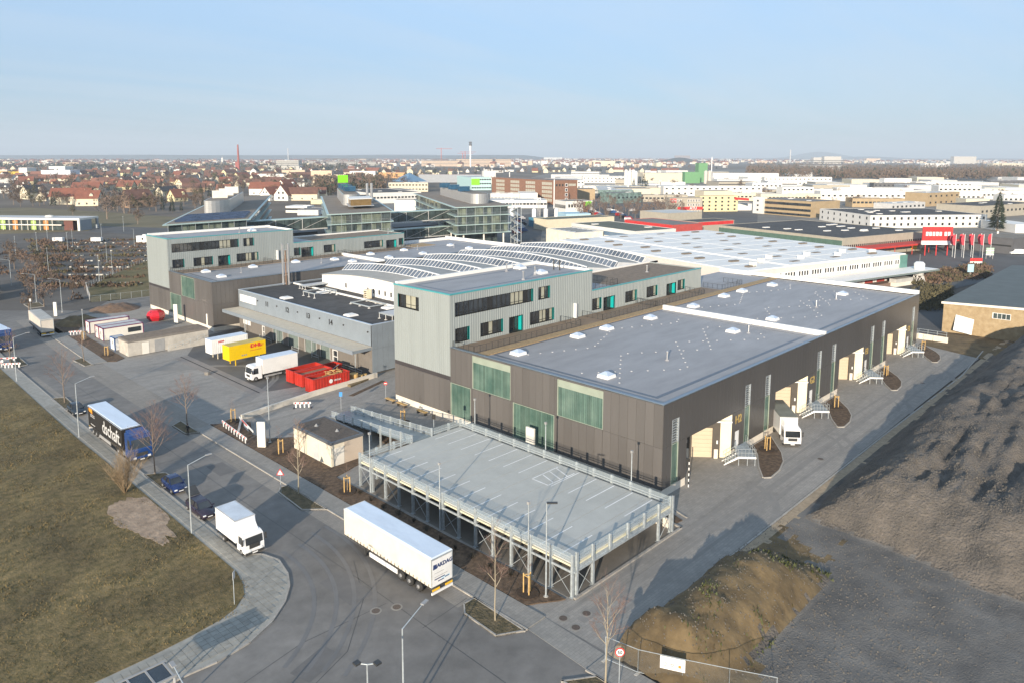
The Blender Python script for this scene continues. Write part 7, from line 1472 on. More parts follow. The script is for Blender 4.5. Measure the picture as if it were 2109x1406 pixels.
for k, (x, y, h, kd) in enumerate([(221, 452, 17, 'bare'), (256, 440, 18, 'bare'), (242, 436, 12, 'brown'), (284, 462, 9, 'brown'), (150, 444, 7, 'olive'), (110, 425, 12, 'fir'), (330, 420, 15, 'fir'), (412, 420, 14, 'olive'), (146, 396, 20, 'brown'), (35, 408, 17, 'brown'), (263, 408, 13, 'fir'), (82, 425, 8, 'olive')]): mtree('%s by the meadow, %s' % ({'bare': 'tall bare tree', 'brown': 'brown leafless tree', 'olive': 'olive bushy tree', 'fir': 'dark conifer'}[kd], ('with pale trunk right of the pavilion', 'with white trunk by the brown gabled house', 'between the two pale trunks', 'small reddish at the lane', 'at the meadow fence', 'left of the long red house', 'beside the slate roof', 'left of the solar roof', 'large before the striped office', 'by the white apartments', 'before the yellow house', 'by the cream house')[k]), at(x, y), h, kd, 1.0, 'trees standing free by the meadow')
for k, (x, y, h, kd) in enumerate([(60, 640, 6.5, 'brown'), (91, 632, 8, 'brown'), (52, 600, 7, 'bare'), (75, 585, 8, 'brown'), (30, 555, 9, 'brown'), (110, 590, 7, 'brown'), (150, 606, 5, 'bare'), (175, 597, 5, 'bare'), (20, 530, 8, 'olive'), (55, 560, 8, 'brown'), (85, 560, 7, 'brown'), (65, 610, 6, 'brown')]): mtree('brown leaved roadside tree by the overgrown lot, %s counted from the nearest' % ORD[k], at(x, y), h*.85, 'bare' if k % 2 else 'brown', .8, 'roadside trees by the overgrown lot')
# --- pavilion left
P = at(163, 451, 6.4); t = thing('pavilion', 'low white framed two storey pavilion with orange panels at the left edge', 'pavilion', (P.x, P.y, 0), R(-50)); Lp = 75; 
part('frame', M().box(-Lp, 0, 5.5, 0, 16, 6.5).box(-1.2, 0, 0, 0, .8, 5.5).box(-Lp, 0, 0, -Lp+1, .8, 5.5).box(-Lp, 0, 2.7, -10, .8, 3.2), offwhite, t); part('roof', M().box(-Lp+.8, .8, 6.5, -.8, 15.2, 6.52), lgrey, t); part('interior', M().box(-Lp, 2.5, 0, -10, 14, 5.5), gl, t); part('end_wall', M().box(-.8, .8, 0, -.0, 10, 5.5).box(-.8, 14.5, 0, 0, 16, 5.5), blue_clad, t); part('dark_porch', M().box(-10, 2, 0, -5, 12, 5.4), mc('dull_red_brown', (.12, .04, .03)), t)
for k in range(18):
    x = -12-k*3.4; part('panel', M().box(x-3.0, 2.3, .2, x, 2.45, 2.6), (gl, gl, orp := mc('orange_panel', (.5, .22, .06)), gl, mc('lime_panel', (.35, .5, .15)))[k % 5], t); part('panel', M().box(x-3.0, 2.3, 3.3, x, 2.45, 5.4), (gl, gl, orp, gl, mc('lime_panel', (.35, .5, .15)))[k % 5], t); part('post', M().tube((x-3.2, .4, 0), (x-3.2, .4, 5.5), .15, n=6), offwhite, t)
part('dome', M().lathe([(0, 6.5), (2.2, 6.5), (1.8, 7.3), (0, 7.6)], 12, (-22, 8)), offwhite, t)
for k, (x0, y0, x1) in enumerate([(108, 500, 4), (187, 500, 4)]): p = at(x0, y0); t = thing('small_trailer', ('white small trailer parked in the overgrown lot, left one', 'white small trailer parked in the overgrown lot, right one')[k], 'trailer', (p.x, p.y, 0), R(-46)); part('body', M().box(0, 0, .6, 4.5, 2, 2.2), white, t); wheel(t, 2, .1, .35, .6); wheel(t, 2, 1.9, .35, .6)
for k, (x, l_) in enumerate(((281, 4), (294, 5))): p = at(x, 500); t = thing('white_container', 'white cabin beside the left grey tower, %s of two' % ('smaller', 'larger')[k], 'cabin', (p.x, p.y, 0), R(-46)); part('body', M().box(0, 0, 0, l_, 2.5, 3+k*.6), white, t); part('window', M().box(l_*.6, -.03, 1.2, l_*.6+.8, 0, 2.1), win, t)
for k, (x, y) in enumerate(sorted([(33, 530), (140, 520), (150, 510), (210, 498), (221, 548), (277, 510), (100, 560), (98, 495), (255, 478), (205, 580), (232, 570), (77, 520)])): p = at(x, y); lamp('thin lamp mast in the overgrown lot, %s from the left' % ORD[k], p.x, p.y, 8, (-.8, .8), ('top', 'two', 'flat')[k % 3], base=False)
# --- industrial buildings (picture columns: left end, near corner, right end; roof corner row; height)
bld('green grey hall with dark felt roof and white rooflights behind the white roofed hall', 1474, 1737, 1904, 491, 8, beigew, darkroof, rows=1, ncl=0, ncr=44, ws=(.8, 1.7), sky=16, lim=330, strip=[('l', 4.8, 6.9, mc('green_strip_window', (.09, .15, .12), rough=.2))], para=beigew)
p = at(1737, 491, 8); t = thing('red_canopy', 'long bright red canopy along the green grey hall', 'canopy', (p.x, p.y, 0), r15); part('canopy', M().box(8, -7, 3.6, 75, -.2, 4.3), mc('canopy_red', (.5, .04, .03)), t); [part('post', M().tube((12+k*12, -6.5, 0), (12+k*12, -6.5, 3.6), .15, n=5), mc('canopy_red', (.5, .04, .03)), t) for k in range(6)]; part('yellow_panel', M().box(46, -.3, .8, 50, -.15, 3.4), yel, t); part('white_panel', M().box(52, -.3, 1.0, 56, -.15, 3.2), white, t)
bld('long two storey white hall with square windows and dark roof', 1679, 1793, 2020, 444, 7.2, wht, darkroof, rot=-40, rows=2, ncl=8, ncr=17, ws=(1.3, 1.5), sky=10)
t = bld('brown office block with dark window bands beside the white stair tower', 1549, 1672, 1719, 416, 10.5, tanw, grr, rows=0, sky=4, strip=[('l', 7.2, 9.0, win), ('l', 3.6, 5.2, win), ('l', .5, 2.0, win)]); ubox('stair_tower', wht, t, -1.5, 38, 0, 4, 9, 11.6); [ubox('window', win, t, -1.6, 42, 2+k*3.2, .1, 1.5, 1.2) for k in range(3)]; ubox('red_sign', redm, t, -.3, 52, 8.6, .2, 22, 1.6)
bld('pale yellow four storey building', 1437, 1442, 1512, 404, 11.5, yelw, grr, rot=-35, rows=4, ncl=0, ncr=6, ws=(1.5, 1.3)); bld('cream penthouse block on the yellow building', 1448, 1450, 1500, 394, 14, creamw, grr, rot=-35, rows=0)
t = bld('grey three storey building with red band lettered ATU', 1376, 1379, 1440, 408, 11, beigew, grr, rot=-38, rows=0); D_ = t['dim']
for j, z in enumerate((8.2, 5.2, .6)):
    for k in range(9):
        if (k in (2, 3)) or (j == 2 and k < 4): continue
        ubox('window', win, t, D_[0]*(.24+k*.08), -.05, z, .7, .08, 1.5); ubox('window_surround', white, t, D_[0]*(.24+k*.08)-.25, -.03, z-.15, 1.2, .05, 1.8)
ubox('red_band', redm, t, D_[0]*.25, -.35, 2.6, D_[0]*.76, .35, 2.0); ubox('red_sign', redm, t, D_[0]*.03, -.2, 7.6, 4.2, .2, 2.8); text('ATU', 2.6, white, t, (D_[0]*.72, -.4, 3.6), (pi/2, 0, 0), .02, .05); text('ATU', 1.7, white, t, (D_[0]*.03+2.1, -.25, 9), (pi/2, 0, 0), .02, .04)
t = bld('long brown brick factory block with tall window bays', 1013, 1140, 1186, 372, 20, brick, grr, rows=0); W_, D_ = t['dim']; pw = mc('pale_window_grid', (.42, .40, .33), rough=.3, var=.2, sc_=1)
for k in range(4):
    for j in range(5):
        for i in range(5): ubox('window', pw, t, -.1, D_*(.02+k*.25)+i*D_*.03, 2.2+j*3.4, .12, D_*.026, 2.4)
for k in range(4):
    ubox('window', win, t, W_*.5, -.08, 3+k*4, 1.8, .1, 1.8); ubox('window_surround', white, t, W_*.5-.4, -.04, 2.6+k*4, 2.6, .05, 2.6)
for k in range(3): ubox('window', win, t, W_*.1+k*3, -.08, 15, 1.6, .1, 1.8)
ubox('window', pw, t, W_*.62, -.08, 15, W_*.32, .1, 2)
t = bld('pale turquoise office block with bright green sign', 943, 971, 1012, 366, 15, turq, whr, rot=-30, rows=3, ncl=0, ncr=8, ws=(2.4, 1.6)); ubox('green_sign', gsg, t, -.2, -.4, 6, 10, .3, 7.5)
bld('white stair block behind the turquoise office', 993, 996, 1021, 353, 22, wht, whr, rot=-30, rows=1, ncr=4, yb=380)
t = bld('white two storey office with bright green sign over the laboratory yard', 1141, 1165, 1217, 415, 8.5, wht, grr, rot=-25, rows=1, ncl=12, ncr=0, ws=(1.2, 2.4)); W_, D_ = t['dim']; [ubox('window', win, t, W_*.1+k*2.2, -.06, 4, 1.4, .08, 2.2) for k in range(6)]; ubox('brown_panel', brick, t, W_*.65, -.1, .2, W_*.25, .1, 7.6); ubox('green_sign', gsg, t, W_*.74, -.4, 4.6, 4.5, .3, 3.4)
bld('low pale blue building before the white office', 1164, 1166, 1214, 441, 4.5, lblue, lblue, rot=-30, rows=0); bld('blue corrugated shed by the car park', 1088, 1113, 1130, 452, 5, mc('strong_blue_wall', (.05, .2, .3)), grr, rot=-20)
t = bld('white low hall with slanted roof slits behind the sawtooth roofs', 1124, 1186, 1240, 480, 6.5, mc('warm_white_wall', (.74, .69, .58)), whr); W_, D_ = t['dim']; [ubox('roof_slit', dark, t, 3, 4+k*D_/6, 6.45, W_*.6, .5, .12) for k in range(5)]; ubox('door', grey, t, -.06, 3, 0, .1, 4, 3.6)
bld('white hall with olive green roof and blue window band', 1175, 1308, 1388, 477, 8, wht, oliver, rows=0, strip=[('l', 4.6, 6.4, mc('blue_window_band', (.10, .16, .24), rough=.2))], sky=2); bld('long olive roofed low building behind the white barn', 1098, 1128, 1262, 453, 6, creamw, oliver)
bld('red fronted shop building with grey roof', 1283, 1386, 1442, 464, 7, mc('red_shop_wall', (.42, .07, .06)), grr, strip=[('l', 4.8, 6.6, redm)]); bld('grey roofed low hall behind the red fronted shop', 1314, 1376, 1440, 440, 8, beigew, whr); bld('red edged low hall with dark roof at the road', 1392, 1437, 1506, 458, 6.5, beigew, darkroof, strip=[('r', 4.6, 6.3, redm)])
bld('dark grey hall with white sign behind the red flags', 1900, 2087, 2118, 492, 6.5, dgw, mc('tan_felt_roof', (.19, .16, .12), var=.15), rows=0, ncl=0, lim=90, strip=[('l', 3.0, 3.6, black)])
IND = [('glass fronted showroom with dark overhanging roof', 1232, 1262, 1316, 398, 9, mc('showroom_glass', (.14, .2, .19), rough=.15, var=.5, sc_=.4), grr), ('brown brick office with tree before it', 1188, 1190, 1222, 390, 10, tanw, grr), ('second glass showroom behind the bare trees', 1222, 1232, 1300, 392, 8, mc('showroom_glass', (1, 1, 1)), whr), ('very long white two storey factory with many small windows', 1364, 1367, 1560, 384, 10, wht, whr), ('low dark roofed hall in front of the long white factory', 1316, 1320, 1410, 402, 6, beigew, grr), ('long low white laboratory annex', 1010, 1012, 1125, 413, 6, wht, whr), ('grey plant roof with pipes behind the annex', 1006, 1010, 1082, 399, 9, lgrey, whr), ('white block at the end of the plant roof', 1070, 1072, 1083, 398, 10, wht, whr), ('white factory wing left of the brick block', 800, 830, 860, 392, 9, wht, grr), ('white hall between the laboratories', 704, 760, 870, 398, 9, wht, darkroof), ('white house like block behind the chimneys', 806, 812, 842, 412, 11, wht, grr), ('cream school building with blue glass pyramid', 796, 800, 884, 377, 10, creamw, whr), ('low long white hall by the meadow', 645, 668, 706, 382, 7, wht, whr), ('white low garage shed behind the glass bridge', 570, 588, 638, 425, 4.5, wht, wroof), ('grey low garage row behind the glass bridge', 610, 612, 650, 433, 3.5, lgrey, grr), ('yellow low hall by the hedge', 637, 640, 668, 412, 3.5, yelw, whr),
 ('long cream warehouse at the rear', 1318, 1325, 1408, 358, 12, creamw, wroof), ('white warehouse right of the green mill', 1464, 1468, 1592, 357, 13, wht, wroof), ('yellowish hall below the white warehouse', 1466, 1500, 1530, 371, 7, yelw, whr), ('long white office with yellow dome sign', 1570, 1575, 1700, 365, 12, wht, wroof), ('white low hall left of the dome sign office', 1524, 1530, 1572, 369, 8, wht, whr), ('white block with three windows', 1548, 1550, 1600, 378, 11, wht, wroof), ('white tank hall cluster', 1608, 1612, 1664, 386, 10, mc('tank_white', (.72, .71, .66), var=.12), wroof), ('long cream office with dark window groups', 1564, 1567, 1680, 400, 7, creamw, whr), ('dark blue roofed white hall', 1664, 1668, 1720, 390, 6, wht, mc('blue_grey_roof', (.12, .15, .19))), ('long white hall with ribbon windows, upper', 1686, 1690, 1866, 394, 9, wht, wroof), ('wide white roofed hall at the right', 1720, 1724, 1866, 387, 8, wht, wroof), ('white box building at the wood edge', 1819, 1822, 1861, 368, 12, wht, wroof), ('dark canopy hall at the wood edge', 1790, 1800, 1890, 377, 7, dgw, grr), ('long white hall behind the white box building', 1882, 1886, 2000, 375, 8, wht, whr), ('white two storey cube with roof masts', 1931, 1934, 2003, 383, 14, wht, wroof), ('tan factory with square chimney block', 1850, 1912, 1960, 398, 11, tanw, whr), ('dark low hall with shaded windows left of the tan factory', 1752, 1756, 1850, 409, 7, tanw, grr), ('striped awning shop hall', 1801, 1836, 1892, 420, 5.5, lgrey, whr), ('pinkish cubic hall behind the tan factory', 1972, 1990, 2022, 410, 8, creamw, whr), ('dark grey store with white sign band', 2035, 2040, 2125, 372, 9, dgw, wroof), ('long grey office wing behind the fir tree', 1915, 2020, 2120, 425, 8, beigew, darkroof), ('long white hall with curved roofs at right', 2010, 2015, 2100, 394, 8, wht, whr), ('white house like office at the right edge behind the fir', 2062, 2068, 2120, 402, 8, wht, whr), ('pale cubic hall right of the fir tree', 2068, 2072, 2104, 415, 6, creamw, whr), ('small white site office at the right edge', 2090, 2092, 2130, 463, 4.5, wht, wroof),
 ('white apartment block at the left edge', -30, -5, 30, 371, 12, wht, whr), ('white and blue banded office building', 82, 84, 163, 351, 16, mc('white_blue_band', (.6, .62, .68)), whr), ('yellow long hall behind the trees at left', -20, -15, 84, 354, 11, mc('ochre_hall', (.5, .36, .03)), mc('ochre_hall_roof', (.45, .33, .03))), ('white factory cube with red mark at left', 36, 38, 76, 346, 18, wht, whr), ('white round roofed plant behind the banded office', 98, 100, 153, 343, 16, wht, wroof), ('pink long block at far left', -10, -5, 36, 350, 12, mc('pink_wall', (.6, .45, .38)), whr), ('white long hall behind the red roofs', 525, 530, 600, 359, 10, wht, wroof), ('green gabled hall beside the white long hall', 600, 606, 640, 361, 9, mc('green_hall', (.16, .26, .16)), mc('green_hall', (1, 1, 1))), ('peach office block with stepped top', 634, 640, 690, 352, 16, mc('peach_wall', (.58, .44, .32)), whr), ('peach long block left of the stepped office', 576, 580, 636, 351, 12, mc('peach_wall', (1, 1, 1)), whr), ('orange long storage hall', 775, 780, 840, 356, 10, mc('orange_hall', (.55, .30, .12)), whr), ('white long storage hall with raised left end', 716, 720, 778, 353, 11, wht, whr), ('red roofed grey retail hall', 858, 862, 992, 360, 12, mc('grey_retail', (.28, .30, .33)), mc('retail_red_roof', (.4, .05, .05))), ('grey blue halls behind the silo tower', 1130, 1135, 1250, 360, 10, lgrey, whr), ('white ribbed hall row behind the brick block', 1090, 1100, 1200, 372, 11, wht, whr), ('brown and white hall row', 1195, 1200, 1290, 364, 10, wht, whr), ('white low hall with dark roof left of the silo tower', 1198, 1202, 1290, 383, 8, wht, grr), ('long low white hall right of the silo tower', 1330, 1335, 1398, 373, 8, creamw, whr), ('beige flat hall before the firs', 1330, 1335, 1365, 388, 7, creamw, grr), ('cream low hall right of the long white factory', 1495, 1500, 1590, 398, 7, creamw, whr), ('white car showroom with flat canopy', 1510, 1513, 1552, 420, 5, wht, grr)]
for k, (lb, xl, xc, xr, yt, h, wl, rf) in enumerate(IND):
    x_w = (xr-xc)/ (F/ (at(xc, yt, h).length)); nw = max(3, min(16, int(abs(xr-xc)/7)))
    small = (xr-xc) > 45 and yt > 362
    bld(lb, xl, xc, xr, yt, h, MT.get(wl.name, wl), rf, rot=-46+(k*7) % 13-6 if xc-xl < 25 else -15, rows=2 if h > 9 and small else 1 if small else 0, ncr=nw if small else 0, ws=(2.2, 1.5), mind=14, sky=3 if small else 0, lim=400)
rs = random.Random(21)
FILL = [(rs.uniform(1150, 2100), rs.uniform(350, 392)) for _ in range(46)]
for k, (x, y) in enumerate(sorted(FILL)):
    bld('flat industrial hall among the many at right, %s counted from the left' % nth(k), x, x+1, x+rs.uniform(28, 75), y, rs.uniform(5, 9), rs.choice([wht, wht, creamw, lgrey, beigew]), rs.choice([wroof, whr, whr, grr]), rot=-46+rs.uniform(-10, 10), mind=20, group='flat industrial halls of the business park', lim=300, strip=[('r', 2, 3.2, win)] if rs.random() < .5 else None)
# --- silos, mill, towers
def cyl(name, label, cat, x, yb, yt_, wpx, mt, group=None, prof=None):
    p = at(x, yb); sc_ = F/((p-Vector((0, 0, H))).dot(FWD)); h = (yb-yt_)/sc_; r_ = wpx/2/sc_; t = thing(name, label, cat, (p.x, p.y, 0), 0, group)
    part('shaft', M().lathe([(a*r_, b*h) for a, b in (prof or [(0, 0), (1, 0), (1, .93), (.5, 1), (0, 1)])], 16), mt, t); return t, h, r_
for k, x in enumerate((1054, 1100, 1124, 1146)): cyl('silo', 'white process tank in the laboratory yard, %s from left' % ORD[k], 'silo', x, 448, 430, 9, whitep, 'white tanks of the laboratory yard')
for k, x in enumerate((1453, 1461)): cyl('silo', 'tall pale grey silo beside the green mill, %s one' % ('left', 'right')[k], 'silo', x, 379, 352, 7.5, mc('silo_grey', (.5, .47, .42)), 'tall silos by the green mill')
for k, x in enumerate((1289, 1296, 1304, 1309)): cyl('silo', 'white concrete silo of the tall silo group, %s from left' % ORD[k], 'silo', x, 388, 350+(k % 2)*3, 8, wht, 'tall white silo group')
gml = mc('mill_green', (.12, .28, .13), var=.08); bld('green sloping mill building', 1406, 1410, 1434, 355, 20, gml, gml, rot=-40, mind=12, yb=378); bld('tall green mill tower', 1436, 1438, 1448, 337, 32, gml, gml, rot=-40, mind=8, yb=376)
cyl('chimney', 'slim white chimney beside the mill silos', 'chimney', 1464.5, 379, 324, 1.8, white); t, h_, r_ = cyl('chimney', 'tall red brick chimney at the left skyline', 'chimney', 492, 352, 299, 3.6, mc('chimney_brick', (.30, .07, .05)), prof=[(0, 0), (1.3, 0), (.8, 1), (0, 1)])
bld('red brick boiler house at the foot of the red chimney', 483, 485, 493, 334, 36, mc('chimney_brick', (1, 1, 1)), mc('chimney_brick', (1, 1, 1)), rot=-40, mind=8, yb=352); cyl('church_tower', 'white church tower left of the red chimney', 'church tower', 458.5, 341, 324, 4, wht, prof=[(0, 0), (1, 0), (1, .8), (.2, 1), (0, 1)])
t, h_, r_ = cyl('telecom_tower', 'tall white telecommunications tower with dark lattice head', 'tower', 969, 345, 293, 4.2, white, prof=[(0, 0), (.8, 0), (.8, .6), (1.15, .82), (1.15, .84), (0, .84)]); part('head', M().lathe([(0, h_*.84), (r_*1.3, h_*.84), (r_*1.6, h_*.90), (r_*1.0, h_*.93), (r_*1.7, h_*.97), (r_*1.2, h_), (0, h_)], 10), dgw, t)
cyl('chimney', 'tall pale smokestack on the right skyline', 'chimney', 1627, 336, 309, 2.4, lgrey); cyl('mast', 'grey lattice mast behind the office slab', 'mast', 594, 338, 306, 1.6, lgrey); cyl('chimney', 'white chimney before the turquoise office', 'chimney', 944, 370, 352, 1.4, white); cyl('chimney', 'slim white chimney before the brick block, left', 'chimney', 1049.5, 402, 355, 1.8, white); cyl('chimney', 'slim white chimney before the brick block, right', 'chimney', 1141, 430, 370, 2.2, white); cyl('chimney', 'slim white chimney at far left town', 'chimney', 279, 350, 330, 1.3, white)
for k, (x, y) in enumerate(((1108, 447), (1112, 447))): cyl('chimney', 'steel flue of the laboratory yard, %s of a pair' % ('left', 'right')[k], 'chimney', x, y, 408, 1.8, steel, 'steel flues of the laboratory yard')
for k, (x, yb, yt_) in enumerate(((909, 341, 305), (953, 341, 315), (958, 341, 312))):
    t, h_, r_ = cyl('tower_crane', 'red tower crane on the skyline, %s from left' % ORD[k], 'crane', x, yb, yt_, 1.3, mc('crane_red', (.45, .12, .1)), 'red tower cranes'); part('jib', M().ob((-20, 12), (.86, -.5), 75, 3, h_*.93, h_*.95), mc('crane_red', (.45, .12, .1)), t)
t = bld('long slab office with grey floor bands on the skyline', 566, 568, 624, 331, 38, mc('slab_grey', (.42, .41, .38)), whr, rot=-44, mind=20, lim=900, yb=350, strip=[('r', 3+k*4.6, 5+k*4.6, dgw) for k in range(5)])
for lb, xl, xr, yt, yb, c in (('very long peach brick complex on the skyline, main part', 940, 1052, 328, 343, 'peach_wall'), ('very long peach brick complex on the skyline, left part', 868, 948, 331, 343, 'peach_wall'), ('long low office block left of the peach complex', 628, 780, 334, 341, 'slab_grey'), ('long pale block below the slab office', 552, 625, 342, 351, 'slab_grey'), ('tower block on the right skyline', 1697, 1716, 323, 339, 'silo_grey'), ('pale hospital like tower block on the far right skyline', 1964, 1988, 323, 338, 'silo_grey'), ('stepped white tower block beside the tower block', 1675, 1692, 325, 338, 'silo_grey'), ('terraced concrete office complex before the wood', 1655, 1725, 341, 349, 'slab_grey'), ('cream corner palace on the middle skyline', 1218, 1262, 332, 343, 'cream_wall'), ('white high block on the middle skyline', 1115, 1125, 332, 345, 'white_hall_wall'), ('long white block on the right skyline', 1905, 1935, 337, 345, 'white_hall_wall'), ('second long white block on the right skyline', 2045, 2085, 337, 345, 'cream_wall'), ('castle on its hill at the middle right skyline', 1390, 1412, 321, 330, 'brown_house_wall'), ('white hotel block on the left middle skyline', 1120, 1155, 325, 331, 'white_hall_wall'), ('small tower block at the right', 1784, 1795, 327, 336, 'peach_wall')):
    bld(lb, xl-1, xl, xr, yt, 0, MT[c], whr, rot=-46, mind=20, lim=1500, yb=yb, name='distant_building', strip=[('r', 4+k*6, 6.5+k*6, dgw) for k in range(5)] if 'peach' in lb or 'terraced' in lb else None)
p = at(843, 374, 8); one('glass_pyramid', M((p.x, p.y, 0)).a([(p.x-16, p.y-16, 8), (p.x+16, p.y-16, 8), (p.x+16, p.y+16, 8), (p.x-16, p.y+16, 8), (p.x, p.y, 19)], [(0, 1, 4), (1, 2, 4), (2, 3, 4), (3, 0, 4)]), mc('pyramid_blue', (.12, .22, .33), rough=.3), 'blue glass pyramid roof among the cream school buildings', 'roof pyramid', (p.x, p.y, 0))
# signs, flags, vans
p = at(1928, 527); t = thing('advertising_sign', 'large red billboard with white writing on red posts', 'billboard', (p.x, p.y, 0), R(-46)); part('board', M().box(-6.0, 0, 6.0, 6.0, .5, 11.6), mc('sign_red', (.6, .03, .03)), t); part('lower_board', M().box(-6.3, -.1, 4.4, 5.8, .4, 6.0), white, t); [part('post', M().tube((x, .3, 0), (x, .3, 5), .2, n=6), redm, t) for x in (-4.5, 0, 4.5)]; [part('lettering_bar', M().box(-4.8+k*1.35+(.7 if k > 4 else 0), -.12, 8.0, -3.8+k*1.35+(.7 if k > 4 else 0), -.02, 9.6), white, t) for k in range(7)]
for k, x in enumerate((1961, 1966, 1980, 1984, 1999, 2003, 2018, 2023, 2039)):
    p = at(x, 530+(k % 2)*2); t = thing('flag', 'red banner flag on a white pole, %s from left' % ORD[k], 'flag', (p.x, p.y, 0), R(-46), 'red banner flags'); part('pole', M().tube((0, 0, 0), (0, 0, 9.5), .09, n=5), white, t); part('banner', M().a([(0, 0, 9.3), (-1.1, .1, 9.0), (-1.3, .3, 7.5), (-.9, .1, 5.2), (0, 0, 5.0), (.05, .05, 9.3), (-1.05, .15, 9.0), (-1.25, .35, 7.5), (-.85, .15, 5.2), (.05, .05, 5.0)], [(0, 1, 2, 3, 4), (9, 8, 7, 6, 5)]), mc('flag_red', (.5, .04, .06)), t)
p = at(2054, 512); t = thing('flag', 'white banner flag right of the red ones', 'flag', (p.x, p.y, 0), R(-46)); part('pole', M().tube((0, 0, 0), (0, 0, 7.5), .08, n=5), white, t); part('banner', M().box(-.7, 0, 4.4, 0, .06, 7.4), white, t)
p = at(2010, 548); t = thing('small_sign', 'low red and white sign board by the hedge', 'sign', (p.x, p.y, 0), R(-46)); part('board', M().box(-2.2, 0, 1.6, 2.2, .2, 2.8), redm, t); part('lower_board', M().box(-2.2, 0, .7, 2.2, .2, 1.6), white, t); part('post', M().box(-1.8, .05, 0, -1.6, .15, .7).box(1.6, .05, 0, 1.8, .15, .7), grey, t)
p = at(2038, 534); t = thing('small_sign', 'white and green slatted direction sign', 'sign', (p.x, p.y, 0), R(-46)); [part('slat', M().box(-1.5, 0, 1.5+k*.75, 1.5, .15, 2.1+k*.75), (white, mc('pale_green_sign', (.4, .65, .45)))[k % 2], t) for k in range(4)]; part('post', M().box(-1.4, .16, 0, -1.2, .3, 4.4).box(1.2, .16, 0, 1.4, .3, 4.4), grey, t)
p = at(1998, 572); t = thing('billboard_post', 'white notice on a post in the brown hedge', 'sign', (p.x, p.y, 0), R(-46)); part('board', M().box(-1, 0, 1.8, 1, .15, 4.4), lblue, t); part('post', M().box(-.1, .16, 0, .1, .3, 4.2), grey, t)
def minivan(label, p, rot, mt, group='parked vans and cars far off'): 
    t = thing('parked_van', label, 'van', (p.x, p.y, 0), rot, group); part('body', M().a([(x, y, z) for y in (-.95, .95) for x, z in ((0, .35), (0, 1.0), (-.8, 1.25), (-1.5, 2.1), (-5, 2.1), (-5, .35))], [(5, 4, 3, 2, 1, 0), (6, 7, 8, 9, 10, 11)]+[(i, (i+1) % 6, 6+(i+1) % 6, 6+i) for i in range(6)]), mt, t); part('windscreen', M().a([(-.83, -.85, 1.32), (-.83, .85, 1.32), (-1.45, .8, 2.05), (-1.45, -.8, 2.05)], [(0, 1, 2, 3)]), win, t)
    for x in (-.9, -4.1):
        for y in (-.85, .85): wheel(t, x, y, .34, .7)
minivan('white van in front of the dark grey hall', at(2068, 522), R(130), whitep); minivan('white van standing behind the white van', at(2079, 524), R(130), whitep)
rs = random.Random(44)
for k in range(16): p = at(1072+rs.uniform(0, 22), 452+k*2.1); minivan('dark vehicle in the row of the laboratory car park, %s from the rear' % ORD[k], p, R(-20+rs.uniform(-5, 5)), cols_[k % 5]) if k % 2 == 0 else None
for k, (x, y) in enumerate(sorted((1218+(j*9.3) % 95, 432+(j*5) % 24) for j in range(22))): p = at(x, y); minivan('vehicle under the bare trees by the showroom, %s from the left' % nth(k), p, R(rs.uniform(-60, 0)), cols_[k % 5], 'cars parked by the showroom')
gpoly('car_park', [(1060, 520), (1110, 520), (1120, 448), (1330, 460), (1330, 424), (1190, 424), (1060, 446)], .0, dkasph); gpoly('main_road', [(1190, 428), (1330, 440), (1560, 470), (1560, 440), (1330, 418), (1210, 415)], .01, dkasph); gpoly('industrial_ground', [(700, 520), (1500, 560), (2300, 520), (2300, 345), (1150, 352), (960, 400), (700, 430)], -.06, mat('business_park_ground', (.13, .125, .115), rough=1, var=0, sc_=.02, c2=(.22, .21, .19)))
for k in range(26): x = 1180+k*9+rs.uniform(-3, 3); mtree('tall slim bare tree by the showroom road, %s from left' % nth(k), at(x, 436+(k % 3)*9), rs.uniform(9, 14), 'bare', .75, 'bare trees by the showroom road')
for k, (x, y, h) in enumerate([(1317, 392, 17), (1326, 394, 21), (1305, 392, 15), (1333, 393, 13)]): mtree('dark conifer right of the white silo group, %s one' % ORD[k], at(x, y), h, 'fir', 1, 'conifers by the white silos')
for k, (x, y) in enumerate(sorted((rs.uniform(1330, 2109), rs.uniform(372, 430)) for _ in range(40))): mtree('bare tree among the industrial halls at right, %s from the left' % nth(k), at(x, y), rs.uniform(7, 11), rs.choice(['bare', 'brown']), 1, 'bare trees among the industrial halls')
# --- wood, distant town and hills
q = M(); rs = random.Random(91)
def clump(q, x, y, h, r_, n):
    for _ in range(n):
        a, b_ = rs.uniform(0, 6.28), rs.uniform(.1, 1); xx, yy, z_ = x+cos(a)*r_*b_, y+sin(a)*r_*b_, h*(1-.5*b_*b_)*rs.uniform(.35, 1); s_ = r_*rs.uniform(.16, .34); c_ = rs.uniform(0, 6.28)
        q.a([(xx-cos(c_)*s_, yy-sin(c_)*s_, z_-s_), (xx+cos(c_)*s_, yy+sin(c_)*s_, z_-s_*rs.uniform(.3, 1)), (xx, yy, z_+s_)], [(0, 1, 2)])
for k in range(2300):
    x = rs.uniform(1540, 2180); yb = 372-rs.uniform(0, 1)**1.3*30-(12 if x < 1700 else 0)*rs.random(); p = at(x, yb); q.k = int(rs.random() < .12); clump(q, p.x, p.y, rs.uniform(13, 19), rs.uniform(5, 8), 15)
for y, xa, xb, st, h in FARTR:
    x = xa
    while x < xb: p = at(x, y+rs.uniform(-3, 3)); q.k = int(rs.random() < .3); clump(q, p.x, p.y, h*rs.uniform(.5, 1), rs.uniform(3.5, 6), 30); x += st*rs.uniform(.3, 1.4)
for k in range(700): x = rs.uniform(-40, 760); p = at(x, rs.uniform(341, 352)); q.k = int(rs.random() < .5); clump(q, p.x, p.y, rs.uniform(11, 18), rs.uniform(6, 9), 14)
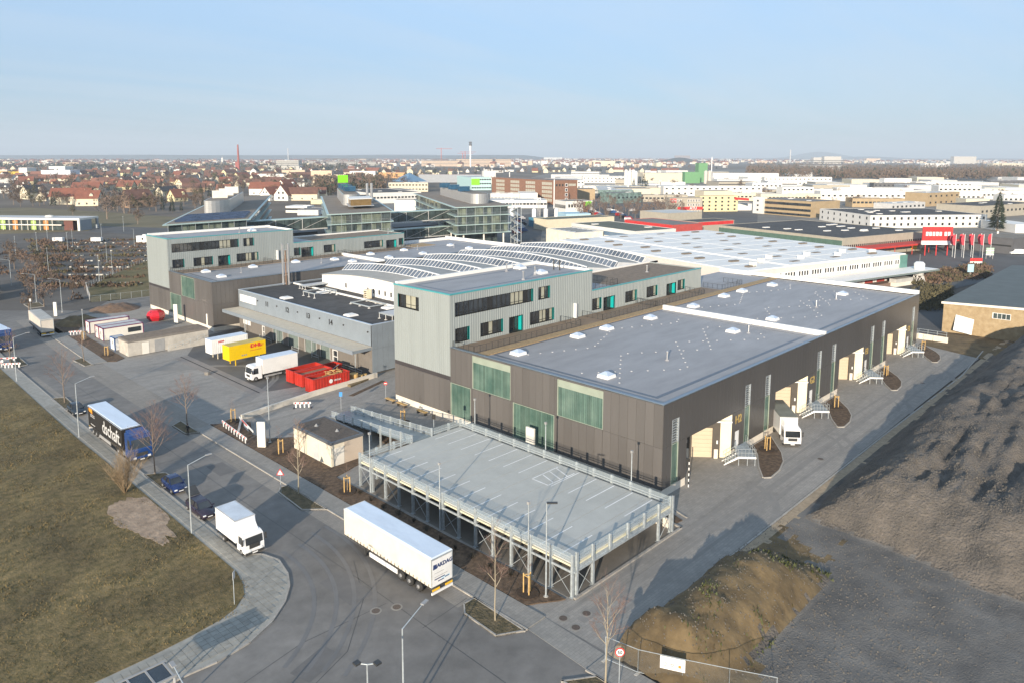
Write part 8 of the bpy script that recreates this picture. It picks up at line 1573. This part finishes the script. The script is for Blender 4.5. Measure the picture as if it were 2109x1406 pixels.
for k in range(260): x = rs.uniform(650, 790); p = at(x, rs.uniform(371, 402)); q.k = int(rs.random() < .2); clump(q, p.x, p.y, rs.uniform(10, 15), rs.uniform(4, 6), 20)
setting('wood', q, [tmats['brown'], tmats['fir']], kind='stuff')
q = M(); TM = [hr['red'], hr['brown'], wht, creamw, hr['dark'], tmats['brown'], mc('peach_wall', (1, 1, 1)), lgrey]
for k in range(5200):
    yb = 326.6+abs(rs.gauss(0, 1))*7.5; 
    if yb > 352: continue
    x = rs.uniform(-60, 2170)
    if x > 1500 and yb > 338: continue
    if x < 700 and yb < 331.5: continue
    p = at(x, yb); d_ = p.length; sz = rs.uniform(7, 18)*(1+d_/9000); a = rs.uniform(0, 3.1); u_ = (cos(a), sin(a)); h_ = rs.uniform(5, 11)*(1+(.4 if x > 1000 else 0)); kk = rs.random()
    if kk < .66:
        q.k = rs.choice([2, 3, 2, 6]); q.ob((p.x, p.y), u_, sz, sz*.6, 0, h_); q.k = rs.choice([0, 0, 0, 1, 4]); v_ = (-u_[1], u_[0]); A = [(p.x+u_[0]*i*sz+v_[0]*j*sz*.6, p.y+u_[1]*i*sz+v_[1]*j*sz*.6, h_) for i, j in ((0, 0), (1, 0), (1, 1), (0, 1))]; B = [(p.x+u_[0]*i*sz+v_[0]*sz*.3, p.y+u_[1]*i*sz+v_[1]*sz*.3, h_+sz*.32) for i in (0, 1)]
        q.a(A+B, [(0, 1, 5, 4), (2, 3, 4, 5), (1, 2, 5), (3, 0, 4)])
    elif kk < .78: q.k = rs.choice([2, 3, 6, 7]); q.ob((p.x, p.y), u_, sz*2.2, sz, 0, h_*1.5)
    else: q.k = 5; clump(q, p.x, p.y, rs.uniform(9, 15), sz*.8, 9)
setting('distant_town', q, TM, kind='stuff')
hillm = mat('far_forest', (.022, .032, .03), rough=1, var=.2, sc_=.004)
def ridge(name, D, prof, z0=-5):
    q = M(); n = len(prof)
    for k, (x, y) in enumerate(prof): pass
    pts = []
    for x, y in prof:
        d = ray(x, y); k = D/d.dot(FWD); p = Vector((0, 0, H))+d*k; pts.append((p.x, p.y, max(p.z, 3)))
    f = [(x*1.0, y*1.0, z0) for x, y, z in pts]; b = [(x*1.12, y*1.12, z0) for x, y, z in pts]; f2 = [(x*.93, y*.93, z0) for x, y, z in pts]
    q.a(f2+pts+b, [(i, i+1, n+i+1, n+i) for i in range(n-1)]+[(n+i, n+i+1, 2*n+i+1, 2*n+i) for i in range(n-1)]); return setting(name, q, hillm, True)
def prof(y0, amp, s, xa=-300, xb=2400, pk=None, seed=0):
    o_ = []
    for k in range(120):
        x = xa+(xb-xa)*k/119; y = y0+amp*nz(x, seed*9.1, s, 3)
        if pk: y -= pk[2]*math.exp(-((x-pk[0])/pk[1])**2)
        o_.append((x, y))
    return o_
ridge('forest_hills', 9500, [(x, min(y, 327)) for x, y in prof(320.5, 1.2, .004, -300, 1080, None, 1)]+[(1150, 328), (1300, 329)]); ridge('far_hills', 15500, prof(319.5, 1.6, .005, -300, 900, None, 2)); ridge('far_hills', 17000, prof(327, 1.0, .006, 1000, 2400, (1688, 60, 14), 3)); ridge('far_hills', 14000, prof(326.5, 1.0, .006, 1500, 2400, (1790, 60, 3.5), 4)); ridge('castle_hill', 5000, prof(333, .8, .01, 1300, 1500, (1400, 30, 8), 5))
# air
hz = bpy.data.materials.new('haze'); hz.use_nodes = True; hn = hz.node_tree; hn.nodes.remove(hn.nodes['Principled BSDF']); pv = hn.nodes.new('ShaderNodeVolumePrincipled'); pv.inputs['Color'].default_value = (.74, .85, .97, 1); pv.inputs['Density'].default_value = 1.15e-4; pv.inputs['Anisotropy'].default_value = .0
hn.links.new(pv.outputs[0], hn.nodes['Material Output'].inputs['Volume'])
setting('haze', M().box(-6000, -6000, -12, 24000, 24000, 330), hz, kind='stuff')
# lettering becomes plain mesh
def solidify_text():
    dg = bpy.context.evaluated_depsgraph_get()
    for ob in [x for x in sc.objects if x.type == 'FONT']:
        me = bpy.data.meshes.new_from_object(ob.evaluated_get(dg)); me.name = 'lettering'
        n = link('lettering', me, ob.parent); n.matrix_basis = ob.matrix_basis.copy(); bpy.data.objects.remove(ob)
solidify_text()
